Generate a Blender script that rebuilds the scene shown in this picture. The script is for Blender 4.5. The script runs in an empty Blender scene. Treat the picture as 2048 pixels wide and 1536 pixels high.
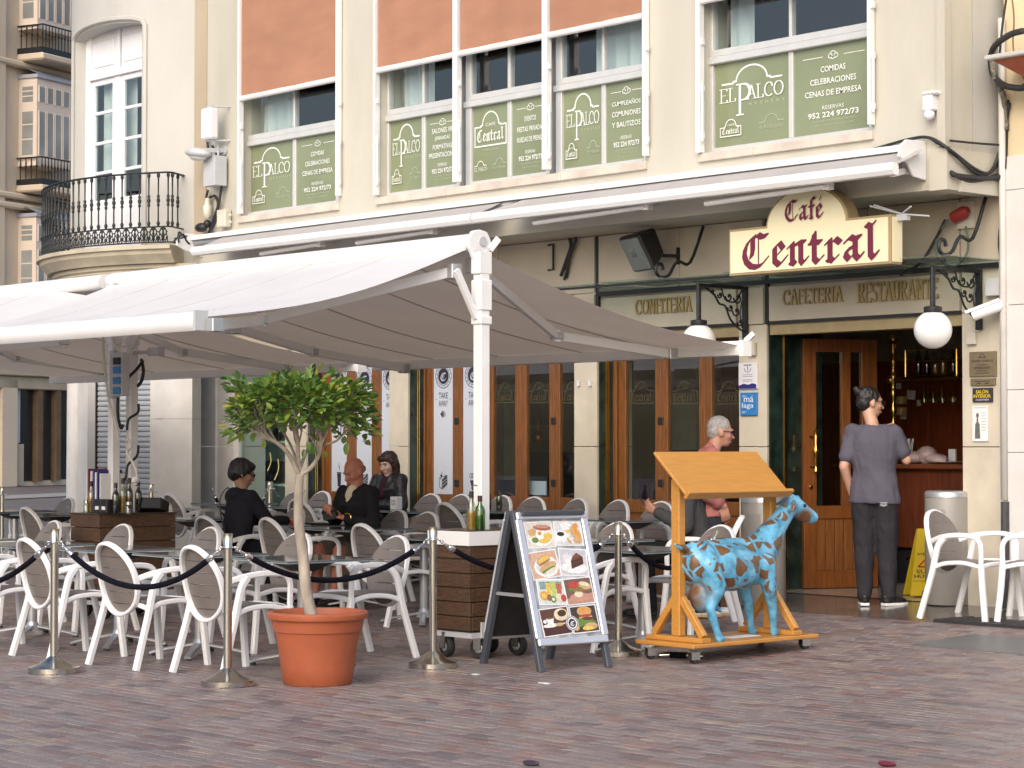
import bpy, bmesh, math, random
from mathutils import Vector, Matrix, noise
from math import sin, cos, pi, radians, atan2, sqrt
random.seed(7)
V = Vector
scene = bpy.context.scene
COL = scene.collection

# ---------------------------------------------------------------- camera
F, CX, CY = 4350.0, 1024.0, 768.0           # focal length and centre, in the photograph's 2048 x 1536 pixels
PITCH = math.atan((890 - 768) / F)
AZ = radians(41.9)                          # the front of the cafe recedes 41.9 degrees to the left of the view axis
EYE = V((0, 0, 1.5))
VH = V((-cos(AZ), sin(AZ), 0))
RT = V((sin(AZ), cos(AZ), 0))
FW = VH * cos(PITCH) + V((0, 0, sin(PITCH)))
UP = RT.cross(FW)
cam = bpy.data.cameras.new('camera')
cam.sensor_width = 36; cam.lens = F / 2048 * 36; cam.clip_start = 0.5; cam.clip_end = 600
camo = bpy.data.objects.new('camera', cam); COL.objects.link(camo)
camo.matrix_world = Matrix((( RT.x, UP.x, -FW.x, EYE.x), (RT.y, UP.y, -FW.y, EYE.y), (RT.z, UP.z, -FW.z, EYE.z), (0, 0, 0, 1)))
scene.camera = camo

# ---------------------------------------------------------------- sky, sun, exposure
SUN_EL, SUN_AZ = radians(34), radians(150)  # compass style: 180 = from -Y, larger = towards -X
w = bpy.data.worlds.new('World'); scene.world = w; w.use_nodes = True
nt = w.node_tree; nt.nodes.clear()
sky = nt.nodes.new('ShaderNodeTexSky'); sky.sky_type = 'NISHITA'; sky.sun_disc = False
sky.sun_elevation = SUN_EL; sky.sun_rotation = SUN_AZ; sky.air_density = 1.0; sky.dust_density = 3.6; sky.ozone_density = 1.0
bg = nt.nodes.new('ShaderNodeBackground'); bg.inputs[1].default_value = 0.15
out = nt.nodes.new('ShaderNodeOutputWorld')
nt.links.new(sky.outputs[0], bg.inputs[0]); nt.links.new(bg.outputs[0], out.inputs[0])
sd = V((sin(SUN_AZ) * cos(SUN_EL), cos(SUN_AZ) * cos(SUN_EL), sin(SUN_EL)))
sl = bpy.data.lights.new('sun', 'SUN'); sl.energy = 0.85; sl.angle = radians(62); sl.color = (1, 0.99, 0.975)
so = bpy.data.objects.new('sun', sl); COL.objects.link(so); so.rotation_euler = sd.to_track_quat('Z', 'Y').to_euler()
so.location = (0, 0, 30)
scene.view_settings.view_transform = 'Standard'; scene.view_settings.look = 'None'
scene.view_settings.exposure = 0.54; scene.view_settings.gamma = 1; scene.view_settings.use_curve_mapping = False
scene.cycles.use_denoising = True
scene.cycles.max_bounces = 8; scene.cycles.diffuse_bounces = 4; scene.cycles.glossy_bounces = 3
scene.cycles.transparent_max_bounces = 12; scene.cycles.transmission_bounces = 4
scene.cycles.sample_clamp_indirect = 6

# ---------------------------------------------------------------- measuring: the place read through the camera
YG, YU = 14.95, 14.22                       # planes of the shop front and of the upper storey that overhangs it
def G(Y): return min(max((Y - 11.6) * 0.05, 0), 0.17)   # the square rises a little towards the cafe
def ray(px, py): return FW * F + RT * (px - CX) + UP * (CY - py)
def P(px, py, Y):                           # seen point on the vertical plane Y
    d = ray(px, py); return EYE + d * (Y / d.y)
def PXX(px, py, X):
    d = ray(px, py); return EYE + d * (X / d.x)
def XA(px, Y): return P(px, 890, Y).x
def ZA(px, py, Y): return P(px, py, Y).z
def gnd(px, py, h=0.0):                     # seen point h above the ground
    d = ray(px, py); d = d / d.length
    a, b = 5.0, 120.0
    for _ in range(60):
        m = (a + b) / 2; q = EYE + d * m
        if q.z > G(q.y) + h: a = m
        else: b = m
    return EYE + d * a
def depth(pt): return (V(pt) - EYE).dot(VH)

# ---------------------------------------------------------------- objects
WM = {}
def thing(name, label, cat, loc=(0, 0, 0), rotz=0, group=None):
    o = bpy.data.objects.new(name, None); COL.objects.link(o); o.empty_display_size = 0.1
    o.location = loc; o.rotation_euler = (0, 0, rotz)
    o['label'] = label; o['category'] = cat
    if group: o['group'] = group
    WM[o.name] = Matrix.Translation(V(loc)) @ Matrix.Rotation(rotz, 4, 'Z')
    return o
def tag(o, label, cat, group=None):
    o['label'] = label; o['category'] = cat
    if group: o['group'] = group
    return o
def kind(o, k): o['kind'] = k; return o
def addobj(name, me, parent=None, loc=None):
    o = bpy.data.objects.new(name, me); COL.objects.link(o)
    if parent: o.parent = parent; WM[o.name] = WM.get(parent.name, Matrix()).copy()
    else: WM[o.name] = Matrix()
    if loc is not None:
        o.location = loc; WM[o.name] = WM[o.name] @ Matrix.Translation(V(loc))
    return o
def kids(o): return [c for c in ALLC.get(o.name, [])]
ALLC = {}
def copy_tree(o, parent=None):
    c = o.copy(); COL.objects.link(c); c.parent = parent
    WM[c.name] = Matrix()
    for ch in list(o.children): copy_tree(ch, c)
    return c

def rotm(axis, a): return Matrix.Rotation(a, 4, axis)
def frame(o, ex, ey, ez):
    o, ex, ey, ez = V(o), V(ex), V(ey), V(ez)
    return Matrix(((ex.x, ey.x, ez.x, o.x), (ex.y, ey.y, ez.y, o.y), (ex.z, ey.z, ez.z, o.z), (0, 0, 0, 1)))
def hull2(pts):
    pts = sorted(set((round(a, 6), round(b, 6)) for a, b in pts))
    if len(pts) < 3: return pts
    def half(ps):
        h = []
        for p in ps:
            while len(h) > 1 and (h[-1][0]-h[-2][0])*(p[1]-h[-2][1]) - (h[-1][1]-h[-2][1])*(p[0]-h[-2][0]) <= 0: h.pop()
            h.append(p)
        return h[:-1]
    return half(pts) + half(pts[::-1])
def smooth_path(pts, n=4, closed=False):
    pts = [V(p) for p in pts]; out = []; L = len(pts)
    rng = range(L if closed else L - 1)
    for i in rng:
        if closed: p0, p1, p2, p3 = pts[(i-1) % L], pts[i], pts[(i+1) % L], pts[(i+2) % L]
        else: p0, p1, p2, p3 = pts[max(i-1, 0)], pts[i], pts[i+1], pts[min(i+2, L-1)]
        for k in range(n):
            t = k / n
            out.append(0.5 * ((2*p1) + (p2-p0)*t + (2*p0-5*p1+4*p2-p3)*t*t + (3*p1-p0-3*p2+p3)*t**3))
    if not closed: out.append(pts[-1])
    return out
TXT = {}
def glyphs(s, bold=0.0):
    k = (s, bold)
    if k not in TXT:
        c = bpy.data.curves.new('t', 'FONT'); c.body = s; c.resolution_u = 2; c.offset = bold
        o = bpy.data.objects.new('t', c); me = bpy.data.meshes.new_from_object(o)
        vs = [(v.co.x, v.co.y) for v in me.vertices]; fs = [tuple(p.vertices) for p in me.polygons]
        bpy.data.objects.remove(o); bpy.data.curves.remove(c); bpy.data.meshes.remove(me)
        TXT[k] = (vs, fs)
    return TXT[k]

class MB:
    def __init__(s): s.v = []; s.f = []; s.mi = []; s.cur = 0; s.lift = 0.0
    def add(s, vs, fs, M=None):
        b = len(s.v)
        s.v += [(M @ V(p)) if M is not None else V(p) for p in vs]
        for f in fs: s.f.append(tuple(b + i for i in f)); s.mi.append(s.cur)
        return s
    def box(s, x0, x1, y0, y1, z0, z1, M=None):
        vs = [(x, y, z) for x in (x0, x1) for y in (y0, y1) for z in (z0, z1)]
        return s.add(vs, [(0,1,3,2), (4,6,7,5), (0,4,5,1), (2,3,7,6), (0,2,6,4), (1,5,7,3)], M)
    def cbox(s, c, d, M=None):
        return s.box(c[0]-d[0]/2, c[0]+d[0]/2, c[1]-d[1]/2, c[1]+d[1]/2, c[2]-d[2]/2, c[2]+d[2]/2, M)
    def quad(s, a, b, c, d): return s.add([a, b, c, d], [(0, 1, 2, 3)])
    def bar(s, p, q, w, h, up=(0, 0, 1)):
        p, q = V(p), V(q); d = q - p; L = d.length; ez = d / L
        ex = V(up).cross(ez)
        if ex.length < 1e-4: ex = V((1, 0, 0)).cross(ez)
        ex.normalize(); ey = ez.cross(ex)
        return s.box(-w/2, w/2, -h/2, h/2, 0, L, frame(p, ex, ey, ez))
    def sweep(s, pts, sec, up=(0, 0, 1), scale=None, closed=False, cap=True):
        pts = [V(p) for p in pts]; n = len(pts); m = len(sec); b = len(s.v); prev = None
        for i, p in enumerate(pts):
            if closed: t = pts[(i+1) % n] - pts[i-1]
            else: t = pts[min(i+1, n-1)] - pts[max(i-1, 0)]
            t.normalize()
            if up == 'pt': u = prev if prev is not None else (V((0, 0, 1)) if abs(t.z) < .9 else V((1, 0, 0)))
            else: u = V(up)
            ex = u.cross(t)
            if ex.length < 1e-4: ex = V((1, 0, 0)).cross(t)
            ex.normalize(); ey = t.cross(ex); prev = ey.copy()
            k = 1.0 if scale is None else (scale[i] if not isinstance(scale, (int, float)) else scale)
            s.v += [p + ex * (a * k) + ey * (c * k) for a, c in sec]
        rr = range(n if closed else n - 1)
        for i in rr:
            j = (i + 1) % n
            for k in range(m):
                l = (k + 1) % m
                s.f.append((b+i*m+k, b+i*m+l, b+j*m+l, b+j*m+k)); s.mi.append(s.cur)
        if cap and not closed:
            s.f.append(tuple(b + k for k in range(m))[::-1]); s.mi.append(s.cur)
            s.f.append(tuple(b + (n-1)*m + k for k in range(m))); s.mi.append(s.cur)
        return s
    def tube(s, pts, r, n=6, closed=False, scale=None):
        return s.sweep(pts, [(r*cos(2*pi*k/n), r*sin(2*pi*k/n)) for k in range(n)], 'pt', scale, closed)
    def strap(s, pts, w, h, c=0.3, up=(0, 0, 1), closed=False, scale=None):
        a, b = w/2, h/2; k = min(w, h) * c
        sec = [(a, -b+k), (a, b-k), (a-k, b), (-a+k, b), (-a, b-k), (-a, -b+k), (-a+k, -b), (a-k, -b)]
        return s.sweep(pts, sec, up, scale, closed)
    def lathe(s, prof, n=16, M=None, cap=True):
        b = len(s.v); L = len(prof); M = M or Matrix()
        for r, z in prof: s.v += [M @ V((r*cos(2*pi*k/n), r*sin(2*pi*k/n), z)) for k in range(n)]
        for i in range(L - 1):
            for k in range(n):
                l = (k+1) % n
                s.f.append((b+i*n+k, b+i*n+l, b+(i+1)*n+l, b+(i+1)*n+k)); s.mi.append(s.cur)
        if cap:
            s.f.append(tuple(b+k for k in range(n))[::-1]); s.mi.append(s.cur)
            s.f.append(tuple(b+(L-1)*n+k for k in range(n))); s.mi.append(s.cur)
        return s
    def ball(s, c, r, n=12, m=8, M=None, sc=(1, 1, 1)):
        b = len(s.v); M = M or Matrix()
        T = M @ Matrix.Translation(V(c)) @ Matrix.Diagonal((r*sc[0], r*sc[1], r*sc[2], 1))
        s.v.append(T @ V((0, 0, -1)))
        for i in range(1, m):
            a = -pi/2 + pi*i/m
            s.v += [T @ V((cos(a)*cos(2*pi*k/n), cos(a)*sin(2*pi*k/n), sin(a))) for k in range(n)]
        s.v.append(T @ V((0, 0, 1))); e = len(s.v) - 1
        for k in range(n):
            l = (k+1) % n
            s.f.append((b, b+1+l, b+1+k)); s.mi.append(s.cur)
            s.f.append((e, b+1+(m-2)*n+k, b+1+(m-2)*n+l)); s.mi.append(s.cur)
            for i in range(m - 2):
                s.f.append((b+1+i*n+k, b+1+i*n+l, b+1+(i+1)*n+l, b+1+(i+1)*n+k)); s.mi.append(s.cur)
        return s
    def cap2(s, p, q, r1, r2, n=12, m=4):          # tapered capsule
        p, q = V(p), V(q); d = q - p; L = d.length
        if L < 1e-5: return s.ball(p, max(r1, r2))
        ez = d / L; ex = ez.orthogonal().normalized(); ey = ez.cross(ex)
        pr = [(r1*sin(pi/2*i/m), -r1*cos(pi/2*i/m)) for i in range(m+1)]
        pr += [(r2*cos(pi/2*i/m), L + r2*sin(pi/2*i/m)) for i in range(m+1)]
        pr[0] = (r1*.02, -r1); pr[-1] = (r2*.02, L+r2)
        return s.lathe(pr, n, frame(p, ex, ey, ez))
    def prism(s, poly, d, M=None):                 # polygon in local xy, thickness d along local z
        n = len(poly); vs = [(a, b, 0) for a, b in poly] + [(a, b, d) for a, b in poly]
        fs = [tuple(range(n))[::-1], tuple(range(n, 2*n))] + [(i, (i+1) % n, n+(i+1) % n, n+i) for i in range(n)]
        return s.add(vs, fs, M)
    def flat(s, poly, M=None, lift=0.0):
        s.lift += 0.00012
        return s.add([(a, b, s.lift + lift) for a, b in poly], [tuple(range(len(poly)))], M)
    def nib(s, path, pen, M=None):
        for (ax, ay), (bx, by) in zip(path, path[1:]):
            h = hull2([(ax+x, ay+y) for x, y in pen] + [(bx+x, by+y) for x, y in pen])
            if len(h) > 2: s.flat(h, M)
        return s
    def line(s, path, w, M=None):
        pen = [(w/2*cos(2*pi*k/8), w/2*sin(2*pi*k/8)) for k in range(8)]
        return s.nib(path, pen, M)
    def text(s, st, x0, x1, y0, y1, M=None, bold=0.0):
        vs, fs = glyphs(st, bold)
        if not vs: return s
        ax = min(v[0] for v in vs); bx = max(v[0] for v in vs); ay = min(v[1] for v in vs); by = max(v[1] for v in vs)
        if x1 is None: k = (y1-y0)/(by-ay); x1 = x0 + (bx-ax)*k
        s.lift += 0.00012; l = s.lift
        kx, ky = (x1-x0)/(bx-ax), (y1-y0)/(by-ay)
        return s.add([(x0+(a-ax)*kx, y0+(b-ay)*ky, l) for a, b in vs], fs, M)
    def disc(s, c, r, n=24, M=None, ry=None):
        ry = r if ry is None else ry
        return s.flat([(c[0]+r*cos(2*pi*k/n), c[1]+ry*sin(2*pi*k/n)) for k in range(n)], M)
    def ring(s, c, r0, r1, n=28, M=None, a0=0, a1=2*pi):
        s.lift += 0.00012; l = s.lift
        full = abs(a1-a0-2*pi) < 1e-4; m = n if full else n + 1
        vs = []
        for k in range(m):
            a = a0+(a1-a0)*k/n; vs += [(c[0]+r0*cos(a), c[1]+r0*sin(a), l), (c[0]+r1*cos(a), c[1]+r1*sin(a), l)]
        fs = [(2*k, 2*k+1, (2*k+3) % (2*m), (2*k+2) % (2*m)) for k in range(n)]
        return s.add(vs, fs, M)
    def build(s, name, mat, parent=None, smooth=None, bevel=0, world=False, loc=None, seg=1):
        me = bpy.data.meshes.new(name)
        if world and parent is not None:
            Mi = WM.get(parent.name, Matrix()).inverted(); vs = [Mi @ p for p in s.v]
        elif loc is not None and world: vs = [p - V(loc) for p in s.v]
        else: vs = s.v
        me.from_pydata([tuple(p) for p in vs], [], s.f)
        mats = mat if isinstance(mat, (list, tuple)) else [mat]
        for m in mats: me.materials.append(m)
        if len(mats) > 1: me.polygons.foreach_set('material_index', s.mi)
        if bevel:
            bm = bmesh.new(); bm.from_mesh(me)
            es = [e for e in bm.edges if len(e.link_faces) == 2 and e.calc_face_angle(0) > 0.5]
            if es: bmesh.ops.bevel(bm, geom=es, offset=bevel, segments=seg, affect='EDGES', profile=0.5, clamp_overlap=True)
            bm.to_mesh(me); bm.free()
        if smooth: 
            me.polygons.foreach_set('use_smooth', [True] * len(me.polygons))
            if smooth is not True: me.set_sharp_from_angle(angle=radians(smooth))
        me.update()
        return addobj(name, me, parent, loc)

# ---------------------------------------------------------------- materials
MT = {}
def pm(name, col, rough=0.6, var=0.12, vscale=6.0, bump=0.0, bscale=60.0, metal=0.0, stretch=(1, 1, 1), stain=0.0, spec=0.5, col2=None, detail=4.0):
    if name in MT: return MT[name]
    m = bpy.data.materials.new(name); m.use_nodes = True; n = m.node_tree.nodes; L = m.node_tree.links
    b = n['Principled BSDF']; b.inputs['Roughness'].default_value = rough; b.inputs['Metallic'].default_value = metal
    b.inputs['Specular IOR Level'].default_value = spec
    tc = n.new('ShaderNodeTexCoord'); mp = n.new('ShaderNodeMapping'); mp.inputs['Scale'].default_value = stretch
    L.new(tc.outputs['Object'], mp.inputs[0])
    nz = n.new('ShaderNodeTexNoise'); nz.inputs['Scale'].default_value = vscale; nz.inputs['Detail'].default_value = detail
    L.new(mp.outputs[0], nz.inputs['Vector'])
    mx = n.new('ShaderNodeMix'); mx.data_type = 'RGBA'
    c = V(col); lo = c * (1 - var) if col2 is None else V(col2); hi = c * (1 + var) if col2 is None else c
    mx.inputs['A'].default_value = (*lo, 1); mx.inputs['B'].default_value = (*hi, 1)
    rp = n.new('ShaderNodeMapRange'); rp.inputs['From Min'].default_value = .3; rp.inputs['From Max'].default_value = .7
    L.new(nz.outputs[0], rp.inputs['Value']); L.new(rp.outputs[0], mx.inputs['Factor'])
    src = mx.outputs['Result']
    if stain:
        n2 = n.new('ShaderNodeTexNoise'); n2.inputs['Scale'].default_value = vscale * .23; n2.inputs['Detail'].default_value = 8; n2.inputs['Roughness'].default_value = .7
        L.new(mp.outputs[0], n2.inputs['Vector'])
        r2 = n.new('ShaderNodeMapRange'); r2.inputs['From Min'].default_value = .5; r2.inputs['From Max'].default_value = .75; r2.inputs['To Max'].default_value = stain
        L.new(n2.outputs[0], r2.inputs['Value'])
        m2 = n.new('ShaderNodeMix'); m2.data_type = 'RGBA'; m2.inputs['B'].default_value = (c.x*.45, c.y*.4, c.z*.34, 1)
        L.new(r2.outputs[0], m2.inputs['Factor']); L.new(src, m2.inputs['A']); src = m2.outputs['Result']
    L.new(src, b.inputs['Base Color'])
    if bump:
        nb = n.new('ShaderNodeTexNoise'); nb.inputs['Scale'].default_value = bscale; nb.inputs['Detail'].default_value = 3
        L.new(mp.outputs[0], nb.inputs['Vector'])
        bp = n.new('ShaderNodeBump'); bp.inputs['Strength'].default_value = bump; bp.inputs['Distance'].default_value = 0.01
        L.new(nb.outputs[0], bp.inputs['Height']); L.new(bp.outputs[0], b.inputs['Normal'])
    MT[name] = m; return m
def seethrough(m, k):                      # cloth that lets some daylight through
    n = m.node_tree.nodes; L = m.node_tree.links; b = n['Principled BSDF']; t = n.new('ShaderNodeBsdfTranslucent'); t.inputs[0].default_value = (.80, .65, .50, 1)
    s = n.new('ShaderNodeMixShader'); s.inputs[0].default_value = k; L.new(b.outputs[0], s.inputs[1]); L.new(t.outputs[0], s.inputs[2]); L.new(s.outputs[0], n['Material Output'].inputs[0])
def glass(name, tint=(.9, .95, .95), rough=0.0, refl=1.0):
    m = bpy.data.materials.new(name); m.use_nodes = True; n = m.node_tree.nodes; L = m.node_tree.links
    n.remove(n['Principled BSDF']); o = n['Material Output']
    t = n.new('ShaderNodeBsdfTransparent'); t.inputs[0].default_value = (*tint, 1)
    g = n.new('ShaderNodeBsdfGlossy'); g.inputs['Roughness'].default_value = rough; g.inputs[0].default_value = (refl, refl, refl, 1)
    f = n.new('ShaderNodeFresnel'); f.inputs[0].default_value = 2.0
    s = n.new('ShaderNodeMixShader'); 
    ge = n.new('ShaderNodeNewGeometry'); mm = n.new('ShaderNodeMath'); mm.operation = 'MULTIPLY_ADD'; mm.inputs[1].default_value = -1; mm.inputs[2].default_value = 1; L.new(ge.outputs['Backfacing'], mm.inputs[0])
    mf = n.new('ShaderNodeMath'); mf.operation = 'MULTIPLY'; L.new(mm.outputs[0], mf.inputs[0]); L.new(f.outputs[0], mf.inputs[1])
    L.new(mf.outputs[0], s.inputs[0]); L.new(t.outputs[0], s.inputs[1]); L.new(g.outputs[0], s.inputs[2])
    L.new(s.outputs[0], o.inputs[0]); return m
def attrmat(name, rough, attr='tone', bump=0.0, bscale=80, spec=.5, rvar=0):
    m = bpy.data.materials.new(name); m.use_nodes = True; n = m.node_tree.nodes; L = m.node_tree.links
    b = n['Principled BSDF']; b.inputs['Roughness'].default_value = rough; b.inputs['Specular IOR Level'].default_value = spec
    a = n.new('ShaderNodeAttribute'); a.attribute_name = attr
    tc = n.new('ShaderNodeNewGeometry'); nz = n.new('ShaderNodeTexNoise'); nz.inputs['Scale'].default_value = 9; nz.inputs['Detail'].default_value = 6
    L.new(tc.outputs['Position'], nz.inputs['Vector'])
    mx = n.new('ShaderNodeMix'); mx.data_type = 'RGBA'; mx.blend_type = 'MULTIPLY'; mx.inputs['Factor'].default_value = .75
    rp = n.new('ShaderNodeMapRange'); rp.inputs['From Min'].default_value = .25; rp.inputs['From Max'].default_value = .75; rp.inputs['To Min'].default_value = .72; rp.inputs['To Max'].default_value = 1.18
    L.new(nz.outputs[0], rp.inputs['Value']); L.new(a.outputs['Color'], mx.inputs['A']); L.new(rp.outputs[0], mx.inputs['B'])
    L.new(mx.outputs['Result'], b.inputs['Base Color'])
    if rvar:
        n3 = n.new('ShaderNodeTexNoise'); n3.inputs['Scale'].default_value = .6; n3.inputs['Detail'].default_value = 5
        L.new(tc.outputs['Position'], n3.inputs['Vector'])
        r3 = n.new('ShaderNodeMapRange'); r3.inputs['From Min'].default_value = .35; r3.inputs['From Max'].default_value = .65
        r3.inputs['To Min'].default_value = rough - rvar; r3.inputs['To Max'].default_value = rough + rvar * .7
        L.new(n3.outputs[0], r3.inputs['Value']); L.new(r3.outputs[0], b.inputs['Roughness'])
    if bump:
        nb = n.new('ShaderNodeTexNoise'); nb.inputs['Scale'].default_value = bscale
        L.new(tc.outputs['Position'], nb.inputs['Vector']); bp = n.new('ShaderNodeBump'); bp.inputs['Strength'].default_value = bump; bp.inputs['Distance'].default_value = .01
        L.new(nb.outputs[0], bp.inputs['Height']); L.new(bp.outputs[0], b.inputs['Normal'])
    return m
def settone(me, cols):                      # one colour per face, stored on the mesh
    a = me.color_attributes.new('tone', 'FLOAT_COLOR', 'CORNER'); buf = []
    for p, c in zip(me.polygons, cols): buf += [c[0], c[1], c[2], 1.0] * p.loop_total
    a.data.foreach_set('color', buf)

CREAM = pm('cream_plaster', (.535, .51, .435), .85, .07, 1.6, .2, 40, stretch=(1, 1, .3), stain=.32)
CREAM2 = pm('pale_plaster', (.50, .49, .455), .85, .07, 1.7, .2, 40, stretch=(1, 1, .35), stain=.22)
TAN = pm('ochre_plaster', (.45, .37, .265), .85, .06, 2, .15, 40)
STONE = pm('limestone', (.62, .56, .45), .45, .10, 3.5, .05, 30, stain=.25)
STONEW = pm('white_limestone', (.62, .60, .57), .5, .08, 3, .05, 30, stain=.3)
STONED = pm('beige_cladding', (.50, .44, .35), .5, .08, 2.5, .05, 25, stain=.18)
MARB = pm('pink_marble', (.62, .54, .46), .4, .14, 5, .05, 30, stain=.4)
GREEN = pm('green_marble', (.028, .055, .045), .15, .5, 7, 0, 30, col2=(.008, .016, .014), detail=8)
WOOD = pm('varnished_wood', (.205, .078, .022), .35, .3, 9, .05, 40, stretch=(6, 6, .5))
WOODD = pm('dark_wood', (.10, .030, .010), .35, .3, 9, .05, 40, stretch=(6, 6, .5))
PINE = pm('honey_pine', (.50, .235, .05), .35, .09, 6, .03, 40, stretch=(8, 1, 8))
PLANK = pm('stained_plank', (.085, .042, .020), .6, .45, 9, .3, 60, stretch=(2.5, 2.5, 14), stain=.5)
WHITEP = pm('white_plastic', (.80, .80, .82), .35, .03, 8, 0)
WHITEM = pm('white_painted_metal', (.80, .80, .80), .35, .03, 4, 0, stain=.06)
TAUPE = pm('taupe_plastic', (.175, .152, .140), .45, .06, 12, .05, 120)
STEEL = pm('brushed_steel', (.62, .60, .56), .22, .06, 30, 0, metal=1, stretch=(1, 1, .1))
CHROME = pm('polished_steel', (.75, .75, .75), .1, .05, 10, 0, metal=1)
ALU = pm('grey_aluminium', (.50, .51, .53), .35, .04, 10, 0, metal=.6)
ALUF = pm('window_aluminium', (.58, .59, .59), .4, .04, 8, 0, metal=.1)
BLACK = pm('black_metal', (.018, .019, .021), .4, .2, 20, 0)
IRON = pm('wrought_iron', (.012, .014, .016), .45, .3, 30, .2, 90)
BLKP = pm('black_plastic', (.014, .014, .015), .45, .2, 15, 0)
RUBBER = pm('rubber', (.02, .02, .021), .7, .2, 20, 0)
VELVET = pm('black_rope', (.006, .006, .012), .9, .3, 40, .3, 200, spec=.12)
FABT = pm('awning_canvas', (.43, .405, .39), .85, .05, 3, .1, 150, stain=.12)
FABW = pm('white_canvas', (.78, .77, .76), .8, .03, 3, .1, 150, stain=.06)
TERRAS = pm('terracotta_shade', (.40, .20, .125), .8, .08, 2, .1, 150, stretch=(1, 1, 3), stain=.12)
TERRA = pm('terracotta_plastic', (.36, .094, .040), .45, .10, 5, .10, 30, stain=.5)
BRASS = pm('brass', (.70, .46, .12), .18, .1, 10, 0, metal=1)
GOLD = pm('gold_lettering', (.36, .26, .11), .4, .1, 10, 0, metal=.35)
FILM = pm('green_film', (.225, .258, .150), .16, .10, 1.4, .02, 2.5, spec=.7)
PRINT = pm('white_print', (.80, .82, .78), .5, .02, 3, 0)
PRINTG = pm('faint_print', (.42, .47, .34), .5, .02, 3, 0)
SIGNC = pm('cream_sign', (.82, .74, .50), .35, .03, 1.5, 0)
SIGNE = pm('sign_edge', (.36, .27, .14), .4, .08, 3, 0)
BURG = pm('burgundy_lettering', (.145, .013, .040), .4, .06, 3, 0)
INK = pm('dark_ink', (.035, .028, .045), .5, .1, 3, 0)
FROST = pm('frosted_film', (.60, .65, .74), .3, .03, 1, 0)
PANE = glass('window_glass')
PANE2 = glass('canopy_glass', (.75, .85, .82))
ROOMW = pm('dim_interior', (.58, .51, .40), .8, .15, 1, 0)
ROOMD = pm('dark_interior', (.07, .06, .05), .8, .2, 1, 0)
CURT = pm('white_curtain', (.72, .74, .74), .8, .05, 4, 0)
GREY = pm('grey_box', (.50, .51, .53), .5, .05, 6, 0)
BINM = pm('grey_bin', (.27, .255, .235), .42, .06, 4, 0)
CABLE = pm('black_cable', (.022, .022, .024), .55, .2, 20, 0)
CABLEW = pm('white_cable', (.62, .60, .55), .55, .1, 20, 0)
YEL = pm('yellow_plastic', (.72, .52, .02), .4, .05, 4, 0)
PAPER = pm('white_paper', (.78, .78, .80), .6, .03, 4, 0)
BLUEP = pm('blue_print', (.03, .20, .52), .4, .05, 4, 0)
NAVY = pm('navy_print', (.03, .025, .20), .4, .05, 4, 0)
# ================================================================ GROUND
gm = MB()
xs = [-150, 60]; ys = [-40, 11.6, 15.0, 220]
for i in range(3):
    y0, y1 = ys[i], ys[i+1]
    gm.quad((-150, y0, G(y0)-.014), (60, y0, G(y0)-.014), (60, y1, G(y1)-.014), (-150, y1, G(y1)-.014))
GROUND = kind(gm.build('square_ground', pm('mortar_bed', (.125, .108, .108), .6, .35, 4, .1, 60, stain=.4)), 'structure')
PAVM = attrmat('paver_stone', .46, bump=.2, bscale=90, spec=.45, rvar=.12)
PCOL = [((0.251, 0.213, 0.220), 32), ((0.281, 0.241, 0.239), 28), ((0.281, 0.183, 0.167), 10), ((0.205, 0.142, 0.146), 10), ((0.152, 0.133, 0.152), 8), ((0.327, 0.270, 0.235), 7), ((0.228, 0.224, 0.231), 8)]
def pcol():
    r = random.uniform(0, 103)
    for c, wt in PCOL:
        r -= wt
        if r < 0: break
    k = random.uniform(.88, 1.10); mu = (.262, .216, .222); return tuple((a*.80 + m*.20)*k*t for a, m, t in zip(c, mu, (.88, .84, .80)))
YSTRIP = gnd(1800, 1240).y
SLABS = []
pav = []
BW, BH = .185, .0925
for j in range(int((YSTRIP - 4.0) / BH)):
    y0 = YSTRIP - (j + 1) * BH; off = (j % 2) * BW / 2 + (j % 3) * .02
    for i in range(-165, 25):
        x0 = i * BW + off; c = V((x0 + BW/2, y0 + BH/2, 0)); d = depth(c)
        if d < 9.7 or d > 25: continue
        if abs(c.dot(RT)) > .25 * d + 1.9: continue
        pav.append((d, x0, y0))
pav.sort()
PB = MB(); pcs = []
def paver_geo(mb, x0, y0, x1, y1, z0, z1, hz):
    b = .004
    vs = [(x0, y0, z0-.02), (x1, y0, z0-.02), (x1, y1, z1-.02), (x0, y1, z1-.02),
          (x0, y0, z0+hz[0]-.004), (x1, y0, z0+hz[1]-.004), (x1, y1, z1+hz[2]-.004), (x0, y1, z1+hz[3]-.004),
          (x0+b, y0+b, z0+hz[0]), (x1-b, y0+b, z0+hz[1]), (x1-b, y1-b, z1+hz[2]), (x0+b, y1-b, z1+hz[3])]
    fs = [(8, 9, 10, 11)] + [(i, (i+1) % 4, 4+(i+1) % 4, 4+i) for i in range(4)] + [(4+i, 4+(i+1) % 4, 8+(i+1) % 4, 8+i) for i in range(4)]
    mb.add(vs, fs)
variants = []
g = .0035
for k in range(24):
    mb = MB(); hz = [random.uniform(-.0022, .0022) for _ in range(4)]
    paver_geo(mb, g, g, BW-g, BH-g, 0, 0, hz); c = pcol()
    me = bpy.data.meshes.new('paver'); me.from_pydata([tuple(p) for p in mb.v], [], mb.f); me.materials.append(PAVM); settone(me, [c]*len(mb.f)); variants.append(me)
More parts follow.
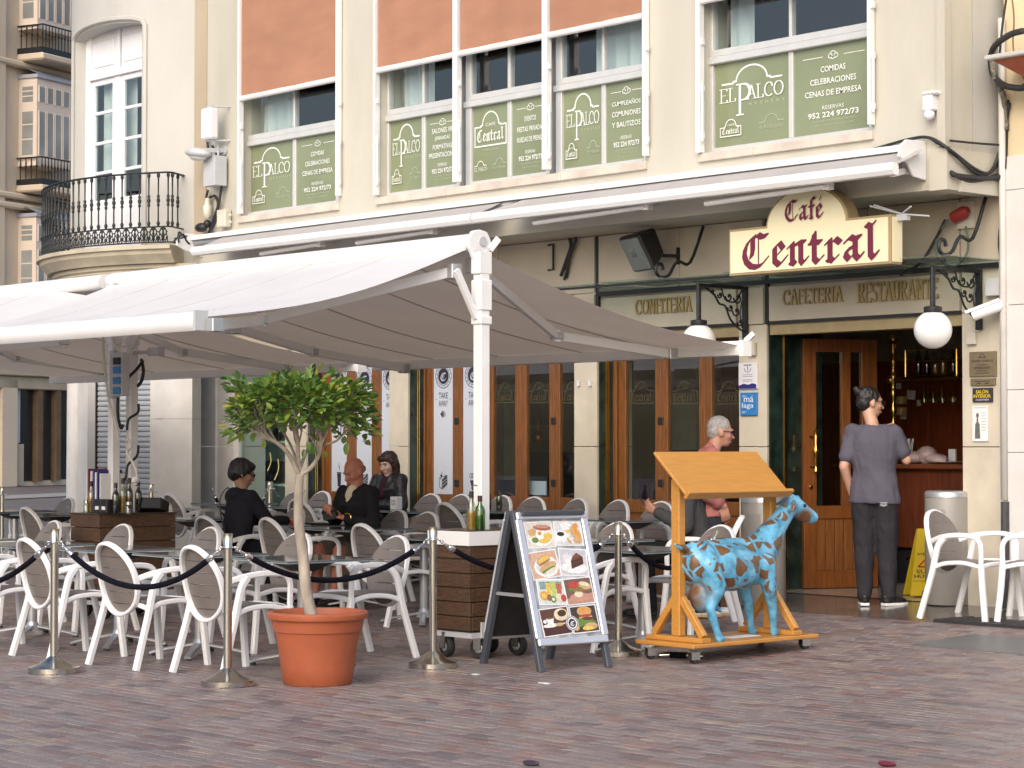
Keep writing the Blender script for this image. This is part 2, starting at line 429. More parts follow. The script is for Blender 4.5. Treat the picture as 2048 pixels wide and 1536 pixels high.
for n, (d, x0, y0) in enumerate(pav):
    if n < 300:
        addobj('paver', random.choice(variants), GROUND, (x0, y0, G(y0)))
    else:
        hz = [random.uniform(-.0022, .0022) for _ in range(4)]; k = len(PB.f)
        paver_geo(PB, x0+g, y0+g, x0+BW-g, y0+BH-g, G(y0), G(y0+BH), hz); pcs += [pcol()] * (len(PB.f) - k)
po = kind(PB.build('paving', PAVM, GROUND), 'stuff'); settone(po.data, pcs)
SLABM = pm('polished_slab', (.15, .13, .115), .13, .25, 2.2, .05, 20, stain=.3)
GREYSL = pm('grey_slab', (.125, .128, .13), .4, .1, 3, .1, 60)
def slab(x0, x1, y0, y1, m, dz=.006, name='paving_slab'):
    mb = MB(); g_ = .003
    mb.add([(x0+g_, y0+g_, G(y0)+dz), (x1-g_, y0+g_, G(y0)+dz), (x1-g_, y1-g_, G(y1)+dz), (x0+g_, y1-g_, G(y1)+dz),
            (x0+g_, y0+g_, G(y0)-.02), (x1-g_, y0+g_, G(y0)-.02), (x1-g_, y1-g_, G(y1)-.02), (x0+g_, y1-g_, G(y1)-.02)],
           [(0, 1, 2, 3), (4, 5, 1, 0), (5, 6, 2, 1), (6, 7, 3, 2), (7, 4, 0, 3)])
    return mb.build(name, m, GROUND)
x = -22.0
while x < -6.5:
    slab(x, x + .9, YSTRIP, YSTRIP + .55, SLABM, 0); slab(x + .3, x + 1.2, YSTRIP + .55, YG + .05, SLABM, 0); x += .9
a = gnd(1822, 1291); b = gnd(1980, 1272)
slab(a.x, a.x + 1.6, a.y, b.y, GREYSL); 
a = gnd(1855, 1238); b2 = gnd(1950, 1228)
gx0, gy0, gy1 = a.x + .2, YSTRIP + .04, YSTRIP + .5
mb = MB()
for k in range(26): mb.box(gx0 + k*.06, gx0 + k*.06 + .035, gy0, gy1, G(gy0) - .01, G(gy0) + .022)
mb.box(gx0 - .03, gx0, gy0, gy1, G(gy0) - .02, G(gy0) + .024)
mb.box(gx0 - .03, gx0 + 1.6, gy0 - .03, gy0, G(gy0) - .02, G(gy0) + .024)
mb.build('drain_grate', pm('grate_iron', (.03, .03, .034), .5, .2, 20), GROUND)
# a pale band in the side street
mb = MB(); s0 = gnd(-40, 1001); s1 = gnd(150, 992); s2 = gnd(150, 985); s3 = gnd(-40, 993)
mb.quad(s0 + V((0, 0, .006)), s1 + V((0, 0, .006)), s2 + V((0, 0, .006)), s3 + V((0, 0, .006)))
mb.build('pale_paving_band', pm('pale_paving', (.30, .29, .28), .5, .1, 1.5), GROUND)
# litter
for px, py, s_, l in ((1090, 1368, .05, 'small white paper scrap lying on the pavers below the menu board'), (952, 1350, .03, 'tiny pale crumb of litter on the pavers beside the stanchion')):
    q = gnd(px, py); mb = MB(); mb.prism([(-s_, -.012), (s_, -.016), (s_*.8, .015), (-s_*.9, .012)], .004)
    tag(mb.build('paper_scrap', PAPER, None, loc=(q.x, q.y, q.z + .003)), l, 'litter')
for px, py, l, c in ((1060, 1531, 'dark crumpled scrap at the bottom edge of the square', INK), (1772, 1532, 'small dark red scrap at the bottom edge of the square', BURG)):
    q = gnd(px, py); mb = MB(); mb.ball((0, 0, .012), .028, 7, 5, sc=(1.6, 1, .5)); mb.ball((.03, .01, .012), .02, 6, 4, sc=(1.2, .8, .6))
    tag(mb.build('crumpled_scrap', c, None, loc=(q.x, q.y, q.z)), l, 'litter')

# ================================================================ CAFE BUILDING
BLD = thing('cafe_building', 'cream cafe building with green window posters above a stone and wood shop front', 'building', (-13, YG, G(YG)))
def part(mb, name, m, parent=None, **k): return mb.build(name, m, parent or BLD, world=True, **k)
ZOH = ZA(1896, 376, YU)                     # underside of the overhanging storey
XR = XA(1896, YU); XJ = XA(385, YU)
YW = YU + .14
ZPB = (ZA(946, 366, YW) + ZA(1432, 294, YW) + ZA(498, 427, YW)) / 3
ZPT = (ZA(946, 215, YW) + ZA(1432, 126, YW) + ZA(498, 298, YW)) / 3
ZTR = ZPT + (ZA(1432, 98, YW) - ZA(1432, 126, YW))
ZTOP = 7.4
ZSH = (ZA(672, 180, YU) + ZA(910, 103, YU) + ZA(1289, 22, YU)) / 3
ZSH3 = ZA(1400, 6, YU)
OPN = [(XA(480, YU), XA(676, YU)), (XA(757, YU), XA(1292, YU)), (XA(1406, YU), XA(1746, YU))]
mb = MB(); xx = XJ - .25
cuts = [xx] + [v for o in OPN for v in o] + [XR]
for i in range(0, len(cuts), 2): mb.box(cuts[i], cuts[i+1], YU, YU + .35, ZOH, 9.5)
for a, b in OPN:
    mb.box(a, b, YU, YU + .35, ZOH, ZPB - .13); mb.box(a, b, YU, YU + .35, ZTOP, 9.5)
part(mb, 'upper_wall', CREAM)
mb = MB(); mb.box(XA(388, YU), XA(412, YU), YU - .012, YU - .002, ZOH + .3, 9.5); part(mb, 'ochre_strip', TAN)
mb = MB(); mb.box(XR - .07, XR + .012, YU - .03, YU + .05, ZA(1896, 292, YU), 9.5); mb.box(XR - .16, XR + .02, YU - .02, YG, ZOH - .01, ZA(1896, 292, YU) - .01)
part(mb, 'corner_trim', CREAM)
mb = MB(); mb.box(XR - .30, XR, YU + .36, YG + .4, ZOH + .02, 9.5); part(mb, 'side_wall', CREAM2)
mb = MB(); mb.box(XJ - .2, XR - .31, YU + .355, YG + .5, ZOH + .004, ZOH + .18); part(mb, 'soffit', STONED)
# sills of stained marble, in slabs
for (a, b) in OPN:
    n = max(2, round((b - a) / .55)); 
    for k in range(n):
        x0 = a - .03 + (b - a + .06) * k / n; x1 = a - .03 + (b - a + .06) * (k + 1) / n
        mb = MB(); mb.box(x0 + .002, x1 - .002, YU - .035, YU + .30, ZPB - .13, ZPB - .055); part(mb, 'sill_slab', MARB, bevel=.004)

# pens for drawn lettering
def rectpen(w, h, a=0): return [(cos(a)*x - sin(a)*y, sin(a)*x + cos(a)*y) for x, y in ((-w/2, -h/2), (w/2, -h/2), (w/2, h/2), (-w/2, h/2))]
def arc(cx, cy, rx, ry, a0, a1, n=10): return [(cx + rx*cos(radians(a0 + (a1-a0)*k/n)), cy + ry*sin(radians(a0 + (a1-a0)*k/n))) for k in range(n+1)]
SERIF = {  # strokes in a cell of height 1
 'C': (.72, [arc(.40, .5, .36, .5, 48, 312, 12), [(.64, .86), (.66, .70)]]),
 'A': (.78, [[(.08, 0), (.39, 1)], [(.39, 1), (.70, 0)], [(.2, .34), (.58, .34)], [(0, 0), (.18, 0)], [(.58, 0), (.82, 0)]]),
 'F': (.60, [[(.12, 0), (.12, 1)], [(.0, 1), (.56, 1)], [(.56, 1), (.56, .84)], [(.12, .52), (.42, .52)], [(.0, 0), (.26, 0)]]),
 'E': (.64, [[(.12, 0), (.12, 1)], [(.0, 1), (.56, 1)], [(.56, 1), (.56, .86)], [(.12, .52), (.44, .52)], [(.0, 0), (.58, 0)], [(.58, 0), (.58, .16)]]),
 'T': (.66, [[(.33, 0), (.33, 1)], [(.02, 1), (.64, 1)], [(.02, 1), (.02, .84)], [(.64, 1), (.64, .84)], [(.2, 0), (.46, 0)]]),
 'R': (.72, [[(.12, 0), (.12, 1)], [(.0, 1), (.3, 1)], arc(.3, .76, .26, .24, 90, -90, 8), [(.3, .52), (.12, .52)], [(.32, .5), (.62, 0)], [(.0, 0), (.26, 0)], [(.58, 0), (.76, 0)]]),
 'I': (.34, [[(.16, 0), (.16, 1)], [(.02, 1), (.3, 1)], [(.02, 0), (.3, 0)]]),
 'S': (.56, [arc(.28, .75, .22, .25, 30, 270, 9) + arc(.26, .25, .24, .25, 90, -150, 9)]),
 'U': (.74, [[(.14, 1), (.14, .3)] + arc(.37, .28, .23, .28, 180, 360, 8) + [(.60, 1)], [(.02, 1), (.28, 1)], [(.5, 1), (.72, 1)]]),
 'N': (.80, [[(.14, 0), (.14, 1)], [(.14, 1), (.64, 0)], [(.64, 0), (.64, 1)], [(.02, 0), (.26, 0)], [(.52, 1), (.76, 1)], [(.02, 1), (.16, 1)]]),
 'O': (.84, [arc(.42, .5, .36, .5, 0, 360, 18)]),
 'L': (.58, [[(.12, 0), (.12, 1)], [(.0, 1), (.26, 1)], [(.0, 0), (.54, 0)], [(.54, 0), (.54, .2)]]),
 'P': (.66, [[(.12, 0), (.12, 1)], [(.0, 1), (.3, 1)], arc(.3, .74, .28, .26, 90, -90, 8), [(.3, .48), (.12, .48)], [(.0, 0), (.26, 0)]]),
}
def serif(mb, st, x0, x1, y0, y1, M=None, wt=.13, thin=.045):
    W_ = 0; seq = []
    for ch in st:
        if ch == ' ': W_ += .45; continue
        w_, ss = SERIF[ch]; seq.append((W_, ss)); W_ += w_ + .06
    k = (x1 - x0) / W_; h = y1 - y0; pen = rectpen(wt * k, thin * h)
    for ox, ss in seq:
        for p in ss: mb.nib([(x0 + (ox + a) * k, y0 + b * h) for a, b in p], pen, M)
# blackletter: broad nib at 40 degrees, x-height = 1
BL = {
 'C': (1.75, [[(.75, 1.80), (.42, 1.55), (.22, 1.15), (.16, .75), (.28, .35), (.55, .08), (.9, .02), (1.2, .14), (1.5, .5)],
              [(.66, 1.62), (.66, 1.0), (.58, .62)], [(.66, 1.62), (.98, 1.88), (1.2, 1.74), (1.48, 1.80)]], [[(1.0, 1.70), (1.0, .15)]]),
 'e': (.98, [[(.2, .85), (.2, .22), (.45, .04)], [(.45, .04), (.62, .14), (.86, .38)], [(.2, .85), (.48, 1.04), (.7, .78)], [(.7, .78), (.32, .48)]], []),
 'n': (1.18, [[(.04, .82), (.24, .96), (.24, .14), (.38, .02)], [(.24, .80), (.66, 1.0), (.72, .86), (.72, .16), (.84, .02), (1.06, .24)], [(.14, .12), (.28, .06)], [(.66, .98), (.92, .98)]], []),
 't': (.92, [[(.3, 1.32), (.3, .18), (.48, .02), (.74, .24)], [(.06, .92), (.66, .92)]], [[(.12, 1.0), (.38, 1.42)]]),
 'r': (.98, [[(.06, .84), (.26, .97), (.26, .14), (.42, .02), (.64, .2)], [(.3, .80), (.56, 1.0), (.82, .82)], [(.14, .12), (.3, .06)]], []),
 'a': (1.16, [[(.14, .84), (.4, 1.02), (.66, .9), (.66, .2), (.84, .03), (1.04, .24)], [(.62, .62), (.22, .44), (.14, .22), (.32, .04), (.62, .28)], [(.66, .96), (.92, 1.0)]], []),
 'l': (.72, [[(.12, 1.78), (.32, 1.68), (.32, .18), (.48, .02), (.68, .26)], [(.32, 1.62), (.52, 1.86)]], []),
 'f': (.82, [[(.74, 1.46), (.52, 1.56), (.32, 1.36), (.32, .16), (.44, .02)], [(.08, .94), (.64, .94)], [(.18, .1), (.36, .06)]], []),
}
BL['C'] = (1.75,) + tuple([[(u, v*.80) for u, v in p] for p in grp] for grp in BL['C'][1:])
BL['l'] = (.72,) + tuple([[(u, v*.84 if v > 1 else v) for u, v in p] for p in grp] for grp in BL['l'][1:])
BL['é'] = (.98, BL['e'][1], [[(.5, 1.28), (.66, 1.62)]])
def black_letter(mb, st, x0, x1, y0, xh, M=None, wt=.30):
    W_ = sum(BL[c][0] for c in st); k = (x1 - x0) / W_; ox = 0
    pen = rectpen(wt * k, .06 * k, radians(38)); tp = rectpen(.07 * k, .05 * k)
    for c in st:
        w_, a_, b_ = BL[c]
        f = lambda p: [(x0 + (ox + u) * k, y0 + v * xh) for u, v in p]
        for p in a_: mb.nib(f(p), pen, M)
        for p in b_: mb.nib(f(p), tp, M)
        ox += w_
def arch_logo(mb, x0, x1, y0, y1, w_, M=None, box=None):
    W_ = x1 - x0; H_ = y1 - y0; c = (x0 + x1) / 2
    pts = [(x0, y0), (c - .31*W_, y0)] + [(c - .31*W_, y0 + .1*H_)] + arc(c, y0 + .1*H_, .26*W_, .9*H_, 180, 0, 14) + [(c + .31*W_, y0 + .1*H_), (c + .31*W_, y0), (x1, y0)]
    mb.line(pts, w_, M)
    if box is not None: mb.line([(x0, y0), (x0, box), (x1, box), (x1, y0)], w_, M)
def curl(mb, cx, cy, s, w_, M=None):
    mb.line(arc(cx - .5*s, cy, .32*s, .3*s, 0, 300, 10), w_, M); mb.line(arc(cx + .5*s, cy, .32*s, .3*s, 180, -120, 10), w_, M)
    mb.line(arc(cx, cy + .2*s, .5*s, .4*s, 150, 30, 8), w_, M); mb.line(arc(cx, cy - .2*s, .3*s, .25*s, 200, 340, 8), w_, M)
def print_palco(M, w, h, parent):
    a = MB(); b = MB()
    arch_logo(a, .10*w, .90*w, .745*h, .93*h, .022*h, M)
    serif(a, 'EL', .07*w, .30*w, .53*h, .69*h, M, .10); serif(a, 'P', .31*w, .52*w, .36*h, .72*h, M, .11)
    serif(a, 'ALCO', .44*w, .94*w, .53*h, .69*h, M, .10)
    b.text('e v e n t o s', .46*w, .93*w, .455*h, .495*h, M)
    arch_logo(a, .085*w, .365*w, .23*h, .32*h, .012*h, M, .125*h)
    a.text('CAFÉ', .17*w, .28*w, .245*h, .27*h, M); black_letter(a, 'Central', .11*w, .345*w, .15*h, .045*h, M, .3)
    arch_logo(b, .60*w, .92*w, .235*h, .32*h, .010*h, M); b.text('la bodeguita', .61*w, .91*w, .14*h, .21*h, M)
    a.build('lettering', PRINT, parent, world=True); b.build('faint_lettering', PRINTG, parent, world=True)
def print_central(M, w, h, parent):
    a = MB(); b = MB()
    arch_logo(a, .06*w, .94*w, .72*h, .91*h, .02*h, M, .46*h)
    a.text('CAFÉ', .36*w, .64*w, .72*h, .77*h, M); black_letter(a, 'Central', .12*w, .88*w, .52*h, .105*h, M, .3)
    b.text('MÁLAGA', .28*w, .72*w, .395*h, .425*h, M)
    serif(a, 'EL PALCO', .06*w, .44*w, .13*h, .18*h, M, .1); arch_logo(a, .08*w, .42*w, .20*h, .26*h, .010*h, M)
    arch_logo(b, .56*w, .94*w, .20*h, .27*h, .010*h, M); b.text('la bodeguita', .57*w, .93*w, .12*h, .18*h, M)
    a.build('lettering', PRINT, parent, world=True); b.build('faint_lettering', PRINTG, parent, world=True)
def print_lines(M, w, h, parent, lines):
    a = MB(); b = MB()
    a.line([(.12*w, .875*h), (.38*w, .875*h)], .008*h, M); a.line([(.66*w, .875*h), (.92*w, .875*h)], .008*h, M); curl(a, .52*w, .875*h, .085*h, .010*h, M)
    n = len(lines); y = .70 if n < 4 else .735; st = .135 if n < 4 else .112; mx = max(len(t) for t in lines)
    for t in lines:
        wd = (.74 if n < 4 else .84) * len(t) / mx; wd = max(wd, .3)
        a.text(t, (.52 - wd/2)*w, (.52 + wd/2)*w, y*h, (y + .068)*h, M, .012); y -= st
    a.text('RESERVAS', .38*w, .66*w, .275*h, .32*h, M)
    a.text('952 224 972/73', .19*w, .85*w, .185*h, .25*h, M, .02)
    b.text('elpalco@cafecentralmalaga.com', .24*w, .80*w, .135*h, .165*h, M); b.text('www.cafecentralmalaga.com', .27*w, .77*w, .085*h, .115*h, M)
    a.build('lettering', PRINT, parent, world=True); b.build('faint_lettering', PRINTG, parent, world=True)

def curtain(x0, x1, z0, z1, y, parent, m=CURT, name='curtain'):
    mb = MB(); n = max(6, int((x1 - x0) / .035)); vs = []
    for k in range(n + 1):
        x = x0 + (x1 - x0) * k / n; yy = y + .03*sin(k*1.25) + .015*sin(k*.61+1)
        vs += [(x, yy, z0), (x + .006*sin(k), yy + .01*sin(k*.9), z1)]
    mb.add(vs, [(2*k, 2*k+2, 2*k+3, 2*k+1) for k in range(n)])
    return mb.build(name, m, parent, world=True, smooth=True)
SW = .055
def window(pxl, m0, m1, pxr, kindl, lines, curt, zsh, rail_l, rail_r, fat=False):
    # pxl..m0 left panes, m1..pxr right panes (seen edges of the glass, on the window plane)
    xl, a, b, xr = XA(pxl, YW), XA(m0, YW), XA(m1, YW), XA(pxr, YW)
    f = MB()
    f.box(xl - SW*1.6, xl, YW - .03, YW + .05, ZPB - .055, ZTOP); f.box(xr, xr + SW, YW - .03, YW + .05, ZPB - .055, ZTOP)
    f.box(xl, xr, YW - .035, YW + .05, ZPB - .054, ZPB)
    f.box(a, b, YW - .02, YW + .045, ZPB, ZPT); f.box(a + .01, b - .01, YW - .025, YW + .045, ZTR, ZTOP)
    f.box(xl - SW*1.7, xr + SW*.9, YW - .055, YW + .048, ZPT, ZPT + (ZTR-ZPT)*.48); f.box(xl, xr, YW - .04, YW + .046, ZPT + (ZTR-ZPT)*.5, ZTR)
    W = part(f, 'window', ALUF, bevel=.005)
    for x0, x1 in ((xl, a), (b, xr)):
        q = MB(); q.box(x0, x1, YW, YW + .006, ZTR, ZTOP); q.build('pane', PANE, W, world=True)
    for i, (x0, x1) in enumerate(((xl, a), (b, xr))):
        q = MB(); q.box(x0, x1, YW + .002, YW + .010, ZPB, ZPT); q.build('poster_pane', FILM, W, world=True)
        M = frame((x0, YW - .0005, ZPB), (1, 0, 0), (0, 0, 1), (0, -1, 0)); w_, h_ = x1 - x0, ZPT - ZPB
        if i == 0: (print_palco if kindl == 'palco' else print_central)(M, w_, h_, W)
        else: print_lines(M, w_, h_, W, lines)
    for c0, c1 in curt:
        x0 = xl + (xr - xl) * c0; x1 = xl + (xr - xl) * c1
        curtain(x0, x1, ZPT - .1, ZTOP, YW + .16, W)
    # roller shade with its side rails
    r0, r1 = XA(rail_l, YU - .04), XA(rail_r, YU - .04)
    sh = MB(); N = 10; vs = []
    for i in range(N + 1):
        for k in range(3): vs.append((r0 + .03 + (r1 - r0 - .06) * i / N, YU - .045 - .02*sin(pi*i/N)*(1 - k/2) + .012*sin(i*1.9)*(1-k/2), zsh + (ZTOP - zsh) * k / 2))
    sh.add(vs, [(3*i+k, 3*i+3+k, 3*i+4+k, 3*i+1+k) for i in range(N) for k in range(2)])
    S = part(sh, 'roller_shade', TERRAS, smooth=True)
    q = MB(); q.tube([(r0 + .01, YU - .05, zsh), (r1 - .01, YU - .05, zsh)], .032, 8); q.build('bottom_bar', WHITEM, S, world=True, smooth=40)
    return r0, r1
def shade_rail(px, wd, z0):
    x = XA(px, YU - .04); q = MB(); q.box(x - wd/2, x + wd/2, YU - .075, YU - .012, z0, ZTOP)
    for k in range(3): q.cbox((x + wd/2 + .012, YU - .05, z0 + .15 + .42*k), (.03, .03, .05))
    q.tube([(x + wd/2 + .02, YU - .06, z0 + .1), (x + wd/2 + .03, YU - .07, z0 + .45), (x + wd/2 + .02, YU - .06, z0 + .62)], .011, 6)
    return part(q, 'shade_rail', WHITEM)
window(498, 586, 592, 674, 'palco', ['COMIDAS', 'CELEBRACIONES', 'CENAS DE EMPRESA'], [(.02, .42)], ZSH, 478, 674)
window(780, 845, 852, 916, 'palco', ['SALONES VIP', 'JORNADAS', 'FORMATIVAS', 'PRESENTACIONES'], [(.02, .50)], ZSH, 752, 914)
window(946, 1017, 1025, 1096, 'central', ['EVENTOS', 'FIESTAS PRIVADAS', 'RUEDAS DE PRENSA'], [], ZSH, 917, 1091)
window(1128, 1206, 1214, 1292, 'palco', ['CUMPLEAÑOS', 'COMUNIONES', 'Y BAUTIZOS'], [(.25, 1.0)], ZSH, 1097, 1291)
window(1432, 1582, 1591, 1745, 'palco', ['COMIDAS', 'CELEBRACIONES', 'CENAS DE EMPRESA'], [(.02, .20), (.92, 1.0)], ZSH3, 1400, 1744)
for px, wd, dz in ((479, .035, .0), (676, .03, .05), (752, .035, .0), (914, .07, .02), (1094, .07, .02), (1293, .03, .02), (1402, .05, -.02), (1746, .03, .02)): shade_rail(px, wd, ZPB - .03 + dz)
# rooms behind the upper windows
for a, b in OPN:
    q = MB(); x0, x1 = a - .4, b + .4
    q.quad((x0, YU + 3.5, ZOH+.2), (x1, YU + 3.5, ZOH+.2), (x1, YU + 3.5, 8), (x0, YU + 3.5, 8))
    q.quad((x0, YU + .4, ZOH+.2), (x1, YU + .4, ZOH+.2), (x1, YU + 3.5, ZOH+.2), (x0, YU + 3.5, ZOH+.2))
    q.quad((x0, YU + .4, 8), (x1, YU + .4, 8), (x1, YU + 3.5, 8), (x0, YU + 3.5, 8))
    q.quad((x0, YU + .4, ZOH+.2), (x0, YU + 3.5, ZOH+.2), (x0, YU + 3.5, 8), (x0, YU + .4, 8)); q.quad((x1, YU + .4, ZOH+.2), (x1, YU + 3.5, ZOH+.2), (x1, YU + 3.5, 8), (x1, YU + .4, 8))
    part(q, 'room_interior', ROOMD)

# ---------------------------------------------------------------- ground floor: pillars, cladding, doors
GF = .17
YD = YG + .24
ZL = (ZA(1730, 645, YG) + ZA(1400, 648, YG)) / 2       # underside of the lettered fascia
ZCAN = (ZA(1497, 573, YG) + ZA(1965, 531, YG)) / 2     # glass canopy
PIL = [(386, 431), (431, 463), (570, 612), (778, 815), (1148, 1193), (1478, 1533), (1925, 2006)]
ZB = [GF - .1, ZA(800, 893, YG), ZA(800, 893, YG) + 1.12, ZOH + .05]
for i, (p0, p1) in enumerate(PIL):
    x0, x1 = XA(p0, YG), XA(p1, YG)
    for k in range(3):
        q = MB(); z1 = ZB[k+1] if i > 1 or k != 1 else ZB[k+1] - .1
        q.box(x0 + (.004 if i < 2 else 0), x1, YG + (.0 if i != 1 else .03), YG + .5, ZB[k] + .003, z1 - .003 if k < 2 else z1)
        part(q, 'stone_block', STONEW if i < 2 else STONE, bevel=.004)
    if i >= 2 and i < 6:
        dd = .62 if i == 5 else .27
        q = MB(); q.box(x1 + .001, x1 + .018, YG + .03, YG + dd, GF - .05, ZL); part(q, 'green_marble_slab', GREEN)
        for yb in ((YG + .11,) if i != 5 else (YG + .22,)):
            q = MB(); q.box(x1 + .018, x1 + .030, yb, yb + .012, GF, ZL); q.box(x1 + .018, x1 + .030, yb + .025, yb + .037, GF, ZL); part(q, 'brass_strip', BRASS)
q = MB(); q.box(XA(1925, YG) - .012, XA(1925, YG) - .001, YG + .02, YG + .6, GF - .05, ZL); part(q, 'green_marble_slab', GREEN)
q = MB(); q.box(XA(463, YG), XA(2006, YG), YG + .02, YG + .5, ZL, ZOH + .02); part(q, 'lintel', STONED)
q = MB(); q.box(XA(2000, YG) + .01, XA(2012, YG), YG - .02, YG + .4, GF - .1, ZOH + .5); part(q, 'pale_edge_strip', STONEW)
def panel(p0, p1, z0, z1, m=STONED, name='stone_panel', t=.022):
    q = MB(); q.box(XA(p0, YG) + .003, XA(p1, YG) - .003, YG - t, YG + .018, z0 + .002, z1 - .002); return part(q, name, m, bevel=.003)
for p0, p1 in ((640, 860), (860, 1000), (1000, 1192), (1200, 1363), (1363, 1529), (1541, 1740), (1740, 1924), (1926, 2005)): panel(p0, p1, ZCAN + .03, ZOH)
for p0, p1 in ((466, 700), (700, 1000), (1000, 1192)): panel(p0, p1, ZL, ZCAN + .02)
panel(1215, 1476, ZL + .02, ZCAN - .03, name='lettered_panel'); panel(1541, 1923, ZL + .02, ZCAN - .03, name='lettered_panel'); panel(1480, 1530, ZL, ZCAN - .03)
for p in (1196, 1535):
    q = MB(); q.box(XA(p, YG) - .02, XA(p, YG) + .02, YG - .012, YG + .018, ZL, ZOH); part(q, 'joint_strip', BLACK)
for p0, p1 in ((1193, 1478), (1533, 1925)):
    q = MB(); q.box(XA(p0, YG) + .02, XA(p1, YG) - .015, YG + .03, YG + .2, ZL - .10, ZL - .003); part(q, 'shutter_box', pm('aged_brass_trim', (.40, .31, .16), .4, .1, 8, stain=.2))
    q = MB(); q.box(XA(p0, YG) + .02, XA(p1, YG) - .015, YG - .005, YG + .02, ZL - .004, ZL + .018); part(q, 'fascia_edge', BLACK)
# gilt letters, each one a solid letter on the stone
def gilt(st, p0, p1, py0, py1):
    x0, x1 = XA(p0, YG), XA(p1, YG); pm_ = (p0 + p1) / 2; z0, z1 = ZA(pm_, py1, YG), ZA(pm_, py0, YG)
    n = len(st); W_ = sum(SERIF[c][0] + .06 for c in st); k = (x1 - x0) / W_; x = x0
    for c in st:
        q = MB(); M = frame((x, YG - .040, z0), (1, 0, 0), (0, 0, 1), (0, -1, 0)); pen = rectpen(.15*k, .07*(z1-z0))
        for s_ in SERIF[c][1]:
            for (ax, ay), (bx, by) in zip(s_, s_[1:]):
                hp = hull2([(ax*k+u, ay*(z1-z0)+v) for u, v in pen] + [(bx*k+u, by*(z1-z0)+v) for u, v in pen]); q.lift += .00015
                q.prism(hp, -.016 + q.lift, M @ Matrix.Translation((0, 0, q.lift)))
        part(q, 'gilt_letter', GOLD); x += (SERIF[c][0] + .06) * k
gilt('CAFETERIA', 1572, 1692, 577, 606); gilt('RESTAURANTE', 1722, 1884, 563, 600); gilt('CONFITERIA', 1277, 1390, 597, 625)

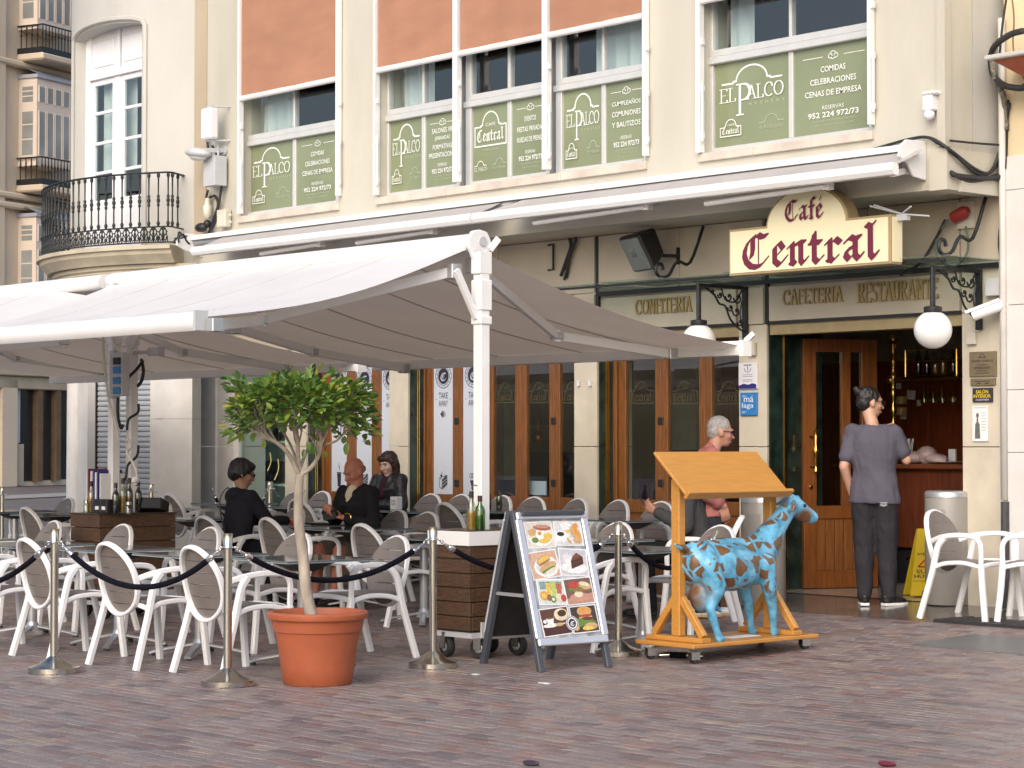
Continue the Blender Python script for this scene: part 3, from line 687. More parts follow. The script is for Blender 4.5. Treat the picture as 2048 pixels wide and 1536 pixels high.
ZGB = (ZA(661, 983, YD) + ZA(1119, 995, YD)) / 2
ZDT = ZL - .12
TAKE_Z = [ZA(886, y, YD) for y in (752, 785, 797, 801, 813, 820, 838, 948, 978)]
def door_leaf(p0, p1, g0, g1, style=None, hinge=True, icon=None):
    x0, x1, a, b = XA(p0, YD), XA(p1, YD), XA(g0, YD), XA(g1, YD)
    f = MB()
    f.box(x0 + .002, a, YD, YD + .055, GF, ZDT); f.box(b, x1 - .002, YD, YD + .055, GF, ZDT)
    f.box(a, b, YD + .002, YD + .053, ZGB - .13, ZGB); f.box(a, b, YD + .002, YD + .053, ZDT - .10, ZDT); f.box(a, b, YD + .002, YD + .053, GF, GF + .14)
    f.box(a, b, YD + .018, YD + .035, GF + .14, ZGB - .13)
    D = part(f, 'door_leaf', WOOD, bevel=.004)
    q = MB(); q.box(a, b, YD + .022, YD + .028, ZGB, ZDT - .10); q.build('pane', PANE, D, world=True)
    if style:
        q = MB(); q.box(a + .004, b - .004, YD + .014, YD + .0215, ZGB + .004, ZDT - .104); q.build('frosted_film', FROST, D, world=True)
        L_ = MB(); M = frame((a, YD + .0135, 0), (1, 0, 0), (0, 0, 1), (0, -1, 0)); w_ = b - a; c = w_ / 2
        zc = TAKE_Z[0]
        for r0, r1 in ((.128, .136), (.098, .104)): L_.ring((c, zc), r0, r1, 32, M)
        L_.disc((c, zc), .088, 28, M)
        for k in range(16):
            an = 2*pi*k/16 + .2; L_.line([(c + .108*cos(an), zc + .108*sin(an)), (c + .122*cos(an), zc + .122*sin(an))], .006, M)
        L_.text('TAKE', c - .075, c + .075, TAKE_Z[2], TAKE_Z[1], M); L_.text('AWAY', c - .075, c + .075, TAKE_Z[4], TAKE_Z[3], M)
        for s_ in (-1, 1): L_.disc((c + s_*.115, TAKE_Z[2] - .01), .006, 8, M)
        if icon == 'cake':
            L_.flat([(c - .05, TAKE_Z[5]-.045), (c - .005, TAKE_Z[5]), (c - .005, TAKE_Z[5] - .09)], M); L_.line([(c + .01, TAKE_Z[5]-.02), (c + .01, TAKE_Z[5] - .07)], .014, M); L_.line([(c + .032, TAKE_Z[5]-.02), (c + .032, TAKE_Z[5] - .07)], .005, M)
            z = TAKE_Z[8]
            L_.line([(c - .06, z + .02), (c - .06, z + .12), (c + .065, z + .15), (c + .065, z + .05), (c - .02, z), (c - .06, z + .02)], .006, M); L_.line([(c - .06, z + .12), (c - .015, z + .10), (c + .065, z + .15)], .006, M); L_.line([(c - .015, z + .10), (c - .02, z)], .006, M)
            for k in range(3): L_.flat([(c - .01, z + .012 + .032*k), (c + .06, z + .055 + .032*k), (c + .06, z + .075 + .032*k), (c - .01, z + .030 + .032*k)], M)
            L_.disc((c - .03, z + .145), .016, 12, M); L_.line([(c - .03, z + .15), (c - .015, z + .19)], .005, M)
        elif icon == 'cup':
            z = TAKE_Z[8]; L_.flat([(c - .038, z + .15), (c - .026, z), (c + .026, z), (c + .038, z + .15)], M); L_.flat([(c - .044, z + .165), (c - .044, z + .153), (c + .044, z + .153), (c + .044, z + .165)], M)
            L_.line(arc(c - .004, z + .21, .014, .02, -60, 120, 6), .006, M); L_.line(arc(c + .006, z + .25, .012, .02, 120, 300, 6), .006, M)
        elif icon == 'cone':
            z = TAKE_Z[8]; L_.flat([(c - .05, z + .10), (c, z - .03), (c + .05, z + .10)], M)
            for s_ in (-1, 0, 1): L_.ring((c + .032*s_, z + .15), .020, .026, 14, M)
        L_.build('lettering', INK, D, world=True)
        Lc = MB(); black_letter(Lc, 'C', c - .048, c + .06, zc - .05, .055, M @ Matrix.Translation((0, 0, .004)), .26); Lc.build('emblem', FROST, D, world=True)
    elif style is None:
        L_ = MB(); M = frame((a, YD + .0205, 0), (1, 0, 0), (0, 0, 1), (0, -1, 0)); w_ = b - a; zc = ZA((g0+g1)/2, 782, YD)
        arch_logo(L_, .08*w_, .92*w_, zc, zc + .09, .008, M, zc - .12); black_letter(L_, 'Central', .14*w_, .86*w_, zc - .10, .055, M, .3); L_.text('Café', .34*w_, .66*w_, zc + .015, zc + .055, M)
        L_.build('lettering', pm('faded_gilt', (.085, .068, .03), .5, .1, 10), D, world=True)
    if hinge:
        for py in (842, 966):
            z = ZA(g1, py, YD); q = MB(); q.box(x1 - .035, x1 + .035, YD - .014, YD - .001, z - .035, z + .035); q.build('hinge', BLACK, D, world=True, bevel=.004)
    return D
def mull(p0, p1, m=WOOD, name='door_post'):
    q = MB(); q.box(XA(p0, YD), XA(p1, YD) - .002, YD - .03, YD + .09, GF, ZDT); part(q, name, m, bevel=.005)
mull(638, 651); door_leaf(651, 702, 661, 693, 'take', True, 'cup'); door_leaf(702, 752, 711, 743, 'take', True, 'cake'); door_leaf(752, 806, 761, 797, 'take', False, 'cone')
mull(843, 853); door_leaf(853, 914, 865, 905, 'take', True, 'cake'); door_leaf(914, 974, 924, 965, 'take', False, 'cone'); door_leaf(974, 1041, 986, 1030, None, False); door_leaf(1041, 1108, 1052, 1098); door_leaf(1108, 1172, 1119, 1162, None, False)
mull(1224, 1237); door_leaf(1237, 1322, 1251, 1310); door_leaf(1322, 1410, 1335, 1398, None, False); door_leaf(1410, 1500, 1423, 1487, None, False)
for p0, p1 in ((612, 806), (815, 1172), (1193, 1500)):
    q = MB(); q.box(XA(p0, YD), XA(p1, YD), YD - .002, YD + .08, ZDT, ZL); part(q, 'door_head', WOOD)

# ---------------------------------------------------------------- inside
q = MB(); X0, X1, YB = XA(612, YD), XA(1500, YD) + .1, YG + 5.0
q.quad((X0, YD + .1, GF-.005), (X1, YD + .1, GF-.005), (X1, YB, GF-.005), (X0, YB, GF-.005)); q.quad((X0, YD + .1, 2.9), (X1, YD + .1, 2.9), (X1, YB, 2.9), (X0, YB, 2.9))
q.quad((X0, YB, GF), (X1, YB, GF), (X1, YB, 2.9), (X0, YB, 2.9)); q.quad((X0, YD + .1, GF), (X0, YB, GF), (X0, YB, 2.9), (X0, YD + .1, 2.9)); q.quad((X1, YD + .12, GF), (X1 - 3.3, YB, GF), (X1 - 3.3, YB, 2.9), (X1, YD + .12, 2.9))
part(q, 'dining_room', ROOMW)
def inside(name, m, p0, p1, y, py0, py1, t=.3, bevel=0):
    q = MB(); q.box(XA(p0, y), XA(p1, y), y, y + t, ZA((p0+p1)/2, py1, y), ZA((p0+p1)/2, py0, y)); return part(q, name, m, bevel=bevel)
inside('service_counter', ROOMD, 1000, 1110, YG + 2.2, 905, 1060, .5); inside('pale_column', pm('indoor_cream', (.55, .5, .4), .7), 992, 1008, YG + 1.6, 700, 960, .2)
inside('wood_screen', WOOD, 1050, 1098, YG + 2.6, 800, 850, .05); inside('indoor_notice', FROST, 1055, 1092, YD + .12, 962, 990, .01)
inside('menu_chalkboard', BLACK, 1120, 1148, YG + 1.0, 910, 950, .03); inside('dark_cabinet', ROOMD, 1010, 1040, YG + 1.8, 950, 1050, .4)
inside('red_armchair', pm('dark_red_cloth', (.06, .012, .02), .6), 1270, 1310, YG + 1.3, 955, 1040, .4, .05)
inside('counter_front', ROOMD, 1335, 1400, YG + 2.8, 900, 1060, .4); inside('pale_cupboard', pm('indoor_cream'
, (.55, .5, .4)), 1345, 1392, YG + 3.2, 730, 900, .3)
for px, py in ((1016, 874), (1076, 874)):
    c = P(px, py, YG + 2.3); q = MB(); q.lathe([(.06, -.05), (.07, 0), (.05, .05), (.012, .08), (.012, .2)], 12, Matrix.Translation(c)); part(q, 'copper_lamp', pm('copper', (.75, .25, .06), .25, .1, 5, metal=1), smooth=40)
# ---------------------------------------------------------------- entrance with its open door and the bar
YE = YG + .46
xa, xb = XA(1606, YE), XA(1925, YG) + .02
q = MB(); q.box(XA(1533, YG), xa + .06, YE + .16, YE + .2, GF, ZL); part(q, 'entrance_side_panel', GREEN)
q = MB(); XB1 = xb + .9; YBB = YG + 3.6
q.quad((xa - .6, YG, GF + .004), (XB1, YG, GF + .004), (XB1, YBB, GF + .004), (xa - 3.9, YBB, GF + .004)); part(q, 'entrance_floor', pm('entrance_marble', (.36, .32, .27), .15, .15, 3, stain=.2))
q = MB(); q.quad((xa - .6, YG + .5, 2.75), (XB1, YG + .5, 2.75), (XB1, YBB, 2.75), (xa - 3.9, YBB, 2.75)); q.quad((XB1, YG + .6, GF), (XB1, YBB, GF), (XB1, YBB, 2.75), (XB1, YG + .6, 2.75)); q.quad((xa - .45, YE + .2, GF), (xa - 3.6, YBB, GF), (xa - 3.6, YBB, 2.75), (xa - .45, YE + .2, 2.75)); part(q, 'bar_ceiling_and_sides', ROOMW)
q = MB(); q.box(xa - 3.9, XB1, YBB, YBB + .05, GF, 2.4); 
for k in range(16): q.box(xa - 3.5 + k*.42, xa - 3.5 + k*.42 + .03, YBB - .02, YBB - .001, .9, 2.3)
part(q, 'bar_back_wall', pm('mahogany', (.36, .085, .030), .3, .3, 5, stretch=(5, 5, .6)))
q = MB(); q.box(xa - 3.9, XB1, YBB - .01, YBB + .04, 2.405, 2.75); part(q, 'bar_frieze', pm('bar_cream', (.42, .38, .30), .7))
YC = YG + 1.75
q = MB(); q.box(xa - .6, XB1, YC, YC + .5, .52, 1.27); CT = part(q, 'bar_counter', pm('counter_mahogany', (.15, .042, .020), .3, .3, 5, stretch=(5, 5, .6)), bevel=.006)
q = MB(); q.box(xa - .65, XB1, YC - .09, YC + .58, 1.272, 1.32); q.build('counter_top', pm('mahogany_top', (.20, .065, .03), .2, .2, 6), CT, world=True, bevel=.01)
q = MB(); q.box(xa - .55, XB1, YC + .06, YC + .5, GF, .518); q.build('counter_base', BLACK, CT, world=True)
q = MB(); q.tube([(xa + .3, YC - .14, .42), (XB1, YC - .14, .42)], .02, 8); 
for k in range(4): q.tube([(xa + .5 + k*.6, YC - .14, .42), (xa + .5 + k*.6, YC + .06, .42)], .012, 6)
q.build('foot_rail', BRASS, CT, world=True, smooth=True)
# brass gantry over the bar
cpx = P(1787, 900, YC + .1); q = MB(); pr = []
zc0, zc1 = 1.32, ZA(1787, 690, YC + .1)
for k in range(25): pr.append((.028 + .008*sin(k*1.9), zc0 + (zc1 - zc0) * k / 24))
q.lathe(pr, 10, Matrix.Translation((cpx.x, YC + .1, 0))); q.ball((cpx.x, YC + .1, zc1 + .06), .045); q.lathe([(.05, 0), (.06, .02), (.03, .04)], 12, Matrix.Translation((cpx.x, YC + .1, zc1 - .02)))
zs = ZA(1850, 758, YC + .1)
q.tube([(cpx.x, YC + .1, zs), (XB1, YC + .1, zs)], .026, 8); q.ball((cpx.x - .03, YC + .1, zs), .05)
for dz in (.17, .28): q.tube([(cpx.x + .15, YC + .1, zs + dz), (XB1, YC + .1, zs + dz)], .007, 6)
q.tube([(cpx.x + .15, YC + .1, zs), (cpx.x + .15, YC + .1, zs + .28)], .009, 6); q.tube([(cpx.x + .75, YC + .1, zs), (cpx.x + .75, YC + .1, zs + .28)], .009, 6)
GN = part(q, 'bar_gantry', BRASS, smooth=40)
q = MB(); q.box(cpx.x + .1, XB1, YC + .05, YC + .35, zs + .026, zs + .04); q.build('gantry_shelf', PANE2, GN, world=True)

# open wooden door leaf, hinged at its far edge
h0 = P(1606, 1180, YE); ddir = V((.42, .9, 0)).normalized()
t_ = 0; pe = None
for k in range(200):
    c = V((h0.x, YE, 0)) + ddir * (k * .01); px = CX + F * c.dot(RT) / c.dot(VH)
    if px >= 1751: break
LW = k * .01; nd = V((ddir.y, -ddir.x, 0))
DM = frame((h0.x, YE, GF + .01), ddir, nd, (0, 0, 1)); DH = ZL - .13 - GF
zk = ZA(1640, 1015, YE) - GF
f = MB(); s_ = .13
f.box(0, s_, -.03, .03, 0, DH, DM); f.box(LW - s_*1.2, LW, -.03, .03, 0, DH, DM); f.box(s_, LW - s_*1.2, -.028, .028, 0, .16, DM); f.box(s_, LW - s_*1.2, -.028, .028, zk - .12, zk, DM); f.box(s_, LW - s_*1.2, -.028, .028, DH - .12, DH, DM)
f.box(LW*.52, LW*.52 + .09, -.026, .026, zk, DH - .12, DM)
D = part(f, 'entrance_door', pm('door_mahogany', (.20, .068, .018), .28, .3, 8, stretch=(6, 6, .5)), bevel=.004)
for k in range(5):
    w_ = (LW - s_*2.2) / 5; q = MB(); q.box(s_ + k*w_ + .003, s_ + (k+1)*w_ - .003, -.014, .014, .16, zk - .12, DM); q.build('door_board', WOOD, D, world=True, bevel=.003)
for x0, x1 in ((s_, LW*.52), (LW*.52 + .09, LW - s_*1.2)):
    q = MB(); q.box(x0, x1, -.004, .004, zk, DH - .12, DM); q.build('pane', PANE, D, world=True)
q = MB(); zh0 = ZA(1632, 948, YE) - GF; zh1 = ZA(1632, 858, YE) - GF; L_ = zh1 - zh0
q.lathe([(.004, 0), (.022, .01), (.022, .03), (.010, .05), (.012, .07), (.020, .12), (.014, .30*L_), (.022, .42*L_), (.030, .48*L_), (.022, .54*L_), (.014, .62*L_), (.02, .8*L_), (.012, L_-.06), (.022, L_-.03), (.004, L_)], 12, DM @ Matrix.Translation((.10, .075, zh0)))
q.tube([DM @ V((.10, .075, zh0 + .06)), DM @ V((.06, .03, zh0 + .06))], .011, 6); q.tube([DM @ V((.10, .075, zh1 - .08)), DM @ V((.06, .03, zh1 - .08))], .011, 6)
q.build('door_handle', BRASS, D, world=True, smooth=40)
q = MB(); q.lathe([(.02, 0), (.02, .012), (.008, .016)], 12, DM @ Matrix.Translation((.065, .03, zh0 - .13)) @ rotm('X', -pi/2)); q.build('lock', BRASS, D, world=True, smooth=40)
# ---------------------------------------------------------------- rounded corner with its balcony
TR_R = 2.33
J = P(385, 890, YU); dj = V((J.x, J.y, 0)).normalized(); lj = V((-dj.y, dj.x, 0))
nj = -dj * cos(radians(20)) + lj * sin(radians(20))
TC = V((J.x, J.y, 0)) - nj * TR_R
AJ = atan2(nj.y, nj.x)                      # wall angle where it meets the flat front
def cyl(px, R=TR_R):                        # angle on the round wall of what is seen at px
    d = ray(px, 890); d = V((d.x, d.y, 0)).normalized(); b = d.dot(TC); c = TC.length_squared - R*R; D = b*b - c
    t = b - sqrt(D) if D > 0 else b
    q = d * t - TC; return atan2(q.y, q.x)
def cp(a, R, z): return V((TC.x + R*cos(a), TC.y + R*sin(a), z))
def cz(px, py, R=TR_R):
    a = cyl(px, R); q = cp(a, R, 0); return 1.5 + (890 - py) / F * depth(V((q.x, q.y, 1.5)))
a145, a283 = cyl(147), cyl(281)
ALEFT = cyl(120) - radians(75)
if a145 < 0: pass
NB = 72
ZSL = cz(345, 489, TR_R + .33)
za0 = cz(160, 74); za1 = cz(222, 42)        # springing and crown of the door's arch
mb = MB(); vs = []
angs = sorted(set([ALEFT + (AJ - ALEFT) * k / NB for k in range(NB + 1)] + [a145, a283] + [a145 + (a283 - a145) * k / 12 for k in range(13)]))
def wz(a):
    if a145 - 1e-6 <= a <= a283 + 1e-6:
        t = (a - a145) / (a283 - a145) * 2 - 1; return za0 + (za1 - za0) * sqrt(max(0, 1 - t*t*.98))
    return ZSL - .7
for a, b in zip(angs, angs[1:]):
    m_ = (a + b) / 2; ind = a145 < m_ < a283
    z0, z1 = (wz(a), wz(b)) if ind else (ZSL - .7, ZSL - .7)
    mb.quad(cp(a, TR_R, z0), cp(b, TR_R, z1), cp(b, TR_R, 9.5), cp(a, TR_R, 9.5))
    if ind:
        mb.quad(cp(a, TR_R, z0), cp(b, TR_R, z1), cp(b, TR_R - .25, z1), cp(a, TR_R - .25, z0))
for a in (a145, a283): mb.quad(cp(a, TR_R, ZSL - .1), cp(a, TR_R - .25, ZSL - .1), cp(a, TR_R - .25, za0 + .1), cp(a, TR_R, za0 + .1))
part(mb, 'round_wall', CREAM2, smooth=30)
# moulded surround of the door
mb = MB(); pts = [cp(a145 - .02, TR_R + .012, ZSL), cp(a145 - .02, TR_R + .012, za0)] + [cp(a145 + (a283 - a145) * k / 12, TR_R + .014, wz(a145 + (a283 - a145) * k / 12) + .05) for k in range(13)] + [cp(a283 + .02, TR_R + .012, za0), cp(a283 + .02, TR_R + .012, ZSL)]
mb.tube(pts, .035, 6); part(mb, 'door_surround', CREAM2, smooth=40)
# balcony door, flat, set back in the opening
dl, dr = cp(a145, TR_R - .17, 0), cp(a283, TR_R - .17, 0); ex = (dr - dl); DWd = ex.length; ex.normalize(); en = V((ex.y, -ex.x, 0))
if en.dot(TC - V((0, 0, 0))) > 0: en = -en
BM = frame((dl.x, dl.y, ZSL), ex, -en, (0, 0, 1))
def dz(py): return cz(222, py, TR_R - .17) - ZSL
zt0, zt1 = dz(146), dz(132); zarch = za0 - ZSL; zcr = za1 - ZSL
f = MB(); fw_ = .085; c = DWd / 2
f.box(-.03, fw_, -.04, .03, 0, zcr, BM); f.box(DWd - fw_, DWd + .03, -.04, .03, 0, zcr, BM); f.box(fw_, DWd - fw_, -.06, .03, zt0, zt1, BM)
f.box(c - .055, c + .055, -.03, .028, 0, zt0, BM); f.box(c - .03, c + .03, -.03, .028, zt1, zcr + .03, BM)
z0g = dz(392)
for x0, x1 in ((fw_, c - .055), (c + .055, DWd - fw_)):
    f.box(x0, x0 + .075, -.02, .026, 0, zt0, BM); f.box(x1 - .075, x1, -.02, .026, 0, zt0, BM); f.box(x0 + .075, x1 - .075, -.02, .026, zt0 - .07, zt0, BM)
    for py in (214, 276, 337): z = dz(py); f.box(x0 + .075, x1 - .075, -.016, .022, z - .02, z + .02, BM)
    f.box(x0 + .075, x1 - .075, -.012, .024, 0, z0g, BM)
    f.box(x0, x1, -.008, .02, zt1, zcr + .05, BM); f.box(x0 + .05, x1 - .05, -.022, -.006, zt1 + .07, zarch - .02, BM)
BD = part(f, 'balcony_door', WHITEP, bevel=.006)
q = MB()
for x0, x1 in ((fw_ + .075, c - .13), (c + .13, DWd - fw_ - .075)): q.box(x0, x1, .0, .005, z0g, zt0 - .07, BM)
q.build('pane', PANE, BD, world=True)
q = MB(); n = 14; vs = []
for k in range(n + 1):
    x = .12 + (DWd - .24) * k / n; yy = .14 + .03 * sin(k * 1.7); vs += [BM @ V((x, yy, z0g + .35)), BM @ V((x, yy, zt0))]
q.add(vs, [(2*k, 2*k+2, 2*k+3, 2*k+1) for k in range(n) if k not in (3, 4, 9, 10)]); q.build('curtain', CURT, BD, world=True, smooth=True)
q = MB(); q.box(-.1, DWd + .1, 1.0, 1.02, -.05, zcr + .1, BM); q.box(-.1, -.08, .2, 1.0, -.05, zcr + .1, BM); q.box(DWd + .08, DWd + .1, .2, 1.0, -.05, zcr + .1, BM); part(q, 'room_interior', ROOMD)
# slab and mouldings under the balcony
def ring_part(name, prof, a0, a1, mat, n=40, sm=30, R=TR_R):
    mb = MB(); m = len(prof)
    for k in range(n + 1):
        a = a0 + (a1 - a0) * k / n; mb.v += [cp(a, R + dr_, z) for dr_, z in prof]
    for k in range(n):
        for i in range(m - 1): mb.f.append((k*m+i, (k+1)*m+i, (k+1)*m+i+1, k*m+i+1)); mb.mi.append(0)
    mb.f.append(tuple(range(m))); mb.f.append(tuple(n*m+i for i in range(m))[::-1]); mb.mi += [0, 0]
    return part(mb, name, mat, smooth=sm)
ARB = cyl(334, TR_R + .345); zb = ZSL
SLABS_M = pm('weathered_moulding', (.50, .44, .33), .8, .15, 3, .1, 40, stain=.45)
ring_part('balcony_slab', [(0, zb), (.42, zb), (.42, zb - .045), (.38, zb - .055), (.37, zb - .10), (.30, zb - .17), (.28, zb - .20), (0, zb - .20)], ALEFT, ARB + .02, SLABS_M)
ring_part('round_cornice', [(0, zb - .205), (.22, zb - .205), (.22, zb - .25), (.19, zb - .27), (.19, zb - .29), (.13, zb - .36), (.07, zb - .42), (.07, zb - .44), (.03, zb - .46), (0, zb - .47)], ALEFT, AJ + .05, SLABS_M)
# railing
RR = TR_R + .345; zr = cz(330, 343, RR); zm = cz(330, 452, RR)
al = cyl(65, RR) - radians(58)
RL = MB(); pa = [cp(al + (ARB - al) * k / 40, RR, zr) for k in range(41)] + [cp(ARB + .012, RR - .05, zr), cp(ARB + .014, TR_R, zr)]
RL.strap(pa, .045, .018)
for z in (zm, ZSL + .035): RL.strap([V((p.x, p.y, z)) for p in pa], .022, .016)
RAIL = part(RL, 'balcony_railing', IRON)
H_ = zr - zm
bal = MB(); bal.lathe([(.013, 0), (.016, .02), (.022, .04), (.010, .07), (.0085, .36*H_), (.020, .40*H_), (.012, .43*H_), (.022, .47*H_), (.022, .50*H_), (.012, .53*H_), (.020, .56*H_), (.0085, .60*H_), (.010, .90*H_), (.022, .94*H_), (.014, H_)], 7)
bme = None
st = .125 / RR; a = ARB; k = 0
spots = []
while a > al: spots.append(cp(a, RR, zm)); a -= st
e0, e1 = pa[-2], pa[-1]; spots += [V((e0.x, e0.y, zm)), V(((e0.x+e1.x)/2, (e0.y+e1.y)/2, zm))]
for p in spots:
    if bme is None: o = bal.build('baluster', IRON, RAIL, smooth=50); bme = o.data
    else: o = addobj('baluster', bme, RAIL)
    o.location = WM[RAIL.name].inverted() @ p
# cast-iron scroll frieze, one piece per bay
h2 = zm - ZSL - .05
sc = MB()
def scr(f): return [V((x*.058, 0, z*h2)) for x, z in f]
for s in (-1, 1):
    sc.tube(scr([(s*.15, 1), (s*.55, .86), (s*.8, .62), (s*.55, .48), (s*.2, .36), (s*.18, .16), (s*.5, .05), (s*.8, .18), (s*.72, .34)]), .0085, 4)
    sc.tube(scr([(s*.98, .0), (s*.98, .3), (s*.72, .55), (s*.98, .72)]), .007, 4)
sc.tube(scr([(0, 0), (0, 1)]), .011, 4); sc.ball((0, 0, h2*.55), .018, 6, 4); sc.ball((0, 0, h2*.86), .022, 6, 4, sc=(1.3, .5, .7)); sc.ball((0, 0, h2*.28), .014, 6, 4)
sme = None; a = ARB - st/2
while a > al:
    if sme is None: o = sc.build('frieze_scroll', IRON, RAIL); sme = o.data
    else: o = addobj('frieze_scroll', sme, RAIL)
    o.location = WM[RAIL.name].inverted() @ cp(a, RR, ZSL + .045); o.rotation_euler = (0, 0, a + pi/2); a -= st
# ground floor of the corner
ZGT = zb - .475
def cyl_block(name, p0, p1, z0, z1, mat, dR=0.0, n=6):
    a0, a1 = cyl(p0), cyl(p1); mb = MB(); 
    for k in range(n):
        a, b = a0 + (a1-a0)*k/n, a0 + (a1-a0)*(k+1)/n
        mb.quad(cp(a, TR_R+dR, z0), cp(b, TR_R+dR, z0), cp(b, TR_R+dR, z1), cp(a, TR_R+dR, z1))
    for a in (a0, a1): mb.quad(cp(a, TR_R+dR, z0), cp(a, TR_R+dR-.3, z0), cp(a, TR_R+dR-.3, z1), cp(a, TR_R+dR, z1))
    return part(mb, name, mat, smooth=30)
zj = [GF - .1, cz(320, 838), ZGT]
cyl_block('stone_block', 300, 384, zj[0], zj[1] - .003, STONEW); cyl_block('stone_block', 300, 384, zj[1] + .003, zj[2], STONEW)
a0 = cyl(121) - .5
mb = MB(); n = 10
for k in range(n):
    a, b = a0 + (cyl(172) - a0)*k/n, a0 + (cyl(172) - a0)*(k+1)/n; mb.quad(cp(a, TR_R-.02, GF-.1), cp(b, TR_R-.02, GF-.1), cp(b, TR_R-.02, ZGT), cp(a, TR_R-.02, ZGT))
a1 = cyl(172); mb.quad(cp(a1, TR_R-.02, GF-.1), cp(a1, TR_R-.3, GF-.1), cp(a1, TR_R-.3, ZGT), cp(a1, TR_R-.02, ZGT)); part(mb, 'corner_wall', STONEW, smooth=30)
ac = cyl(146); q = MB(); q.lathe([(.17, GF-.05), (.17, GF+.25), (.13, GF+.32), (.125, ZGT-.1), (.16, ZGT-.02)], 16, Matrix.Translation(cp(ac, TR_R - .05, 0))); part(q, 'half_column', STONEW, smooth=40)
sl_, sr_ = cp(cyl(172), TR_R - .16, 0), cp(cyl(299), TR_R - .16, 0); ex = (sr_ - sl_); sw = ex.length; ex.normalize(); ey = V((ex.y, -ex.x, 0)); ey = ey if ey.dot(sl_) < 0 else -ey
SM = frame((sl_.x, sl_.y, 0), ex, -ey, (0, 0, 1))
SHM = pm('grey_shutter', (.36, .38, .40), .45, .12, 1.5, .05, 40, stain=.35); sme = None
q = MB(); q.box(-.05, 0, -.04, .05, GF, ZGT, SM); q.box(sw, sw + .05, -.04, .05, GF, ZGT, SM); q.box(-.05, sw+.05, .03, .05, GF, ZGT, SM); SH = part(q, 'roller_shutter', BLACK)
z = GF; ph = .062
while z < ZGT - ph:
    if sme is None:
        q = MB(); q.add([(0, 0, 0), (0, -.012, .012), (0, -.014, ph*.5), (0, -.010, ph-.012), (0, 0, ph-.004), (sw, 0, 0), (sw, -.012, .012), (sw, -.014, ph*.5), (sw, -.010, ph-.012), (sw, 0, ph-.004)], [(i, i+5, i+6, i+1) for i in range(4)])
        o = q.build('shutter_slat', SHM, SH); sme = o.data
    else: o = addobj('shutter_slat', sme, SH)
    o.matrix_local = WM[SH.name].inverted() @ SM @ Matrix.Translation((0, 0, z)); z += ph
# shop window between the corner and the first pillar
p0, p1 = 463, 570; yb = YG + 1.3; x0, x1 = XA(p0, YG), XA(p1, YG)
SHOPW = pm('shop_white', (.66, .76, .66), .6, .05, 2)
q = MB(); xl_ = x0 - 1.6
q.quad((xl_, yb, GF), (x1, yb, GF), (x1, yb, 2.8), (xl_, yb, 2.8)); q.quad((xl_, YG + .06, GF), (x1, YG + .06, GF), (x1, yb, GF), (xl_, yb, GF)); q.quad((x1 - .01, YG + .5, GF), (x1 - .01, yb, GF), (x1 - .01, yb, 2.8), (x1 - .01, YG + .5, 2.8)); q.quad((xl_, YG + .06, 2.8), (x1, YG + .06, 2.8), (x1, yb, 2.8), (xl_, yb, 2.8))
part(q, 'shop_display_back', SHOPW)
for py in (882, 966, 1050):
    z = ZA(516, py, yb - .25); q = MB(); q.box(xl_, x1 - .02, yb - .45, yb - .01, z - .03, z); part(q, 'display_shelf', SHOPW)
q = MB(); M = frame((XA(493, yb - .04), yb - .03, ZA(530, 962, yb)), (1, 0, 0), (0, 0, 1), (0, -1, 0)); wv = XA(575, yb) - XA(493, yb); hv = ZA(530, 922, yb) - ZA(530, 962, yb); r = .06
q.prism([(r, 0), (wv, 0), (wv, hv), (r, hv), (r*.3, hv-r*.3), (0, hv-r), (0, r), (r*.3, r*.3)], .02, M); part(q, 'dark_display_panel', ROOMD)
q = MB(); q.box(x0, x1, YG + .10, YG + .106, GF + .3, 2.75); part(q, 'shop_pane', PANE)
q = MB(); q.box(x0 - .0, x0 + .04, YG + .08, YG + .13, GF, 2.75); q.box(x0, x1, YG + .085, YG + .125, GF, GF + .3); part(q, 'shop_window_frame', ALUF)
def lump(name, mat, c, boxes, label, cat, **k):
    mb = MB()
    for b in boxes: mb.ball(b[0], 1, 10, 6, sc=b[1])
    return tag(mb.build(name, mat, None, loc=c, smooth=True), label, cat, **k)
for px, py, m, l in ((487, 963, pm('orange_leather', (.50, .12, .02), .5), 'orange shoes on the lower shelf of the shop window'), (549, 963, BLACK, 'black shoes on the lower shelf of the shop window')):
    c = P(px, py, yb - .2); lump('shoe', m, c, [((0, 0, .05), (.10, .05, .05)), ((.08, 0, .04), (.07, .045, .035)), ((-.07, 0, .08), (.05, .045, .07))], l, 'shoe')
for px, l in ((472, 'small black bag at the left of the upper shop shelf'), (556, 'black bag on the upper shop shelf behind the tree'), (516, 'pale boxed shoe on the upper shop shelf')):
    c = P(px, 880, yb - .2); lump('bag', GREY if 'pale' in l else BLACK, c, [((0, 0, .09), (.11, .07, .10)), ((0, 0, .2), (.05, .02, .06))], l, 'bag')

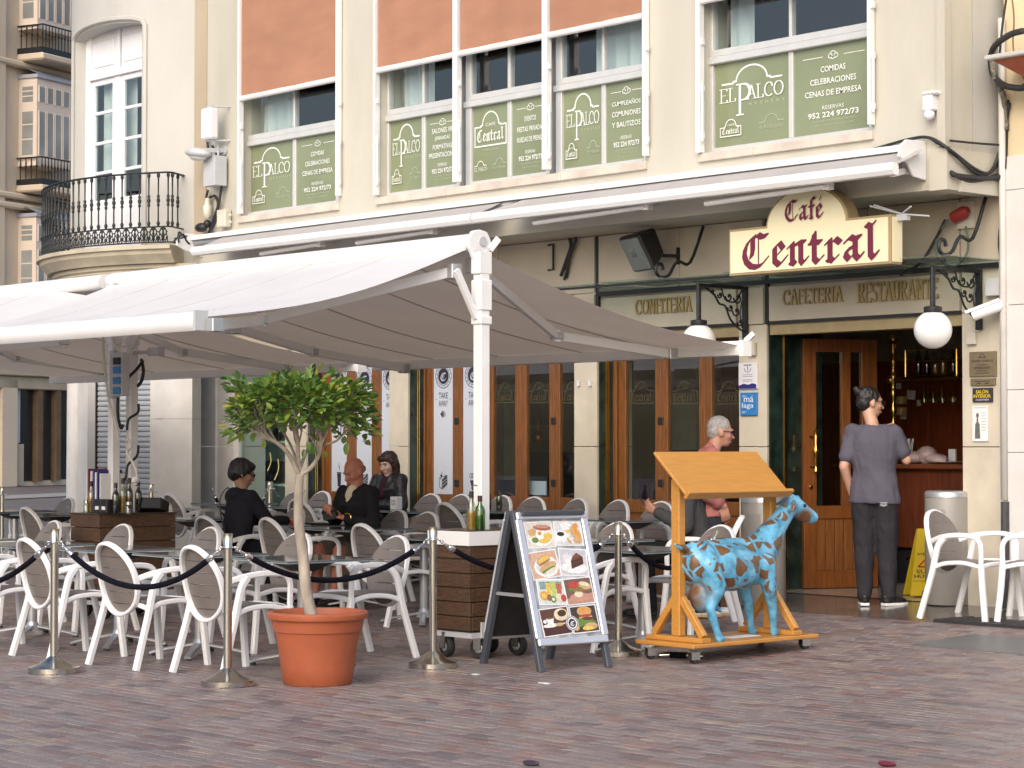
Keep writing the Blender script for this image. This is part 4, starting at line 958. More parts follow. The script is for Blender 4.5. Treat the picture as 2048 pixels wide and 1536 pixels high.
# ================================================================ AWNING ON THE FACADE
AW = thing('wall_awning', 'long half-closed pale awning on a white cassette under the upper windows', 'awning', ((XJ + XR)/2, YU - .2, 3.9))
def ap(mb, name, mat, parent=None, **k): return mb.build(name, mat, parent or AW, world=True, **k)
ax0, ax1 = XA(387, YU - .12), XA(1828, YU - .12)
ZC = ZA(1600, 317, YU - .12)
q = MB(); q.box(ax0, ax1, YU - .17, YU - .004, ZC - .02, ZC); q.box(ax0, ax1, YU - .17, YU - .155, ZC - .055, ZC - .02); ap(q, 'cassette', WHITEM, bevel=.004)
YB_ = YU - .52; ZBAR = (ZA(1793, 338, YB_) + ZA(1300, 395, YB_)) / 2
bx0, bxm, bx1 = XA(388, YB_), XA(952, YB_), XA(1793, YB_)
for i, (x0, x1) in enumerate(((bx0, bxm - .05), (bxm + .0, bx1))):
    q = MB(); N = 24; vs = []
    for k in range(N + 1):
        x = x0 + (x1 - x0) * k / N; sag = .012*sin(k*.9) + .02*sin(pi*k/N)
        xs_ = x + (.22 if i == 0 and k == N else 0)
        for t in (0, .35, .7, 1): vs.append((x + (.25*(1-t) if (i == 1 and k == 0) else 0), YU - .14 + (YB_ - YU + .14)*t, ZC - .06 + (ZBAR + .03 - ZC + .06)*t - sag*sin(pi*t)))
    q.add(vs, [(4*k+j, 4*k+4+j, 4*k+5+j, 4*k+1+j) for k in range(N) for j in range(3)])
    ap(q, 'awning_fabric', FABT, smooth=True)
    q = MB(); pr = [(.0, .052), (.03, .05), (.05, .03), (.052, -.01), (.03, -.045), (-.02, -.05), (-.035, -.03), (-.03, .03)]
    q.sweep([(x0 - .01, YB_, ZBAR), (x1 + .01, YB_, ZBAR)], [(-a, b) for a, b in pr]); ap(q, 'front_bar', WHITEM)
q = MB(); q.tube([(ax0, YU - .1, ZC - .08), (ax1, YU - .1, ZC - .08)], .04, 8); ap(q, 'roller', GREY, smooth=True)
q = MB(); q.prism([(-.005, .03), (-.26, .02), (-.33, -.03), (-.36, -.12), (-.25, -.17), (-.17, -.27), (-.005, -.29)], .02, frame((ax1 + .03, YU, ZC), (0, 1, 0), (0, 0, 1), (1, 0, 0))); ap(q, 'end_plate', WHITEM, bevel=.003)
q = MB(); q.prism([(-.005, .03), (-.26, .02), (-.33, -.03), (-.36, -.12), (-.25, -.17), (-.005, -.24)], .02, frame((ax0 - .03, YU, ZC), (0, 1, 0), (0, 0, 1), (1, 0, 0))); ap(q, 'end_plate', WHITEM, bevel=.003)
for p0, p1, py in ((1412, 1658, 388), (1068, 1296, 430), (712, 866, 478), (520, 640, 503)):
    x0, x1 = XA(p0, YB_ + .12), XA(p1, YB_ + .12); z = ZBAR - .068
    q = MB(); q.strap([(x0, YB_ + .13, z - .02), (x1, YB_ + .10, z + .01)], .06, .045); q.cbox((x1, YB_ + .12, z + .02), (.07, .07, .08)); q.bar((x1, YB_ + .12, z), (x1 - .25, YU - .05, z + .08), .04, .035); ap(q, 'folding_arm', WHITEM)
q = MB(); q.bar((ax1 - .05, YU - .1, ZC - .2), (bx1 - .08, YB_ + .05, ZBAR - .03), .03, .05); q.cbox((ax1 - .04, YU - .12, ZC - .17), (.05, .1, .14)); ap(q, 'end_arm', WHITEM)

# ================================================================ SIGN, CANOPY, LAMPS
YS = YU - .18
zs0 = (ZA(1460, 551, YS) + ZA(1782, 529, YS)) / 2; zs1 = (ZA(1460, 461, YS) + ZA(1782, 426, YS)) / 2
sx0, sx1 = XA(1459, YS), XA(1783, YS); swd = sx1 - sx0
ua0, ua1 = (XA(1533, YS) - sx0), (XA(1698, YS) - sx0); ztop = ZA(1612, 372, YS) - zs0; zsh = zs1 - zs0
SG = thing('sign_box', 'cream Café Central sign box with burgundy blackletter over the entrance', 'sign', ((sx0+sx1)/2, YS, zs0))
M = frame((sx0, YS, zs0), (1, 0, 0), (0, 0, 1), (0, -1, 0))
def sign_outline(i=0.0):
    c = (ua0+ua1)/2; rx = (ua1-ua0)/2 - i; arc_ = arc(c, zsh - .02, rx, ztop - zsh + .02 - i, 8, 172, 16)
    return [(i, i), (swd-i, i), (swd-i, zsh-i), (ua1 - i, zsh-i)] + arc_ + [(ua0 + i, zsh-i), (i, zsh-i)]
q = MB(); q.prism(sign_outline(), -.15, M); q.build('sign_case', SIGNE, SG, world=True, bevel=.004)
q = MB(); q.box(sx1 + .001, sx1 + .006, YS + .02, YS + .145, zs0 + .02, zs1 - .02); q.build('sign_side', SIGNC, SG, world=True)
q = MB(); q.prism(sign_outline(.022), .006, M); q.build('sign_face', SIGNC, SG, world=True)
def U(px): return XA(px, YS - .01) - sx0
def Wv(px, py): return ZA(px, py, YS - .01) - zs0
q = MB(); M2 = M @ Matrix.Translation((0, 0, .0065))
k_ = 1
black_letter(q, 'Central', U(1484), U(1758), Wv(1600, 528), (Wv(1600, 484) - Wv(1600, 528)), M2, .32)
black_letter(q, 'Café', U(1571), U(1650), Wv(1610, 439), (Wv(1610, 412) - Wv(1610, 439)), M2, .32)
q.build('lettering', BURG, SG, world=True)

cxl, cxr = XA(1200, YG), XA(2003, YG)
CAN = thing('glass_canopy', 'long thin glass canopy with black steel edges over the shop front', 'canopy', ((cxl+cxr)/2, YG, ZCAN))
q = MB(); q.bar((cxl, YG - .72, ZCAN + .015), (cxr, YG - .72, ZCAN + .015), .03, .02); q.bar((cxl, YG - .03, ZCAN + .01), (cxr, YG - .03, ZCAN + .01), .04, .04)
q.build('canopy_frame', BLACK, CAN, world=True)
n = 6
for k in range(n):
    x0, x1 = cxl + (cxr-cxl)*k/n, cxl + (cxr-cxl)*(k+1)/n
    q = MB(); q.box(x0 + .01, x1 + .06, YG - .80, YG - .02, ZCAN + .028 + .012*(k % 2), ZCAN + .038 + .012*(k % 2)); q.build('glass_sheet', PANE2, CAN, world=True)
def hanger(pt, pb, m=IRON):
    X = XA(pb, YG - .5); zt = ZOH - .02
    pts = [V((X, YG - .1, zt)), V((X, YG - .28, zt - .35)), V((X, YG - .45, ZCAN + .22)), V((X, YG - .56, ZCAN + .09)), V((X, YG - .66, ZCAN + .06)), V((X, YG - .73, ZCAN + .10)), V((X, YG - .72, ZCAN + .17)), V((X, YG - .66, ZCAN + .18)), V((X, YG - .64, ZCAN + .13))]
    q = MB(); q.tube(smooth_path(pts, 4), .016, 6); return q.build('scrolled_hanger', m, CAN, world=True, smooth=True)
hanger(1375, 1348); hanger(1940, 1915)
def bracket(pxw, label):
    X = XA(pxw, YG); zt = ZCAN - .02
    B = thing('bracket_lamp', label, 'lamp', (X, YG, zt - .5), 0, 'globe lamps on iron brackets')
    def bb(q, n_, m, **k): return q.build(n_, m, B, world=True, **k)
    q = MB(); q.box(X - .025, X + .025, YG - .055, YG - .023, zt - .50, zt); q.box(X - .02, X + .02, YG - .66, YG - .055, zt - .03, zt); q.tube([(X, YG - .66, zt), (X, YG - .66, zt - .33)], .022, 8)
    bb(q, 'bracket_arm', IRON)
    q = MB()
    def T(f): return smooth_path([V((X, YG - .06 - y, zt - .03 - z)) for y, z in f], 3)
    q.tube(T([(.52, .0), (.40, .06), (.33, .14), (.25, .16), (.18, .28), (.06, .36), (0, .38)]), .010, 5)
    for cy, cz_, r in ((.08, .08, .06), (.20, .07, .05), (.10, .20, .055), (.32, .06, .035), (.05, .30, .04), (.18, .17, .04), (.42, .03, .025)):
        q.tube([V((X, YG - .06 - cy - r*cos(a_)*(1 - .10*k), zt - .03 - cz_ - r*sin(a_)*(1 - .10*k))) for k, a_ in enumerate([i*.75 for i in range(9)])], .008, 5)
        q.ball((X, YG - .06 - cy, zt - .03 - cz_), .013, 6, 4)
    q.tube(T([(.02, .0), (.10, .10), (.16, .12), (.25, .10), (.30, 0)]), .008, 5); q.tube(T([(.02, .35), (.05, .22), (.02, .1)]), .008, 5)
    bb(q, 'iron_scrollwork', IRON)
    q = MB(); q.lathe([(.07, zt - .395), (.075, zt - .38), (.075, zt - .335), (.03, zt - .325)], 14, Matrix.Translation((X, YG - .66, 0))); bb(q, 'globe_collar', IRON, smooth=40)
    q = MB(); q.ball((X, YG - .66, zt - .52), .155, 24, 16); bb(q, 'globe', pm('opal_globe', (.82, .82, .80), .18, .02, 2, 0), smooth=True)
    return B
bracket(1497, 'white globe lamp on an iron scroll bracket between the two lettered panels'); bracket(1965, 'white globe lamp on an iron scroll bracket right of the entrance door')
# floodlight
fc = P(1292, 497, YG - .35); FLD = thing('floodlight', 'black floodlight with a glass front tilted down beside the sign', 'floodlight', fc)
fm = Matrix.Translation(fc) @ rotm('Z', radians(-18)) @ rotm('X', radians(28))
q = MB(); q.add([(-.21, -.12, -.19), (.21, -.12, -.19), (.21, -.12, .19), (-.21, -.12, .19), (-.12, .10, -.11), (.12, .10, -.11), (.12, .12, .15), (-.12, .12, .15)], [(3, 2, 1, 0), (4, 5, 6, 7), (0, 1, 5, 4), (1, 2, 6, 5), (2, 3, 7, 6), (3, 0, 4, 7)], fm); q.build('housing', BLKP, FLD, world=True, bevel=.02)
q = MB(); q.box(-.18, .18, -.132, -.122, -.16, .16, fm); q.build('lens', pm('lamp_glass', (.20, .22, .22), .08, .1, 4), FLD, world=True)
q = MB(); q.box(-.05, .05, -.138, -.133, -.02, .06, fm); q.build('bulb', CHROME, FLD, world=True)
q = MB(); q.bar(fc + V((.03, .12, -.06)), (fc.x + .12, YG - .02, fc.z - .06), .04, .03); q.bar((fc.x + .12, YG - .03, fc.z - .14), (fc.x + .12, YG - .03, fc.z + .02), .05, .02); q.tube(smooth_path([fc + V((0, .1, -.18)), fc + V((.05, .14, -.27)), fc + V((.02, .3, -.30))], 4), .008, 5); q.build('arm', BLKP, FLD, world=True)

# ================================================================ SMALL FITTINGS
def fit(name, label, cat, mb, mat, at, **k):
    o = mb.build(name, mat, None, world=True, loc=at, **k); WM[o.name] = Matrix.Translation(V(at)); return tag(o, label, cat)
def cable(name, label, pts, r=.012, mat=CABLE, n=5):
    q = MB(); q.tube(smooth_path(pts, 5), r, 5); return fit(name, label, 'cable', q, mat, pts[0], smooth=True)
c = P(419, 248, YU - .22); EB = thing('antenna_box', 'white upright antenna box on two rods high beside the first window', 'electrical box', c)
q = MB(); q.cbox(c, (.20, .12, .36)); q.build('case', WHITEP, EB, world=True, bevel=.02)
q = MB()
for dz_ in (.20, -.19): q.tube([c + V((.02, 0, dz_)), V((c.x + .10, YU, c.z + dz_ + .01))], .012, 5); q.tube([c + V((-.05, 0, dz_)), c + V((.06, 0, dz_))], .012, 5)
q.build('rod', GREY, EB, world=True)
c = P(396, 306, YU - .28); SLP = thing('street_lamp', 'pale street lamp head on a short arm left of the first window', 'lamp', c)
q = MB(); q.ball((0, 0, 0), .17, 14, 8, Matrix.Translation(c) @ rotm('Y', radians(8)), sc=(1.3, .7, .36)); q.build('lamp_head', GREY, SLP, world=True, smooth=True)
q = MB(); q.ball((0, 0, -.035), .14, 14, 8, Matrix.Translation(c) @ rotm('Y', radians(8)), sc=(1.1, .6, .42)); q.build('lens', pm('cloudy_lens', (.62, .62, .58), .3), SLP, world=True, smooth=True)
q = MB(); q.bar(c + V((.1, 0, .02)), V((c.x + .14, YU, c.z + .04)), .05, .05); q.lathe([(.06, 0), (.06, .03)], 12, frame((c.x + .14, YU - .03, c.z + .04), (1, 0, 0), (0, 0, 1), (0, 1, 0))); q.build('arm', GREY, SLP, world=True)
c = P(430, 343, YU - .12); q = MB(); q.cbox(c, (.24, .16, .34)); q.lathe([(.012, .17), (.012, .26), (.004, .30)], 8, Matrix.Translation(c + V((.06, 0, 0)))); fit('relay_box', 'grey square relay box with a tiny aerial under the street lamp', 'electrical box', q, GREY, c, bevel=.01)
c = P(448, 437, YU - .06); q = MB(); q.cbox(c, (.17, .09, .20)); q.lathe([(.02, 0), (.02, .03)], 8, frame((c.x + .11, c.y, c.z + .03), (0, 1, 0), (0, 0, 1), (1, 0, 0))); q.lathe([(.02, 0), (.02, .03)], 8, frame((c.x + .11, c.y, c.z - .05), (0, 1, 0), (0, 0, 1), (1, 0, 0))); fit('junction_box', 'cream junction box just above the left end of the awning', 'electrical box', q, pm('cream_box', (.6, .57, .48), .5), c, bevel=.008)
c = P(415, 417, YU - .08); q = MB(); q.lathe([(.02, -.12), (.05, -.08), (.055, .02), (.03, .06), (.03, .12)], 12, Matrix.Translation(c)); fit('cable_sleeve', 'pale round cable sleeve hanging below the relay box', 'electrical fitting', q, pm('cream_box', (.6, .57, .48), .5), c, smooth=40)
c = P(402, 455, YU - .12); q = MB(); q.ball(c, .07, 10, 6, sc=(1.5, .8, .8)); q.ball(c + V((.07, .04, .04)), .05, 8, 6); fit('cable_muff', 'dark cable muff at the left end of the awning', 'electrical fitting', q, BLKP, c, smooth=True)
for i, (pts, l) in enumerate((([(414, 272), (418, 310), (423, 340), (422, 372)], 'black cable from the antenna box down to the relay box'), ([(425, 292), (438, 320), (444, 360), (440, 395), (432, 440), (420, 462)], 'black cable looping past the relay box to the awning'), ([(416, 380), (412, 400), (420, 395), (430, 392), (436, 410), (425, 445), (418, 466)], 'thick black cable looping round the pale cable sleeve'))):
    cable('wall_cable', l, [P(x, y, YU - .05 - .02*(i % 2)) for x, y in pts], .016)
for i in range(4):
    r_ = random.Random(i); pts = [P(352 + r_.uniform(-6, 6), 470 + r_.uniform(-4, 16), YU - .35), P(362 + r_.uniform(-4, 4), 462 + r_.uniform(0, 24), YU - .3), P(374 + r_.uniform(-4, 4), 470 + r_.uniform(0, 22), YU - .2), P(384, 478 + r_.uniform(-6, 16), YU - .1)]
    cable('slack_cable', ['thin slack cable leaving the balcony corner, the highest of the tangle', 'thin slack cable crossing the tangle beside the balcony corner', 'thin slack cable sagging lowest beside the balcony corner', 'thin slack cable at the front of the tangle beside the balcony corner'][i], pts, .012)
c = P(1860, 216, YU - .06); MS = thing('motion_sensor', 'white motion sensor on the wall right of the last window', 'sensor', c)
q = MB(); q.cbox(c + V((0, 0, .04)), (.10, .09, .13)); q.cbox(c + V((.02, .0, .115)), (.13, .11, .03)); q.build('hood', WHITEP, MS, world=True, bevel=.012)
q = MB(); q.ball(c + V((0, -.01, -.055)), .045, 12, 8); q.bar(c + V((0, 0, -.03)), V((c.x, YU, c.z - .03)), .04, .04); q.build('lens', WHITEP, MS, world=True, smooth=True)
# cables at the right-hand corner
def rc(pts, l, r=.014, m=CABLE): cable('corner_cable', l, [PXX(x, y, XR + .05 + .02*(r > .02)) if 1898 < x < 1990 else P(x, y, yy) for x, y, yy in pts], r, m)
rc([(1742, 300, YU-.02), (1820, 278, YU-.05), (1860, 276, YU-.05), (1900, 300, YU+.1), (1950, 338, YG-.3), (1980, 345, YG-.15), (2000, 310, YG-.06), (2010, 230, YG-.06)], 'black cable swooping from the awning end round the corner')
rc([(1862, 277, YU-.05), (1910, 310, YU+.1), (1955, 348, YG-.3), (1984, 340, YG-.15), (2004, 290, YG-.08)], 'second black cable swooping just under the first at the corner')
rc([(1900, 281, YU+.05), (1960, 287, YG-.2), (2006, 290, YG-.08)], 'straight thin dark cable across the side wall', .010)
rc([(1905, 349, YU+.1), (1940, 354, YG-.35), (1985, 356, YG-.15), (2008, 345, YG-.08), (2012, 300, YG-.06), (2014, 200, YG-.07)], 'thick black cable bundle running along the ledge', .021)
rc([(1902, 344, YU+.1), (1940, 362, YG-.35), (1990, 352, YG-.15), (2009, 335, YG-.1), (2010, 262, YG-.09), (2018, 205, YG-.09)], 'sagging black cable below the thick bundle', .018)
rc([(2048, 62, YG-.3), (2020, 70, YG-.3), (1990, 92, YG-.3), (1981, 118, YG-.3), (1988, 152, YG-.3), (2008, 170, YG-.3), (2040, 176, YG-.3), (2052, 172, YG-.3)], 'big black loop of cable round the terracotta corbel', .028)
rc([(1983, 115, YG-.25), (1990, 155, YG-.22), (2004, 185, YG-.18), (2010, 215, YG-.1), (2012, 260, YG-.09)], 'flaking cable bundle dropping from the loop', .026, pm('flaking_cable', (.16, .15, .12), .7, .8, 40))
rc([(2013, -5, YG-.2), (2005, 50, YG-.2), (1999, 112, YG-.2)], 'thin dark cable rising past the cable loop', .010)
rc([(2024, -5, YG-.3), (2028, 40, YG-.3), (2026, 90, YG-.3), (2034, 130, YG-.3), (2050, 160, YG-.3)], 'thin brown cable hanging in front of the corbel', .007, pm('brown_cable', (.2, .12, .08), .6))
rc([(2012, 430, YG-.08), (2003, 450, YG-.06), (2000, 490, YG-.06), (2006, 525, YG-.06)], 'short black conduit beside the canopy end', .022)
rc([(1134, 464, YG-.05), (1142, 490, YG-.06), (1133, 520, YG-.06), (1122, 552, YG-.06)], 'black cable twist left of the floodlight', .018)
rc([(1146, 464, YG-.05), (1152, 478, YG-.06), (1140, 510, YG-.07), (1132, 556, YG-.05)], 'second cable of the twist left of the floodlight', .016)
rc([(1124, 545, YG-.06), (1136, 530, YG-.05), (1128, 560, YG-.05)], 'loose cable end under the cable twist', .012)
q = MB(); xa_, xb_ = XA(1101, YG), XA(1114, YG); z0, z1 = ZA(1108, 540, YG), ZA(1108, 490, YG)
q.tube([(xa_, YG - .03, z1), (xb_, YG - .05, z1), (xb_, YG - .05, z0), (xa_, YG - .03, z0)], .012, 5); fit('wall_bracket', 'empty black bracket on the stone left of the cable twist', 'bracket', q, BLACK, (xb_, YG - .05, z0))
q = MB(); x0, x1 = XA(1912, YG - .5), XA(1998, YG - .1)
q.box(XR + .02, XR + .05, YG - .6, YG - .05, ZOH - .02, ZOH + .10); fit('ledge_board', 'cream board under the corner cables', 'board', q, CREAM, (XR, YG - .3, ZOH))
# sockets and junctions above the canopy at the right
c = P(1915, 432, YG - .05); q = MB(); q.cbox(c + V((.08, .01, .0)), (.16, .03, .22)); fit('socket_plate', 'pale socket plate right of the sign', 'electrical fitting', q, pm('cream_box', (.6, .57, .48), .5), c)
q = MB(); q.lathe([(.05, 0), (.055, .12), (.03, .16)], 12, Matrix.Translation(c + V((0, -.06, -.02))) @ rotm('Y', radians(70))); fit('red_plug', 'red industrial plug in the socket right of the sign', 'plug', q, pm('red_plastic', (.32, .03, .03), .5), c + V((0, -.06, 0)), smooth=40)
cable('loop_cable', 'greenish coiled cable hanging under the red plug', [c + V((-.05, -.06, -.03)), c + V((-.18, -.05, -.18)), c + V((-.15, -.05, -.36)), c + V((.02, -.05, -.42)), c + V((.14, -.05, -.30)), c + V((.12, -.05, -.10))], .010, pm('green_cable', (.10, .16, .13), .5))
cable('plug_cable', 'black cable from the red plug down to the canopy', [c + V((-.08, -.06, -.03)), c + V((-.2, -.05, -.2)), c + V((-.33, -.08, -.38)), c + V((-.52, -.1, -.47))], .014)
c = P(1803, 428, YS + .1); AR = thing('aerial', 'broken metal rods sticking out behind the right end of the sign', 'aerial', c)
q = MB()
for (x, y) in ((1740, 412), (1748, 410), (1822, 413), (1858, 432)): q.tube([c, P(x, y, YS + .05)], .008, 5)
q.cbox(c + V((0, .0, -.03)), (.14, .05, .05)); q.build('rods', GREY, AR, world=True)
c = P(1975, 620, YG - .18); CC = thing('security_camera', 'white bullet security camera on the pillar below the bracket lamp', 'camera', c)
cm = Matrix.Translation(c) @ rotm('Z', radians(30)) @ rotm('Y', radians(-20))
q = MB(); q.lathe([(.045, -.13), (.048, -.12), (.048, .10), (.03, .13)], 14, cm @ rotm('Y', pi/2)); q.box(-.17, .12, -.052, .052, .03, .055, cm); q.build('body', WHITEP, CC, world=True, smooth=40)
q = MB(); q.lathe([(.04, -.134), (.04, -.131)], 14, cm @ rotm('Y', pi/2)); q.build('lens', BLKP, CC, world=True)
q = MB(); q.tube([c + V((.08, .06, .03)), V((c.x + .16, YG - .03, c.z + .05))], .02, 8); q.lathe([(.06, 0), (.06, .03)], 14, frame((c.x + .17, YG, c.z + .06), (1, 0, 0), (0, 0, 1), (0, -1, 0))); q.build('mount', WHITEP, CC, world=True, smooth=40)
c = P(1990, 574, YG - .04); q = MB(); q.cbox(c, (.15, .08, .15)); fit('grey_junction_box', 'small grey junction box above the security camera', 'electrical box', q, GREY, c, bevel=.006)
c = P(1943, 676, YG - .02); q = MB(); q.cbox(c, (.09, .035, .11)); fit('door_bell_plate', 'small cream plate above the brass plaque', 'plate', q, pm('cream_box', (.6, .57, .48), .5), c, bevel=.005)
c = P(1503, 698, YG - .03); q = MB(); q.cbox(c, (.09, .04, .12)); fit('small_wall_box', 'small pale box above the white tourist plaque', 'electrical box', q, pm('cream_box', (.6, .57, .48), .5), c, bevel=.005)
for px in (1157, 1180):
    c = P(px, 766, YG - .02); q = MB(); q.cbox(c, (.02, .03, .06)); fit('wall_hook', 'tiny white hook on the pillar, ' + ('the left one of two' if px < 1170 else 'the right one of two'), 'hook', q, WHITEP, c)

def plaque(name, label, p0, p1, y0, y1, mat, y=YG - .012, t=.012):
    pm_ = (p0+p1)/2; x0, x1 = XA(p0, y), XA(p1, y); z0, z1 = ZA(pm_, y1, y), ZA(pm_, y0, y)
    R_ = thing(name, label, 'plaque' if 'plaque' in name else 'sign', ((x0+x1)/2, y, z0))
    q = MB(); q.box(x0, x1, y - t, y + .010, z0, z1); q.build('plate', mat, R_, world=True, bevel=.003)
    return R_, frame((x0, y - t - .0006, z0), (1, 0, 0), (0, 0, 1), (0, -1, 0)), x1 - x0, z1 - z0
R_, M, w_, h_ = plaque('tourist_plaque', 'white plaque with a T and U sign above the blue plaque', 1479, 1516, 726, 778, PAPER)
q = MB(); q.line([(.3*w_, .92*h_), (.46*w_, .92*h_)], .035*h_, M); q.line([(.56*w_, .92*h_), (.70*w_, .92*h_)], .035*h_, M); q.line([(.5*w_, .94*h_), (.5*w_, .72*h_)], .03*h_, M); q.line([(.32*w_, .80*h_)] + arc(.5*w_, .78*h_, .18*w_, .13*h_, 180, 360, 10) + [(.68*w_, .80*h_)], .022*h_, M)
for v in (.55, .48, .36, .30): q.line([(.24*w_, v*h_), (.76*w_, v*h_)], .012*h_, M)
q.flat([(.02*w_, .02*h_), (.98*w_, .02*h_), (.98*w_, .17*h_), (.75*w_, .22*h_), (.55*w_, .16*h_), (.3*w_, .21*h_), (.02*w_, .13*h_)], M); q.build('emblem', NAVY, R_, world=True)
R_, M, w_, h_ = plaque('city_plaque', 'blue plaque reading málaga under the white plaque', 1482, 1515, 785, 831, BLUEP)
q = MB(); q.text('má', .24*w_, .82*w_, .58*h_, .86*h_, M); q.text('laga', .12*w_, .82*w_, .27*h_, .55*h_, M); q.text('sabor', .12*w_, .42*w_, .82*h_, .89*h_, M); q.line([(.12*w_, .17*h_), (.4*w_, .17*h_)], .015*h_, M); q.line([(.12*w_, .12*h_), (.3*w_, .12*h_)], .015*h_, M); q.build('lettering', PRINT, R_, world=True)
OLDB = pm('dull_brass', (.30, .235, .14), .35, .1, 6, metal=.5)
R_, M, w_, h_ = plaque('hours_plaque', 'brown brass opening hours plaque right of the entrance', 1941, 1994, 703, 753, OLDB)
q = MB(); q.text('HORARIO / SCHEDULE', .08*w_, .92*w_, .58*h_, .67*h_, M, .02); arch_logo(q, .38*w_, .62*w_, .80*h_, .92*h_, .02*h_, M, .76*h_)
for v, a_ in ((.47, .2), (.38, .3), (.33, .3), (.24, .2), (.14, .25)): q.line([(( .5-a_)*w_, v*h_), ((.5+a_)*w_, v*h_)], .02*h_, M)
q.build('lettering', INK, R_, world=True)
R_, M, w_, h_ = plaque('small_brass_plaque', 'narrow brown brass plaque under the opening hours', 1943, 1992, 757, 771, OLDB)
q = MB(); q.line([(.2*w_, .6*h_), (.8*w_, .6*h_)], .1*h_, M); q.line([(.28*w_, .3*h_), (.42*w_, .3*h_)], .14*h_, M); q.line([(.6*w_, .3*h_), (.75*w_, .3*h_)], .14*h_, M); q.build('lettering', INK, R_, world=True)
R_, M, w_, h_ = plaque('lounge_sign', 'black and yellow SALÓN INTERIOR sign on the right pillar', 1947, 1986, 776, 804, INK)
q = MB(); q.text('SALÓN', .18*w_, .82*w_, .60*h_, .93*h_, M, .02); q.text('INTERIOR', .06*w_, .95*w_, .30*h_, .55*h_, M, .02); q.build('lettering', YEL, R_, world=True)
q = MB(); q.text('LOUNGE INSIDE', .18*w_, .84*w_, .10*h_, .22*h_, M); q.build('small_lettering', PRINT, R_, world=True)
R_, M, w_, h_ = plaque('bottle_notice', 'white paper notice with a bottle picture, lowest on the right pillar', 1945, 1976, 812, 883, PAPER, t=.004)
q = MB(); q.flat([(.18*w_, .08*h_), (.52*w_, .08*h_), (.50*w_, .48*h_), (.40*w_, .56*h_), (.40*w_, .70*h_), (.30*w_, .70*h_), (.30*w_, .56*h_), (.20*w_, .48*h_)], M)
q.flat([(.24*w_, .70*h_), (.46*w_, .70*h_), (.42*w_, .80*h_), (.30*w_, .80*h_)], M); q.build('bottle_print', pm('grey_print', (.12, .13, .12), .5, .5, 30), R_, world=True)
q = MB()
for k in range(7): q.line([(.62*w_, (.8 - .08*k)*h_), (.88*w_, (.8 - .08*k)*h_)], .02*h_, M)
q.line([(.12*w_, .95*h_), (.9*w_, .95*h_)], .02*h_, M); q.build('text_lines', PRINTG, R_, world=True)
# notices on the green marble beside the open door
yn = YE + .14
for nm, l, p0, p1, y0, y1, m in (('events_notice', 'white illustrated notice on the green marble beside the open door', 1579, 1618, 836, 928, PAPER), ('brown_notice', 'ochre notice high on the green marble beside the open door', 1580, 1620, 747, 792, pm('ochre_print', (.20, .10, .03), .5)), ('brown_card', 'small brown card on the green marble above the white notice', 1590, 1622, 799, 829, pm('brown_print', (.12, .045, .025), .5))):
    R_, M, w_, h_ = plaque(nm, l, p0, p1, y0, y1, m, y=yn, t=.004)
    q = MB()
    if m is PAPER:
        for k in range(34):
            u, v = random.uniform(.35, .95), random.uniform(.42, .95); q.disc((u*w_, v*h_), random.uniform(.01, .035)*w_, 7, M)
        q.flat([(.1*w_, .33*h_), (.98*w_, .33*h_), (.98*w_, .36*h_), (.1*w_, .36*h_)], M)
        for k in range(6): q.disc(((.15 + .14*k)*w_, .06*h_), .03*w_, 8, M); 
    else:
        for k in range(4): q.line([(.25*w_, (.85 - .14*k)*h_), (.9*w_, (.85 - .14*k)*h_)], .05*h_, M)
    q.build('print', NAVY if m is PAPER else INK, R_, world=True)

# ================================================================ NEIGHBOUR ON THE RIGHT
YN = YG - .06; nx0 = XA(2013, YN)
NBD = thing('neighbour_building', 'neighbouring building at the right edge, pale stone below and cream plaster above', 'building', (nx0 + 1, YN, GF))
znb = ZA(2030, 312, YN)
q = MB(); q.box(nx0, nx0 + 5, YN, YN + 1, znb, 9.5); q.build('plaster_wall', pm('yellow_plaster', (.70, .58, .38), .85, .06, 1.5, .15, 40, stain=.15), NBD, world=True)
zz = [GF - .1, .75, ZA(2030, 905, YN), ZA(2030, 780, YN), ZA(2030, 610, YN), ZA(2030, 380, YN), znb]
zz = sorted(zz)
for a_, b_ in zip(zz, zz[1:]):
    q = MB(); q.box(nx0 - .01, nx0 + 5, YN - .03, YN + .5, a_ + .002, b_ - .002); q.build('stone_block', pm('grey_limestone', (.66, .64, .62), .6, .06, 3, .1, 40, stain=.2), NBD, world=True, bevel=.004)
q = MB(); zc_ = [ZA(2030, y_, YN - .3) for y_ in (184, 122, 112)]
cx0 = XA(1990, YN - .45)
q.add([(cx0 + .35, YN - .02, zc_[0]), (cx0 + 2, YN - .02, zc_[0]), (cx0 + 2, YN - .2, zc_[0]), (cx0 + .35, YN - .2, zc_[0]), (cx0, YN - .02, zc_[1]), (cx0 + 2, YN - .02, zc_[1]), (cx0 + 2, YN - .45, zc_[1]), (cx0, YN - .45, zc_[1])], [(0, 1, 2, 3), (4, 5, 6, 7), (3, 2, 6, 7), (0, 3, 7, 4), (1, 2, 6, 5)]); q.build('corbel', pm('terracotta_paint', (.36, .10, .05), .7, .25, 8, stain=.4), NBD, world=True)
q = MB(); q.box(cx0 - .05, cx0 + 2, YN - .5, YN - .01, zc_[1] + .002, zc_[2]); q.build('balcony_slab', CREAM2, NBD, world=True, bevel=.008)
q = MB(); xg = XA(2010, YN - .05); q.strap([(xg, YN - .05, GF), (xg, YN - .05, ZA(2010, 1003, YN))], .09, .05); q.build('dark_post', pm('dark_grey_paint', (.05, .05, .055), .5, .3, 20), NBD, world=True)
